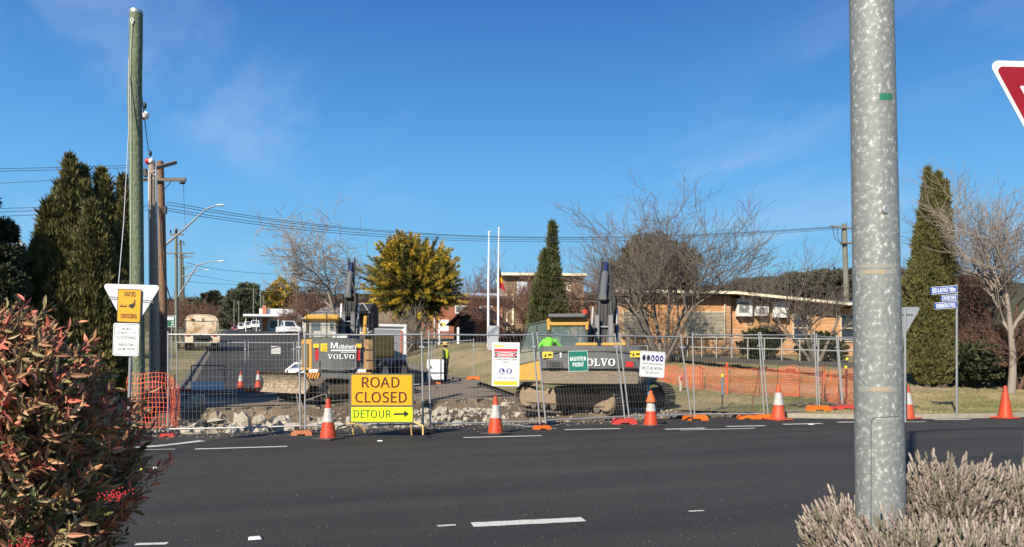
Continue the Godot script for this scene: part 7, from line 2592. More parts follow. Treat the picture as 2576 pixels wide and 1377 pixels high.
# ---------- machines and vehicles ----------
func track(parent: Node3D, called: String, x: float, length: float, high: float, wide: float, frame_m: Material, shoe_m: Material) -> void:
	var t := Node3D.new()
	t.name = called
	parent.add_child(t, true)
	t.position.x = x
	var r := high * 0.5
	var half := length * 0.5 - r
	var per := 4.0 * half + TAU * r
	var n := int(per / 0.19)
	var sm := MB.new()
	sm.bbox(Vector3.ZERO, Vector3(wide, 0.03, 0.17), 0.008)
	for k in 3:
		sm.box(Vector3(0, 0.028, -0.055 + k * 0.055), Vector3(wide, 0.03, 0.014))
	var shoe := sm.mesh()
	for i in n:
		var d := per * i / n
		var p: Vector3
		var ang: float
		if d < 2.0 * half:
			p = Vector3(0, high, -half + d)
			ang = 0.0
		elif d < 2.0 * half + PI * r:
			ang = (d - 2.0 * half) / r
			p = Vector3(0, r + cos(ang) * r, half + sin(ang) * r)
		elif d < 4.0 * half + PI * r:
			ang = PI
			p = Vector3(0, 0.0, half - (d - 2.0 * half - PI * r))
		else:
			ang = PI + (d - 4.0 * half - PI * r) / r
			p = Vector3(0, r + cos(ang) * r, -half + sin(ang) * r)
		put_mesh("track_shoe", shoe, shoe_m, t, Transform3D(Basis(Vector3.RIGHT, ang), p))
	var b := MB.new()
	b.bbox(Vector3(0, r * 1.0, 0), Vector3(wide * 0.86, high * 0.5, length - r * 1.9), 0.05)
	b.bbox(Vector3(0, r * 1.5, 0), Vector3(wide * 0.5, high * 0.2, length * 0.4), 0.04)
	put("side_frame", b, frame_m, t)
	for z in [-half, half]:
		b = MB.new()
		b.x = Transform3D(Basis(Vector3.BACK, PI / 2.0), Vector3(0, r, z))
		b.lathe([Vector2(0, -wide * 0.36), Vector2(r * 0.7, -wide * 0.36), Vector2(r * 0.78, -wide * 0.3), Vector2(r * 0.78, wide * 0.3), Vector2(r * 0.7, wide * 0.36), Vector2(0, wide * 0.36)], 18)
		put("idler_wheel", b, frame_m, t)
	for i in 7:
		b = MB.new()
		var z := lerpf(-half * 0.8, half * 0.8, i / 6.0)
		b.cyl(Vector3(-wide * 0.33, r * 0.42, z), Vector3(wide * 0.33, r * 0.42, z), r * 0.3, 10)
		put("roller", b, shoe_m, t)
func hose(b: MB, pts: Array, r := 0.025) -> void:
	var c := Curve3D.new()
	for i in pts.size():
		var p: Vector3 = pts[i]
		var d := Vector3.ZERO
		if i > 0 and i < pts.size() - 1:
			d = ((pts[i + 1] as Vector3) - (pts[i - 1] as Vector3)) * 0.2
		c.add_point(p, -d, d)
	var out := []
	for i in 19:
		out.append(c.sample_baked(c.get_baked_length() * i / 18.0))
	b.tube(out, r, 6)
func beam(b: MB, a: Vector3, e: Vector3, w0: float, h0: float, w1: float, h1: float) -> void:    # tapered box girder
	var d := (e - a).normalized()
	var side := Vector3.RIGHT
	var up := side.cross(d).normalized()
	var p := []
	for q in [[a, w0, h0], [e, w1, h1]]:
		for s: Vector2 in [Vector2(-1, -1), Vector2(1, -1), Vector2(1, 1), Vector2(-1, 1)]:
			p.append((q[0] as Vector3) + side * s.x * q[1] * 0.5 + up * s.y * q[2] * 0.5)
	for i in 4:
		var j := (i + 1) % 4
		var mid: Vector3 = (p[i] + p[j]) * 0.5 - a
		b.quad(p[i], p[j], p[4 + j], p[4 + i], (mid - d * mid.dot(d)).normalized())
	b.quad(p[0], p[1], p[2], p[3], -d)
	b.quad(p[4], p[5], p[6], p[7], d)
func plan(parent: Node3D, called: String, poly: PackedVector2Array, y0: float, y1: float, m: Material, inset := 0.0) -> MeshInstance3D:   # outline in x and z, upright
	var b := MB.new()
	b.x = Transform3D(Basis(Vector3(1, 0, 0), Vector3(0, 0, 1), Vector3(0, 1, 0)), Vector3.ZERO)
	if inset > 0.0:
		b.prism(poly, y0 + inset, y1 - inset)
		var small := PackedVector2Array()
		for p in poly:
			small.append(p * (1.0 - inset * 0.6))
		b.prism(small, y0, y1)
	else:
		b.prism(poly, y0, y1)
	return put(called, b, m, parent)
func boom_set(u: Node3D, x: float, foot: Vector3, tip: Vector3, w: float, dark: Material, steel: Material, gray: Material) -> void:
	# seen from behind: girder rising away, stick folded down beyond, cylinders and hoses on top
	var b := MB.new()
	var mid := foot.lerp(tip, 0.55) + Vector3(0, 0.12, 0.1)
	beam(b, foot, mid, w, w * 1.15, w * 0.85, w * 1.2)
	beam(b, mid, tip, w * 0.85, w * 1.2, w * 0.42, w * 0.6)
	put("boom", b, dark, u)
	b = MB.new()
	var low := tip + Vector3(0.02, -2.6, -1.2)
	beam(b, tip + Vector3(0, 0.12, 0.1), low, w * 0.46, w * 0.7, w * 0.42, w * 0.5)
	for s: float in [-1.0, 1.0]:
		b.bbox(tip + Vector3(s * w * 0.3, 0.05, 0.1), Vector3(0.05, 0.5, 0.4), 0.02)
	put("stick", b, dark, u)
	b = MB.new()
	b.x = Transform3D(Basis.IDENTITY, low + Vector3(0, -0.5, 0.1))
	b.prism(PackedVector2Array([Vector2(-0.45, 0.5), Vector2(0.45, 0.5), Vector2(0.5, -0.5), Vector2(-0.5, -0.5)]), -0.5, 0.3)
	put("bucket", b, mat("bucket_steel", Vector3(0.09, 0.08, 0.07), 0.7, 0.3), u)
	for s: float in [-1.0, 1.0]:
		b = MB.new()
		var c0 := Vector3(x + s * (w * 0.5 + 0.16), foot.y - 0.1, foot.z + 0.1)
		var c1 := mid + Vector3(s * (w * 0.5 + 0.12), -0.05, 0.1)
		b.cyl(c0, c0.lerp(c1, 0.72), 0.085, 12)
		put("lift_cylinder", b, gray, u)
		b = MB.new()
		b.cyl(c0.lerp(c1, 0.72), c1, 0.045, 10)
		put("piston_rod", b, steel, u)
		b = MB.new()
		var g0 := Vector3(x + s * (w * 0.5 + 0.02), foot.y + 0.2, foot.z + 0.34)
		b.bbox(g0.lerp(mid, 0.45) + Vector3(s * 0.06, 0.0, 0.3), Vector3(0.16, 1.35, 0.08), 0.02, Basis(Vector3.RIGHT, -0.28))
		put("guard_plate", b, gray, u)
	b = MB.new()
	var k0 := mid + Vector3(-0.06, 0.25, w * 0.75)
	var k1 := tip + Vector3(0, 0.1, w * 0.6)
	b.cyl(k0, k0.lerp(k1, 0.7), 0.115, 14)
	b.bbox(k0, Vector3(0.26, 0.2, 0.26), 0.04)
	put("stick_cylinder", b, gray, u)
	b = MB.new()
	b.cyl(k0.lerp(k1, 0.7), k1, 0.065, 12)
	put("piston_rod", b, mat("blue_rod", Vector3(0.03, 0.04, 0.14), 0.4, 0.3), u)
	b = MB.new()
	for i in 6:
		var s := (i - 2.5) / 2.5
		var jx := rng.randf_range(-0.04, 0.04)
		hose(b, [foot + Vector3(s * w * 0.5, 0.0, w * 0.62), foot.lerp(mid, 0.45) + Vector3(s * w * 0.45 + jx, 0.0, w * 0.72), mid + Vector3(s * w * 0.5 - jx, 0.0, w * 0.7), mid.lerp(tip, 0.5) + Vector3(s * w * 0.38 + jx, 0.0, w * 0.62), tip + Vector3(s * w * 0.25, 0.1, w * 0.4)], 0.028)
	hose(b, [mid + Vector3(w * 0.5, -0.4, 0.3), mid + Vector3(w * 0.6, 0.2, 0.4), mid.lerp(tip, 0.6) + Vector3(w * 0.1, 0.0, 0.35)], 0.035)
	b.bbox(mid + Vector3(w * 0.55, -0.1, 0.1), Vector3(0.22, 0.95, 0.3), 0.06)
	put("hydraulic_hoses", b, mat("hose_black", Vector3(0.035, 0.034, 0.032), 0.7), u)
	b = MB.new()
	for f: float in [0.18, 0.34, 0.62]:
		var p := foot.lerp(mid, f) + Vector3(0, 0.05, 0.44)
		b.bbox(p, Vector3(w * 1.25, 0.05, 0.06), 0.012)
	put("hose_clamp", b, mat("zinc", Vector3(0.5, 0.5, 0.5), 0.4, 0.7), u)

func make_excavator_right() -> void:
	var z0 := 23.0
	var at := W(1490, 900, z0)
	at.y = 0.0
	var n := thing("excavator", "large dark grey and yellow tracked excavator behind the muster point sign", "excavator", at, 0.0, "tracked excavators")
	var gray := mat("machine_grey", Vector3(0.135, 0.14, 0.137), 0.5, 0.0, noise_tex("grime", 0.02, 5, 0.8, 1.0), 1.4)
	var darkg := mat("machine_dark", Vector3(0.055, 0.054, 0.05), 0.65, 0.0)
	var yellow := mat("machine_yellow", Vector3(0.68, 0.36, 0.06), 0.5, 0.0, noise_tex("grime", 0.02, 5, 0.8, 1.0), 1.6)
	var mud := mat("mud_tan", Vector3(0.36, 0.26, 0.165), 0.95, 0.0, noise_tex("grime2", 0.03, 5, 0.72, 1.0), 1.1)
	var shoe := mat("track_steel", Vector3(0.17, 0.14, 0.108), 0.9, 0.0, noise_tex("grime2", 0.03, 5, 0.72, 1.0), 2.0)
	var steel := mat("chrome", Vector3(0.5, 0.49, 0.47), 0.35, 0.5)
	var glass := StandardMaterial3D.new()
	glass.resource_name = "cab_glass"
	glass.albedo_color = Color(0.6, 0.7, 0.68, 0.22)
	glass.transparency = BaseMaterial3D.TRANSPARENCY_ALPHA
	glass.roughness = 0.05
	glass.cull_mode = BaseMaterial3D.CULL_DISABLED
	mats["cab_glass"] = glass
	# undercarriage, turned to the left and away
	var under := Node3D.new()
	under.name = "undercarriage"
	n.add_child(under)
	under.rotation.y = deg_to_rad(43.0)
	under.position = Vector3(0.05, 0.045, -0.2)
	track(under, "track", -1.15, 4.0, 0.82, 0.56, mud, shoe)
	track(under, "track", 1.15, 4.0, 0.82, 0.56, mud, shoe)
	var b := MB.new()
	b.bbox(Vector3(0, 0.55, 0), Vector3(1.9, 0.4, 1.6), 0.06)
	b.lathe([Vector2(0.7, 0.7), Vector2(0.7, 0.92), Vector2(0, 0.92)], 20)
	put("slew_ring", b, shoe, under)
	# upper body
	var u := Node3D.new()
	u.name = "upper_body"
	n.add_child(u)
	u.rotation.y = deg_to_rad(-7.0)
	var cw := PackedVector2Array()
	for q in [[-1.42, 1.5], [-1.42, 2.15], [-1.38, 2.32], [-1.28, 2.42], [-0.9, 2.52], [-0.4, 2.57], [0.4, 2.57], [0.9, 2.52], [1.28, 2.42], [1.38, 2.32], [1.42, 2.15], [1.42, 1.5]]:
		cw.append(Vector2(q[0], q[1]))
	plan(u, "counterweight", cw, 1.34, 1.98, gray, 0.03)
	var cl := PackedVector2Array()
	for p in cw:
		cl.append(Vector2(p.x * 0.985, 1.5 + (p.y - 1.5) * 0.97))
	plan(u, "counterweight_base", cl, 0.92, 1.33, mat("mud_dust", Vector3(0.29, 0.23, 0.165), 0.9, 0.0, noise_tex("grime2", 0.03, 5, 0.72, 1.0), 0.8), 0.04)
	# belt line, recessed lamp bays, lifting eyes
	b = MB.new()
	b.box(Vector3(0, 1.84, 2.585), Vector3(2.1, 0.03, 0.012))
	for x: float in [-0.98, 0.98]:
		b.prism(PackedVector2Array([Vector2(x - 0.24, 1.38), Vector2(x + 0.26, 1.38), Vector2(x + 0.2, 1.56), Vector2(x - 0.24, 1.6)]), 2.53, 2.545)
	put("lamp_bay", b, darkg, u)
	b = MB.new()
	b.bbox(Vector3(1.04, 1.48, 2.555), Vector3(0.2, 0.15, 0.03), 0.01)
	put("tail_lamp", b, mat("lamp_red", Vector3(0.5, 0.02, 0.02), 0.25), u)
	b = MB.new()
	b.bbox(Vector3(-0.98, 1.48, 2.555), Vector3(0.22, 0.12, 0.02), 0.01)
	put("reflector", b, mat("reflector_dark", Vector3(0.05, 0.05, 0.055), 0.2), u)
	text(u, "VOLVO", Vector3(0.16, 1.54, 2.6), 0.98, 0.2, mat("sign_white"), serif_bold)
	for q in [[-1.18, 1.74, 0.28], [1.2, 1.76, 0.3]]:
		plate("warning_label", rounded(q[2], 0.17, 0.015), 2.49 if q[0] < 0 else 2.49, 0.01, mat("label_yellow", Vector3(0.8, 0.5, 0.03), 0.5), u, Vector2(q[0], q[1]))
		plate("label_mark", PackedVector2Array([Vector2(-0.1, -0.05), Vector2(-0.02, -0.05), Vector2(-0.06, 0.05)]), 2.494, 0.003, mat("sign_black"), u, Vector2(q[0], q[1]))
		plate("label_mark", rounded(0.1, 0.05, 0.01), 2.494, 0.003, mat("sign_black"), u, Vector2(q[0] + 0.06, q[1]))
	text(u, "!", Vector3(-0.82, 1.74, 2.555), 0.05, 0.14, mat("sign_white"), sans_bold)
	# deck and engine housing
	b = MB.new()
	b.bbox(Vector3(0, 1.08, 0.2), Vector3(2.6, 0.3, 2.9), 0.04)
	put("deck", b, darkg, u)
	b = MB.new()
	b.bbox(Vector3(0.75, 1.55, 0.7), Vector3(1.25, 0.85, 1.7), 0.06)
	put("engine_housing", b, gray, u)
	for q in [[-0.12, 0.62], [0.62, 0.68]]:
		b = MB.new()
		b.bbox(Vector3(q[0], 2.02, 1.95), Vector3(q[1], 0.11, 0.9), 0.04)
		put("hood_panel", b, yellow, u)
	b = MB.new()
	b.cyl(Vector3(1.05, 1.9, 1.2), Vector3(1.05, 2.45, 1.2), 0.07, 10)
	put("exhaust", b, shoe, u)
	b = MB.new()
	b.bbox(Vector3(1.28, 1.25, -1.0), Vector3(0.25, 0.9, 1.2), 0.05)
	put("tool_box", b, yellow, u)
	# cab
	var cab := Node3D.new()
	cab.name = "cab"
	u.add_child(cab)
	cab.position = Vector3(-0.72, 1.2, -0.25)
	b = MB.new()
	for x: float in [-0.55, 0.55]:
		for zz: float in [-0.8, 0.75]:
			b.bbox(Vector3(x, 0.8, zz), Vector3(0.1, 1.6, 0.1), 0.02)
	b.bbox(Vector3(0, 0.28, 0.76), Vector3(1.15, 0.62, 0.08), 0.02)
	b.bbox(Vector3(0, 0.1, 0), Vector3(1.15, 0.22, 1.6), 0.02)
	b.bbox(Vector3(0.54, 0.4, 0), Vector3(0.06, 0.8, 1.5), 0.02)
	put("cab_frame", b, darkg, cab)
	b = MB.new()
	b.bbox(Vector3(0, 1.52, 0.78), Vector3(1.26, 0.22, 0.14), 0.03)
	b.bbox(Vector3(0, 1.56, 0), Vector3(1.2, 0.12, 1.7), 0.03)
	for x: float in [-0.57, 0.57]:
		b.bbox(Vector3(x, 1.38, 0.8), Vector3(0.09, 0.2, 0.1), 0.02)
	put("cab_roof_band", b, yellow, cab)
	b = MB.new()
	b.bbox(Vector3(-0.02, 1.7, 0.1), Vector3(1.12, 0.13, 1.9), 0.04)
	for i in 8:
		b.box(Vector3(-0.5 + i * 0.14, 1.635, 0.82), Vector3(0.05, 0.05, 0.12))
	put("roof_guard", b, gray, cab)
	var pane := func(called: String, poly: PackedVector2Array, zz: float, parent: Node3D) -> void:
		var pb := MB.new()
		var idx := Geometry2D.triangulate_polygon(poly)
		for i in range(0, idx.size(), 3):
			pb.face(Vector3(poly[idx[i]].x, poly[idx[i]].y, zz), Vector3(poly[idx[i + 1]].x, poly[idx[i + 1]].y, zz), Vector3(poly[idx[i + 2]].x, poly[idx[i + 2]].y, zz), Vector3.BACK)
		put(called, pb, glass, parent)
	pane.call("rear_window", PackedVector2Array([Vector2(-0.5, 0.6), Vector2(0.5, 0.6), Vector2(0.5, 1.4), Vector2(-0.5, 1.4)]), 0.78, cab)
	pane.call("windscreen", PackedVector2Array([Vector2(-0.5, 0.2), Vector2(0.5, 0.2), Vector2(0.5, 1.45), Vector2(-0.5, 1.45)]), -0.82, cab)
	b = MB.new()
	b.bbox(Vector3(0, 0.75, 0.1), Vector3(0.5, 0.7, 0.14), 0.05)
	b.bbox(Vector3(0, 0.42, -0.1), Vector3(0.52, 0.16, 0.5), 0.05)
	put("seat", b, mat("seat_black", Vector3(0.02, 0.02, 0.022), 0.8), cab)
	b = MB.new()
	b.lathe([Vector2(0.07, 1.78), Vector2(0.085, 1.8), Vector2(0.085, 1.88), Vector2(0.05, 1.92), Vector2(0, 1.92)], 12, Vector3(0.5, 0, 0.3))
	put("beacon", b, mat("beacon_red", Vector3(0.6, 0.05, 0.02), 0.25), cab)
	# open door, swung out to the left
	var door := Node3D.new()
	door.name = "door"
	cab.add_child(door)
	door.position = Vector3(-0.6, 0.0, 0.55)
	door.rotation.y = -0.12
	var edge := [Vector2(0.0, 1.58), Vector2(-0.62, 1.46), Vector2(-0.98, 0.42), Vector2(-1.0, 0.22), Vector2(-0.02, 0.45)]
	b = MB.new()
	var loop := []
	for p: Vector2 in edge + [edge[0]]:
		loop.append(Vector3(p.x, p.y, 0))
	b.tube(loop, 0.035, 7)
	b.cyl(Vector3(-0.36, 1.5, 0), Vector3(-0.4, 0.38, 0), 0.022, 6)
	b.cyl(Vector3(-0.94, 0.6, 0), Vector3(0, 0.72, 0), 0.018, 6)
	put("door_frame", b, darkg, door)
	pane.call("door_window", PackedVector2Array(edge), 0.0, door)
	b = MB.new()
	b.prism(PackedVector2Array([Vector2(-1.0, 0.2), Vector2(-0.02, 0.43), Vector2(-0.0, -0.2), Vector2(-0.98, -0.22)]), -0.03, 0.03)
	put("door_skin", b, yellow, door)
	# boom between cab and engine
	boom_set(u, 0.32, Vector3(0.32, 1.35, -0.6), Vector3(0.42, 4.75, -2.9), 0.52, darkg, steel, gray)

func make_excavator_left() -> void:
	var z0 := 27.2
	var at := W(856, 900, z0)
	at.y = GH(to_st(at).x, to_st(at).y)
	var n := thing("excavator", "grey and yellow excavator with a dozer blade left of centre", "excavator", at, 0.0, "tracked excavators")
	var gray := mat("machine_grey")
	var darkg := mat("machine_dark")
	var yellow := mat("machine_yellow")
	var mud := mat("mud_tan")
	var shoe := mat("track_steel")
	var steel := mat("chrome")
	var glass: StandardMaterial3D = mats["cab_glass"]
	var under := Node3D.new()
	under.name = "undercarriage"
	n.add_child(under)
	under.rotation.y = deg_to_rad(-38.0)
	under.position = Vector3(-0.1, 0.045, 0.2)
	track(under, "track", -0.95, 3.3, 0.74, 0.5, mud, shoe)
	track(under, "track", 0.95, 3.3, 0.74, 0.5, mud, shoe)
	var b := MB.new()
	b.bbox(Vector3(0, 0.5, 0), Vector3(1.7, 0.35, 1.5), 0.06)
	b.lathe([Vector2(0.6, 0.6), Vector2(0.6, 0.84), Vector2(0, 0.84)], 18)
	put("slew_ring", b, shoe, under)
	# dozer blade with push arms
	var blade := Node3D.new()
	blade.name = "dozer_blade"
	under.add_child(blade)
	blade.position = Vector3(0.0, 0.62, 2.3)
	b = MB.new()
	var prev := []
	for i in 9:
		var f := i / 8.0
		var y := lerpf(-0.34, 0.34, f)
		var zz := -0.16 + 0.3 * pow(absf(f - 0.45) * 1.6, 2.0)
		var row := [Vector3(-1.25, y, zz), Vector3(1.25, y, zz)]
		if prev:
			b.quad(prev[0], prev[1], row[1], row[0])
			b.quad(prev[0] - Vector3(0, 0, 0.05), prev[1] - Vector3(0, 0, 0.05), row[1] - Vector3(0, 0, 0.05), row[0] - Vector3(0, 0, 0.05))
		prev = row
	b.quad(Vector3(-1.25, 0.34, 0.1), Vector3(1.25, 0.34, 0.1), Vector3(1.25, 0.34, 0.0), Vector3(-1.25, 0.34, 0.0), Vector3.UP)
	put("mouldboard", b, mat("blade_mud", Vector3(1, 1, 1), 0.9, 0.0, ramp_tex("blade_mud", 0.015, 5, [[0.0, 0.12, 0.085, 0.055], [0.5, 0.26, 0.19, 0.13], [0.68, 0.33, 0.26, 0.19], [0.78, 0.6, 0.52, 0.42], [1.0, 0.7, 0.63, 0.54]], FastNoiseLite.TYPE_SIMPLEX_SMOOTH, 512), 0.9), blade)
	for x: float in [-0.6, 0.6]:
		b = MB.new()
		b.bbox(Vector3(x, -0.1, -0.75), Vector3(0.16, 0.2, 1.3), 0.03)
		put("push_arm", b, mud, blade)
	var u := Node3D.new()
	u.name = "upper_body"
	n.add_child(u)
	u.rotation.y = deg_to_rad(9.0)
	# rounded rear: grey middle, yellow corner doors
	var mid := PackedVector2Array()
	var wide := 1.2
	for q in [[-0.86, 0.6], [-0.86, 1.4], [-0.6, 1.56], [-0.2, 1.62], [0.2, 1.62], [0.6, 1.56], [0.86, 1.4], [0.86, 0.6]]:
		mid.append(Vector2(q[0], q[1]))
	plan(u, "counterweight", mid, 1.0, 2.15, gray, 0.04)
	var lowp := PackedVector2Array()
	for q in [[-0.95, 0.5], [-0.95, 1.3], [-0.6, 1.53], [0.0, 1.58], [0.6, 1.53], [0.95, 1.3], [0.95, 0.5]]:
		lowp.append(Vector2(q[0], q[1]))
	plan(u, "counterweight_base", lowp, 0.74, 0.985, gray, 0.03)
	b = MB.new()
	b.tube([Vector3(-0.62, 1.42, 1.62), Vector3(-0.62, 1.14, 1.62), Vector3(-0.5, 1.1, 1.63), Vector3(0.5, 1.1, 1.63), Vector3(0.6, 1.15, 1.62), Vector3(0.62, 1.9, 1.6)], 0.018, 6)
	put("hatch_rim", b, mat("rim_grey", Vector3(0.2, 0.21, 0.21), 0.4), u)
	for s: float in [-1.0, 1.0]:
		var side := Node3D.new()
		side.name = "corner_door"
		u.add_child(side, true)
		var poly := PackedVector2Array()
		for q in [[0.87, 0.2], [0.87, 1.4], [1.03, 1.38], [1.17, 1.31], [1.24, 1.15], [1.24, 0.2]]:
			poly.append(Vector2(q[0] * s, q[1]))
		plan(side, "panel", poly, 1.06, 2.12, yellow if s < 0 else mat("dusty_yellow", Vector3(0.52, 0.3, 0.12), 0.7, 0.0, noise_tex("grime", 0.02, 5, 0.8, 1.0), 1.6), 0.03)
		b = MB.new()
		if s < 0:
			b.box(Vector3(-1.1, 1.58, 1.365), Vector3(0.24, 0.78, 0.02), Basis(Vector3.UP, -0.5))
			put("grille", b, mat("grille_dusty", Vector3(0.2, 0.15, 0.09), 0.9), side)
		else:
			for y: float in [1.42, 1.78]:
				b.box(Vector3(1.08, y, 1.365), Vector3(0.33, 0.012, 0.03), Basis(Vector3.UP, 0.45))
			put("seam", b, darkg, side)
		b = MB.new()
		b.prism(PackedVector2Array([Vector2(s * 0.69 - 0.055, 1.78), Vector2(s * 0.69 + 0.065, 1.78), Vector2(s * 0.69 + 0.06, 1.4), Vector2(s * 0.69 - 0.02, 1.38), Vector2(s * 0.69 - 0.05, 1.42)]), 1.5, 1.55)
		put("tail_lamp", b, mat("lamp_red"), u)
		plate("label", rounded(0.22, 0.14, 0.02), 1.55, 0.02, mat("label_yellow"), u, Vector2(s * 0.69, 1.9))
		plate("plate_white", rounded(0.3, 0.11, 0.02), 1.53, 0.03, mat("sign_white"), u, Vector2(s * 0.8, 1.05))
		# hazard striped panel: black bars on an orange plate
		plate("hazard_plate", rounded(0.52, 0.2, 0.01), 1.56, 0.05, mat("hazard_orange", Vector3(0.85, 0.32, 0.03), 0.5), u, Vector2(s * 0.86, 0.885))
		for i in 6:
			var x := s * 0.86 - 0.22 + i * 0.085
			plate("hazard_bar", PackedVector2Array([Vector2(x, 0.79), Vector2(x + 0.035, 0.79), Vector2(x + 0.035 - s * 0.07, 0.98), Vector2(x - s * 0.07, 0.98)]), 1.564, 0.003, mat("sign_black"), u)
	plate("yellow_notice", rounded(0.27, 0.27, 0.02), 1.6, 0.04, mat("notice_yellow", Vector3(0.85, 0.62, 0.02), 0.5), u, Vector2(-0.42, 1.84))
	for y: float in [1.9, 1.83, 1.76]:
		text(u, "LEFT HAND DRIVE".split(" ")[int((1.9 - y) / 0.065)], Vector3(-0.42, y, 1.603), 0.2, 0.045, mat("brown_ink"), sans_bold)
	text(u, "M", Vector3(-0.1, 1.91, 1.64), 0.24, 0.2, mat("sign_white"), sans_bold)
	text(u, "cMahon's", Vector3(0.34, 1.87, 1.63), 0.58, 0.15, mat("sign_white"), sans_bold)
	plate("white_rule", rounded(0.84, 0.05, 0.004), 1.628, 0.02, mat("sign_white"), u, Vector2(0.21, 1.74))
	plate("white_rule", rounded(0.5, 0.022, 0.003), 1.622, 0.02, mat("sign_white"), u, Vector2(0.38, 1.68))
	text(u, "VOLVO", Vector3(0.12, 1.53, 1.645), 0.88, 0.16, mat("sign_white"), serif_bold)
	plate("number_plate", rounded(0.34, 0.13, 0.02), 1.4, 0.02, mat("sign_white"), u, Vector2(0.14, 2.24))
	text(u, "42111 G", Vector3(0.14, 2.24, 1.403), 0.28, 0.08, mat("dim_ink", Vector3(0.12, 0.13, 0.15), 0.6))
	b = MB.new()
	b.bbox(Vector3(0, 1.0, -0.3), Vector3(2.3, 0.3, 2.2), 0.04)
	b.bbox(Vector3(0.6, 1.6, -0.2), Vector3(1.1, 1.0, 1.5), 0.05)
	put("deck", b, darkg, u)
	var cab := Node3D.new()
	cab.name = "cab"
	u.add_child(cab)
	cab.position = Vector3(-0.6, 1.1, -0.3)
	b = MB.new()
	for x: float in [-0.5, 0.5]:
		for zz: float in [-0.75, 0.7]:
			b.bbox(Vector3(x, 0.85, zz), Vector3(0.09, 1.7, 0.09), 0.02)
	b.bbox(Vector3(0, 0.55, 0.72), Vector3(1.05, 1.1, 0.07), 0.02)
	b.bbox(Vector3(0.5, 0.5, 0), Vector3(0.06, 1.0, 1.4), 0.02)
	put("cab_frame", b, darkg, cab)
	b = MB.new()
	b.bbox(Vector3(0, 1.8, 0), Vector3(1.2, 0.22, 1.75), 0.07)
	put("cab_roof", b, yellow, cab)
	b = MB.new()
	b.quad(Vector3(-0.45, 1.12, 0.73), Vector3(0.45, 1.12, 0.73), Vector3(0.45, 1.66, 0.73), Vector3(-0.45, 1.66, 0.73), Vector3.BACK)
	put("rear_window", b, glass, cab)
	# hand rails round the top
	b = MB.new()
	var rx := [Vector3(-1.08, 2.1, 1.0), Vector3(-1.08, 3.05, 1.0), Vector3(1.15, 3.05, 1.0), Vector3(1.15, 2.1, 1.0)]
	b.tube(rx, 0.022, 6)
	b.cyl(Vector3(-1.08, 2.62, 1.0), Vector3(1.15, 2.62, 1.0), 0.02, 6)
	b.cyl(Vector3(-0.4, 2.1, 1.0), Vector3(-0.4, 3.05, 1.0), 0.02, 6)
	b.tube([Vector3(1.15, 3.05, 1.0), Vector3(1.15, 3.05, -0.6), Vector3(1.15, 2.1, -0.6)], 0.022, 6)
	put("hand_rail", b, mat("rail_black", Vector3(0.02, 0.02, 0.022), 0.5), u)
	boom_set(u, 0.22, Vector3(0.24, 1.5, -0.5), Vector3(0.3, 5.0, -1.9), 0.36, darkg, steel, gray)

func make_truck_rear() -> void:
	# white truck body seen from behind, right of the left excavator
	var z := 34.0
	var at := G(962, z)
	var k := z / F
	var n := thing("white_truck", "white truck seen from behind, right of the left excavator", "truck", at, 0.42)
	var white := mat("truck_white", Vector3(0.72, 0.72, 0.7), 0.45)
	var gray := mat("tail_grey", Vector3(0.36, 0.37, 0.38), 0.5, 0.1, noise_tex("grime", 0.02, 5, 0.8, 1.0), 1.0)
	var b := MB.new()
	b.bbox(Vector3(0, 1.72, -2.4), Vector3(2.2, 1.75, 4.7), 0.05)
	put("body", b, white, n)
	plate("tailgate", rounded(1.86, 1.5, 0.05), 0.0, 0.05, gray, n, Vector2(-0.05, 1.7))
	b = MB.new()
	for x: float in [-1.05, 1.05]:
		b.bbox(Vector3(x, 1.72, -0.02), Vector3(0.12, 1.8, 0.12), 0.02)
	b.bbox(Vector3(0, 2.62, -0.02), Vector3(2.24, 0.12, 0.12), 0.02)
	put("rear_frame", b, white, n)
	b = MB.new()
	b.box(Vector3(0.86, 1.8, 0.02), Vector3(0.06, 1.2, 0.02))
	put("reflective_strip", b, mat("strip_red", Vector3(0.62, 0.12, 0.03), 0.4), n)
	b = MB.new()
	b.bbox(Vector3(0, 0.72, -0.05), Vector3(2.2, 0.26, 0.25), 0.04)
	put("bumper", b, mat("dark_alloy", Vector3(0.2, 0.2, 0.21), 0.5, 0.4), n)
	for x: float in [-0.85, 0.85]:
		b = MB.new()
		b.bbox(Vector3(x, 0.95, 0.05), Vector3(0.36, 0.2, 0.05), 0.01)
		put("tail_lamp", b, mat("lamp_red"), n)
		for zz: float in [-1.0, -4.6]:
			wheel(n, Vector3(x, 0.46, zz), 0.46, 0.3)
	b = MB.new()
	b.bbox(Vector3(0, 0.75, -2.8), Vector3(0.9, 0.3, 5.6), 0.04)
	put("chassis", b, mat("dark_steel"), n)
	b = MB.new()
	b.bbox(Vector3(0, 1.55, -5.7), Vector3(2.1, 1.9, 1.5), 0.12)
	put("cab", b, white, n)
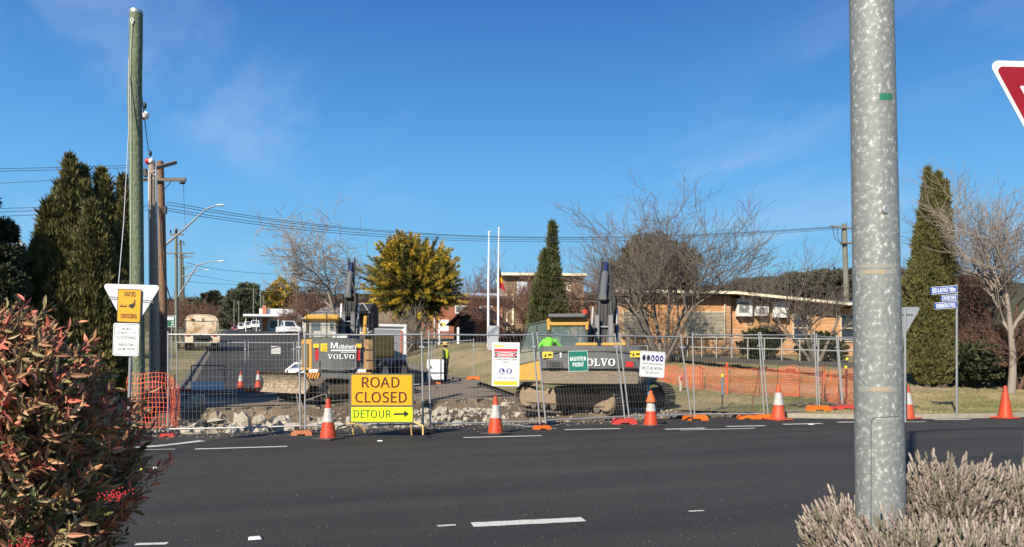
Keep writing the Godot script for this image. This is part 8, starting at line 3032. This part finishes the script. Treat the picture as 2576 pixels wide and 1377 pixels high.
func wheel(parent: Node3D, at: Vector3, r: float, wide: float) -> void:
	var w := Node3D.new()
	w.name = "wheel"
	parent.add_child(w, true)
	w.position = at
	var b := MB.new()
	b.x = Transform3D(Basis(Vector3.BACK, PI / 2.0), Vector3.ZERO)
	b.lathe([Vector2(r * 0.6, -wide * 0.5), Vector2(r * 0.93, -wide * 0.5), Vector2(r, -wide * 0.35), Vector2(r, wide * 0.35), Vector2(r * 0.93, wide * 0.5), Vector2(r * 0.6, wide * 0.5)], 20)
	put("tyre", b, mat("tyre", Vector3(0.025, 0.025, 0.025), 0.85), w)
	b = MB.new()
	b.x = Transform3D(Basis(Vector3.BACK, PI / 2.0), Vector3.ZERO)
	b.lathe([Vector2(0, -wide * 0.42), Vector2(r * 0.3, -wide * 0.42), Vector2(r * 0.6, -wide * 0.48), Vector2(r * 0.6, wide * 0.48), Vector2(r * 0.3, wide * 0.42), Vector2(0, wide * 0.42)], 16)
	put("rim", b, mat("rim_alloy", Vector3(0.4, 0.4, 0.4), 0.4, 0.6), w)

func make_loader() -> void:
	# raised dark bucket on a yellow arm, behind the left excavator
	var z := 31.5
	var at := G(915, z)
	var n := thing("wheel_loader", "yellow loader holding up a big dark bucket behind the excavator", "loader", at, -0.25)
	var k := z / F
	var yellow := mat("machine_yellow")
	var dark := mat("bucket_black", Vector3(0.03, 0.028, 0.03), 0.6, 0.2)
	var y := func(py: float) -> float: return EYE + (HORIZON - py) * k - at.y
	var b := MB.new()
	# open shell of the bucket: side cheeks, back and floor
	for x: float in [-0.62, 0.42]:
		b.x = Transform3D(Basis(Vector3.UP, PI / 2.0), Vector3(x, 0, 0))
		b.prism(PackedVector2Array([Vector2(-0.45, y.call(835)), Vector2(0.5, y.call(822)), Vector2(0.4, y.call(775)), Vector2(0.0, y.call(765)), Vector2(-0.5, y.call(788))]), -0.02, 0.02)
	b.x = Transform3D.IDENTITY
	var ring := [Vector3(0, y.call(822), -0.5), Vector3(0, y.call(775), -0.4), Vector3(0, y.call(765), 0.0), Vector3(0, y.call(786), 0.52)]
	for i in 3:
		var p: Vector3 = ring[i]
		var q: Vector3 = ring[i + 1]
		b.quad(p + Vector3(-0.62, 0, 0), p + Vector3(0.42, 0, 0), q + Vector3(0.42, 0, 0), q + Vector3(-0.62, 0, 0))
	put("bucket", b, dark, n)
	b = MB.new()
	b.tube([Vector3(-0.66, y.call(789), 0.55), Vector3(0.1, y.call(764), 0.3), Vector3(0.47, y.call(790), 0.45)], 0.035, 6)
	put("cutting_edge", b, mat("edge_worn", Vector3(0.3, 0.28, 0.26), 0.6, 0.4), n)
	b = MB.new()
	b.bbox(Vector3(0.3, y.call(827), 0.55), Vector3(0.15, 1.0, 0.12), 0.04, Basis(Vector3.BACK, -0.06))
	b.bbox(Vector3(0.05, y.call(845), 0.5), Vector3(0.7, 0.14, 0.12), 0.03, Basis(Vector3.BACK, 0.35))
	put("lift_arm", b, yellow, n)
	b = MB.new()
	b.bbox(Vector3(-0.1, y.call(870), -0.6), Vector3(1.5, 1.0, 2.2), 0.08)
	put("body", b, yellow, n)
	b = MB.new()
	b.bbox(Vector3(-0.2, y.call(846), 0.3), Vector3(1.3, 0.3, 0.4), 0.04)
	put("white_panel", b, mat("truck_white"), n)
	for x: float in [-0.85, 0.85]:
		for zz: float in [0.2, -1.8]:
			wheel(n, Vector3(x, 0.6, zz), 0.6, 0.4)

func make_tanker() -> void:
	var z := 58.0
	var at := G(506, z)
	var n := thing("water_tanker", "rust-stained cream water tanker parked on the side street", "truck", at, STREET + 0.02)
	var cream := mat("tank_cream", Vector3(1, 1, 1), 0.6, 0.0, ramp_tex("tank_rust", 0.008, 5, [[0.0, 0.3, 0.16, 0.07], [0.36, 0.52, 0.34, 0.18], [0.5, 0.68, 0.56, 0.4], [1.0, 0.76, 0.68, 0.54]], FastNoiseLite.TYPE_SIMPLEX_SMOOTH, 512), 0.28)
	var b := MB.new()
	var poly := PackedVector2Array()
	for i in 28:
		var a := TAU * i / 28.0
		var c := cos(a)
		var s := sin(a)
		poly.append(Vector2(signf(c) * pow(absf(c), 0.55) * 1.2, 1.95 + signf(s) * pow(absf(s), 0.6) * 0.8))
	b.prism(poly, -4.6, 0.0)
	put("tank", b, cream, n)
	b = MB.new()
	var inner := PackedVector2Array()
	for p in poly:
		inner.append(Vector2(p.x * 0.9, 1.95 + (p.y - 1.95) * 0.86))
	b.prism(inner, 0.0, 0.07)
	put("rear_head", b, cream, n)
	b = MB.new()
	for i in poly.size():
		var p := poly[i]
		var q := poly[(i + 1) % poly.size()]
		b.tube([Vector3(p.x, p.y, 0.0), Vector3(q.x, q.y, 0.0)], 0.03, 5)
	b.tube([Vector3(-1.2, 2.32, 0.08), Vector3(0, 2.28, 0.12), Vector3(1.2, 2.32, 0.08)], 0.03, 6)
	put("rim_band", b, mat("tank_band", Vector3(0.6, 0.52, 0.4), 0.6), n)
	for x: float in [-0.62, 0.1]:
		b = MB.new()
		b.bbox(Vector3(x, 2.36, 0.12), Vector3(0.22 if x < 0 else 0.12, 0.14, 0.12), 0.03)
		put("hose_fitting", b, mat("dark_steel"), n)
	b = MB.new()
	b.bbox(Vector3(0, 1.02, -2.2), Vector3(1.2, 0.28, 5.0), 0.04)
	for i in 5:
		hose(b, [Vector3(-0.35 + i * 0.18, 1.0, 0.1), Vector3(-0.3 + i * 0.15, 0.5, 0.2), Vector3(-0.2 + i * 0.12, 0.25, 0.15)], 0.035)
	put("chassis", b, mat("dark_steel"), n)
	for x: float in [-0.95, 0.95]:
		b = MB.new()
		b.bbox(Vector3(x, 0.85, 0.06), Vector3(0.75, 0.55, 0.06), 0.02)
		put("mud_flap", b, cream, n)
		b = MB.new()
		b.bbox(Vector3(x, 1.12, 0.1), Vector3(0.3, 0.1, 0.06), 0.02)
		put("tail_lamp", b, mat("lamp_red"), n)
		for zz: float in [-0.6, -1.9, -5.6]:
			wheel(n, Vector3(x * 0.98, 0.5, zz), 0.5, 0.5)
	b = MB.new()
	b.bbox(Vector3(0, 1.75, -5.9), Vector3(2.3, 2.0, 1.7), 0.12)
	put("cab", b, mat("truck_white"), n)

func car(label: String, at: Vector3, turn: float, color: Material, ute: bool, bull := false) -> void:        # faces +z
	var n := thing("parked_ute" if ute else "parked_car", label, "car", at, turn, "vehicles parked up the side street")
	var glass := mat("car_glass", Vector3(0.03, 0.04, 0.05), 0.1)
	var b := MB.new()
	var side := PackedVector2Array()
	for q in ([[2.35, 0.4], [2.42, 0.75], [2.3, 0.98], [1.1, 1.08], [-2.4, 1.08], [-2.45, 0.45]] if ute else [[2.1, 0.35], [2.15, 0.65], [2.0, 0.82], [0.9, 0.95], [-1.9, 0.98], [-2.1, 0.85], [-2.15, 0.4]]):
		side.append(Vector2(q[0], q[1]))
	b.x = Transform3D(Basis(Vector3(0, 0, 1), Vector3(0, 1, 0), Vector3(-1, 0, 0)), Vector3.ZERO)
	b.prism(side, -0.9, 0.9)
	put("body", b, color, n)
	var top := 1.82 if ute else 1.45
	var z0 := 1.0
	var z1 := -0.75 if ute else -1.5
	b = MB.new()
	var lo := [Vector3(-0.85, 1.0, z0), Vector3(0.85, 1.0, z0), Vector3(0.85, 1.0, z1), Vector3(-0.85, 1.0, z1)]
	var hi := [Vector3(-0.68, top, z0 - 0.62), Vector3(0.68, top, z0 - 0.62), Vector3(0.68, top, z1 + 0.25), Vector3(-0.68, top, z1 + 0.25)]
	b.quad(hi[0], hi[1], hi[2], hi[3], Vector3.UP)
	for i in 4:
		var j := (i + 1) % 4
		b.quad(lo[i], lo[j], hi[j], hi[i])
	put("cabin", b, color, n)
	var shrink := func(p: Array, f: float) -> Array:
		var c: Vector3 = (p[0] + p[1] + p[2] + p[3]) * 0.25
		var nn: Vector3 = (p[1] - p[0]).cross(p[2] - p[0]).normalized()
		if nn.dot(c - Vector3(0, 1.2, 0)) < 0.0:
			nn = -nn
		return p.map(func(q: Vector3) -> Vector3: return c + (q - c) * f + nn * 0.012)
	for i in 4:
		var j := (i + 1) % 4
		var w: Array = shrink.call([lo[i], lo[j], hi[j], hi[i]], 0.84)
		b = MB.new()
		b.quad(w[0], w[1], w[2], w[3])
		put("windscreen" if i == 0 else "window", b, glass, n)
	for s: float in [-1.0, 1.0]:
		b = MB.new()
		b.bbox(Vector3(s * 0.68, 0.78, 2.34 if ute else 2.08), Vector3(0.34, 0.18, 0.1), 0.03)
		put("headlight", b, mat("headlight", Vector3(0.6, 0.6, 0.6), 0.15), n)
		b = MB.new()
		b.bbox(Vector3(s * 1.0, 1.12, 0.75), Vector3(0.2, 0.16, 0.12), 0.03)
		put("mirror", b, color, n)
		for zz: float in [1.5, -1.5]:
			wheel(n, Vector3(s * 0.78, 0.36, zz), 0.36, 0.24)
	b = MB.new()
	b.bbox(Vector3(0, 0.76, 2.37 if ute else 2.1), Vector3(0.9, 0.2, 0.06), 0.02)
	put("grille", b, mat("dark_steel"), n)
	b = MB.new()
	b.bbox(Vector3(0, 0.46, 2.4 if ute else 2.14), Vector3(1.78, 0.24, 0.14), 0.05)
	put("bumper", b, color, n)
	plate("number_plate", rounded(0.38, 0.1, 0.01), 2.49 if ute else 2.23, 0.01, mat("sign_white"), n, Vector2(0, 0.48))
	if bull:
		b = MB.new()
		for s: float in [-1.0, 1.0]:
			b.tube([Vector3(s * 0.9, 0.35, 2.5), Vector3(s * 0.92, 0.95, 2.62), Vector3(s * 0.6, 1.2, 2.62), Vector3(s * 0.3, 1.2, 2.62), Vector3(s * 0.3, 0.5, 2.6)], 0.04, 7)
		b.tube([Vector3(-0.9, 0.7, 2.62), Vector3(0.9, 0.7, 2.62)], 0.04, 7)
		b.bbox(Vector3(0, 0.45, 2.58), Vector3(1.8, 0.22, 0.14), 0.04)
		put("bull_bar", b, color, n)

func make_cars() -> void:
	var white := mat("car_white", Vector3(0.74, 0.74, 0.74), 0.35)
	var red := mat("car_red", Vector3(0.3, 0.01, 0.02), 0.35)
	var facing := STREET - 0.02
	car("white ute with a bull bar partly hidden by the left excavator", G(812, 29.8), 0.1, white, true, true)
	car("white ute parked alone on the right of the far street", G(724, 98.0), facing + 0.25, white, true)
	car("nearest white ute in the far row of parked cars", G(641, 156.0), facing, white, true)
	car("middle white ute in the far row of parked cars", G(623, 164.0), facing, white, true)
	car("white car at the back of the far row", G(608, 172.0), facing, white, true)
	car("small dark red car at the far left of the row", G(592, 178.0), facing, red, false)

# ---------- people ----------
func body(bones: Array, lo: Vector3, hi: Vector3, cell: float) -> MB:      # one continuous skin round tapered bones, meshed as surface nets; bones: [a, b, ra, rb, colour]
	var nx := int((hi.x - lo.x) / cell) + 1
	var ny := int((hi.y - lo.y) / cell) + 1
	var nz := int((hi.z - lo.z) / cell) + 1
	var field := PackedFloat32Array()
	field.resize(nx * ny * nz)
	field.fill(1.0)
	var k := 0.035
	for bn in bones:
		var a: Vector3 = bn[0]
		var e: Vector3 = bn[1]
		var ra: float = bn[2]
		var re: float = bn[3]
		var m := maxf(ra, re) + 0.09
		var p0 := (a.min(e) - Vector3.ONE * m - lo) / cell
		var p1 := (a.max(e) + Vector3.ONE * m - lo) / cell
		var ab := e - a
		var ll := maxf(ab.length_squared(), 1e-6)
		for iz in range(maxi(0, int(p0.z)), mini(nz, int(p1.z) + 2)):
			for iy in range(maxi(0, int(p0.y)), mini(ny, int(p1.y) + 2)):
				for ix in range(maxi(0, int(p0.x)), mini(nx, int(p1.x) + 2)):
					var p := lo + Vector3(ix, iy, iz) * cell
					var h := clampf((p - a).dot(ab) / ll, 0.0, 1.0)
					var d := (p - a - ab * h).length() - lerpf(ra, re, h)
					var id := (iz * ny + iy) * nx + ix
					var f := field[id]
					var w := clampf(0.5 + 0.5 * (f - d) / k, 0.0, 1.0)
					field[id] = lerpf(f, d, w) - k * w * (1.0 - w)
	var b := MB.new()
	b.tinted = true
	var vert := {}
	var pts := []
	for iz in nz - 1:
		for iy in ny - 1:
			for ix in nx - 1:
				var id := (iz * ny + iy) * nx + ix
				var sum := Vector3.ZERO
				var cnt := 0
				var corner := []
				var neg := 0
				for c in 8:
					var val := field[id + (c & 1) + ((c >> 1) & 1) * nx + ((c >> 2) & 1) * nx * ny]
					corner.append(val)
					neg += int(val < 0.0)
				if neg == 0 or neg == 8:
					continue
				for q in [[0, 1], [2, 3], [4, 5], [6, 7], [0, 2], [1, 3], [4, 6], [5, 7], [0, 4], [1, 5], [2, 6], [3, 7]]:
					var va: float = corner[q[0]]
					var vb: float = corner[q[1]]
					if (va < 0.0) != (vb < 0.0):
						var t := va / (va - vb)
						var pa := Vector3(q[0] & 1, (q[0] >> 1) & 1, (q[0] >> 2) & 1)
						var pb := Vector3(q[1] & 1, (q[1] >> 1) & 1, (q[1] >> 2) & 1)
						sum += pa.lerp(pb, t)
						cnt += 1
				vert[id] = pts.size()
				pts.append(lo + (Vector3(ix, iy, iz) + sum / cnt) * cell)
	var normals := []
	normals.resize(pts.size())
	normals.fill(Vector3.ZERO)
	var tris := []
	var step := [1, nx, nx * ny]
	for id in vert:
		var f0 := field[id]
		for ax in 3:
			var f1 := field[id + step[ax]]
			if (f0 < 0.0) == (f1 < 0.0):
				continue
			var u: int = step[(ax + 1) % 3]
			var w: int = step[(ax + 2) % 3]
			if not (vert.has(id - u) and vert.has(id - w) and vert.has(id - u - w)):
				continue
			var q := [vert[id], vert[id - u], vert[id - u - w], vert[id - w]]
			if f0 < 0.0:
				q.reverse()
			for tr in [[q[0], q[1], q[2]], [q[0], q[2], q[3]]]:
				var m: Vector3 = (pts[tr[1]] - pts[tr[0]]).cross(pts[tr[2]] - pts[tr[0]])
				for i in tr:
					normals[i] += m
				tris.append(tr)
	for tr in tris:
		var c: Vector3 = (pts[tr[0]] + pts[tr[1]] + pts[tr[2]]) / 3.0
		var best := 9.0
		for bn in bones:
			var a: Vector3 = bn[0]
			var ab: Vector3 = bn[1] - a
			var h := clampf((c - a).dot(ab) / maxf(ab.length_squared(), 1e-6), 0.0, 1.0)
			var d := absf((c - a - ab * h).length() - lerpf(bn[2], bn[3], h))
			if d < best:
				best = d
				b.tint = bn[4]
		var na: Vector3 = -normals[tr[0]].normalized()
		var nb: Vector3 = -normals[tr[1]].normalized()
		var nc: Vector3 = -normals[tr[2]].normalized()
		# normals point out of the skin
		var out := (pts[tr[1]] - pts[tr[0]] as Vector3).cross(pts[tr[2]] - pts[tr[0]])
		b.t3(pts[tr[0]], pts[tr[1]], pts[tr[2]], na, nb, nc)
	return b
func hand_bones(wrist: Vector3, dir: Vector3, side: Vector3, skin: Color) -> Array:
	var out := []
	var palm := wrist + dir * 0.085
	out.append([wrist, palm, 0.026, 0.03, skin])
	var curl := dir.cross(side).normalized()
	for i in 4:
		var r := palm + side * (i - 1.5) * 0.019
		var l: float = [0.066, 0.078, 0.073, 0.056][i]
		var m := r + (dir * 0.9 + curl * 0.3).normalized() * l * 0.55
		out.append([r, m, 0.0095, 0.009, skin])
		out.append([m, m + (dir * 0.6 + curl * 0.8).normalized() * l * 0.5, 0.009, 0.0075, skin])
	var th := wrist + dir * 0.03 - side * 0.026
	out.append([th, th + (dir * 0.7 - side * 0.7).normalized() * 0.05, 0.0115, 0.009, skin])
	return out
func person(label: String, at: Vector3, turn: float, top: Color, sleeve: Color, pants: Color, hat: String, reach: bool, cell := 0.021) -> void:      # faces -z
	var n := thing("person", label, "person", at, turn)
	var skin := Color(0.42, 0.23, 0.16)
	var boot := Color(0.2, 0.13, 0.08)
	var hair := Color(0.05, 0.035, 0.025)
	var bones := []
	for s: float in [-1.0, 1.0]:
		var hip := Vector3(s * 0.095, 0.92, 0)
		var knee := Vector3(s * 0.105, 0.5, -0.04 if s < 0 else 0.0)
		var ank := Vector3(s * 0.11, 0.1, 0.05 if s < 0 else -0.03)
		bones.append([hip, knee, 0.092, 0.066, pants])
		bones.append([knee, ank, 0.066, 0.052, pants])
		bones.append([ank + Vector3(0, -0.04, 0.03), ank + Vector3(s * 0.02, -0.055, -0.15), 0.05, 0.04, boot])
		var sh := Vector3(s * 0.18, 1.42, 0)
		var el := Vector3(s * 0.25, 1.14, 0.03)
		var wr := Vector3(s * 0.2, 0.92, -0.16)
		if reach and s > 0:
			el = sh + Vector3(0.14, -0.08, -0.24)
			wr = el + Vector3(0.06, 0.12, -0.22)
		bones.append([sh, el, 0.062, 0.05, sleeve])
		bones.append([el, wr, 0.05, 0.034, sleeve])
		bones.append_array(hand_bones(wr, (wr - el).normalized(), Vector3(s * -0.3, 0, -1).normalized() if not reach else Vector3(0, 1, 0), skin))
	bones.append([Vector3(0, 0.95, 0), Vector3(0, 1.1, 0.0), 0.145, 0.14, pants if false else sleeve])
	bones.append([Vector3(0, 1.1, 0), Vector3(0, 1.34, 0.01), 0.14, 0.15, top])
	bones.append([Vector3(-0.13, 1.4, 0), Vector3(0.13, 1.4, 0), 0.085, 0.085, top])
	bones.append([Vector3(0, 1.44, 0), Vector3(0, 1.53, -0.015), 0.058, 0.054, skin])
	bones.append([Vector3(0, 1.6, -0.02), Vector3(0, 1.67, -0.01), 0.083, 0.092, skin])
	bones.append([Vector3(0, 1.575, -0.06), Vector3(0, 1.585, -0.07), 0.045, 0.04, skin])
	bones.append([Vector3(0, 1.635, -0.1), Vector3(0, 1.615, -0.12), 0.014, 0.016, skin])
	bones.append([Vector3(0, 1.66, 0.03), Vector3(0, 1.7, 0.01), 0.088, 0.085, hair])
	for s: float in [-1.0, 1.0]:
		bones.append([Vector3(s * 0.09, 1.63, 0.0), Vector3(s * 0.095, 1.655, 0.005), 0.016, 0.018, skin])
	var bow := func(p: Vector3) -> Vector3:      # the reaching worker bends forward from the hips
		var a := clampf((p.y - 0.92) / 0.5, 0.0, 1.0) * 0.75
		return p if not reach or p.y < 0.92 else Vector3(0, 0.92, 0) + (p - Vector3(0, 0.92, 0)).rotated(Vector3.RIGHT, -a)
	for bn in bones:
		bn[0] = bow.call(bn[0])
		bn[1] = bow.call(bn[1])
	var head := Node3D.new()
	head.name = "head_wear"
	n.add_child(head)
	if reach:
		head.transform = Transform3D(Basis(Vector3.RIGHT, -0.75), Vector3(0, 0.92, 0) - Basis(Vector3.RIGHT, -0.75) * Vector3(0, 0.92, 0))
	var b := body(bones, Vector3(-0.55, -0.02, -1.0 if reach else -0.62), Vector3(0.55, 1.85, 0.3), cell)
	put("body", b, leafmat("clothed_skin", 0.85), n)
	b = MB.new()
	for s: float in [-1.0, 1.0]:
		b.ball(Vector3(s * 0.034, 1.645, -0.096), Vector3(0.012, 0.009, 0.008), 5, 7)
	put("eyes", b, mat("eye_dark", Vector3(0.03, 0.025, 0.02), 0.3), head)
	b = MB.new()
	if hat == "straw":
		b.lathe([Vector2(0.23, 1.675), Vector2(0.2, 1.69), Vector2(0.11, 1.705), Vector2(0.105, 1.79), Vector2(0.07, 1.815), Vector2(0, 1.82)], 18)
		put("hat", b, mat("straw", Vector3(0.6, 0.4, 0.16), 0.9), head)
		b = MB.new()
		b.lathe([Vector2(0.113, 1.705), Vector2(0.111, 1.73), Vector2(0.108, 1.735)], 18)
		put("hat_band", b, mat("band_brown", Vector3(0.2, 0.1, 0.04), 0.9), head)
	else:
		b.lathe([Vector2(0.115, 1.68), Vector2(0.112, 1.74), Vector2(0.07, 1.795), Vector2(0, 1.8)], 16)
		b.box(Vector3(0, 1.69, -0.14), Vector3(0.17, 0.015, 0.12))
		put("hat", b, mat("cap_dark", Vector3(0.03, 0.035, 0.05), 0.8), head)
func make_people() -> void:
	var navy := Color(0.018, 0.02, 0.035)
	person("worker in a straw hat and yellow shirt standing behind the white banner", G(1120, 32.9), deg_to_rad(70.0), Color(0.62, 0.72, 0.02), navy, navy, "straw", false)
	var p := W(1376, 998, 22.3)
	p.y = 0.86
	person("worker in a green shirt leaning into the excavator cab", p, deg_to_rad(-15.0), Color(0.16, 0.62, 0.04), Color(0.16, 0.62, 0.04), navy, "cap", true)
func _ready() -> void:
	rng.seed = 20240711
	lump.seed = 3
	lump.frequency = 0.02
	lump.fractal_octaves = 3
	sans = SystemFont.new()
	sans.font_names = PackedStringArray(["Droid Sans"])
	sans_bold = SystemFont.new()
	sans_bold.font_names = PackedStringArray(["Droid Sans"])
	sans_bold.font_weight = 700
	sans_medium = FontVariation.new()
	sans_medium.base_font = sans
	sans_medium.variation_embolden = 0.35
	serif_bold = SystemFont.new()
	serif_bold.font_names = PackedStringArray(["Droid Serif"])
	serif_bold.font_weight = 700
	mat("dark_steel", Vector3(0.035, 0.035, 0.038), 0.55, 0.3)
	mat("sign_white", Vector3(0.78, 0.79, 0.78), 0.4)
	make_view()
	make_ground()
	make_markings()
	make_hills()
	make_hall()
	make_walkway()
	make_far_buildings()
	make_trees()
	make_poles()
	make_steel_pole()
	make_signs()
	make_excavator_right()
	make_excavator_left()
	make_truck_rear()
	make_loader()
	make_tanker()
	make_cars()
	make_fence()
	make_works()
	make_people()
	make_grass()
	make_lavender()
	make_nandina()
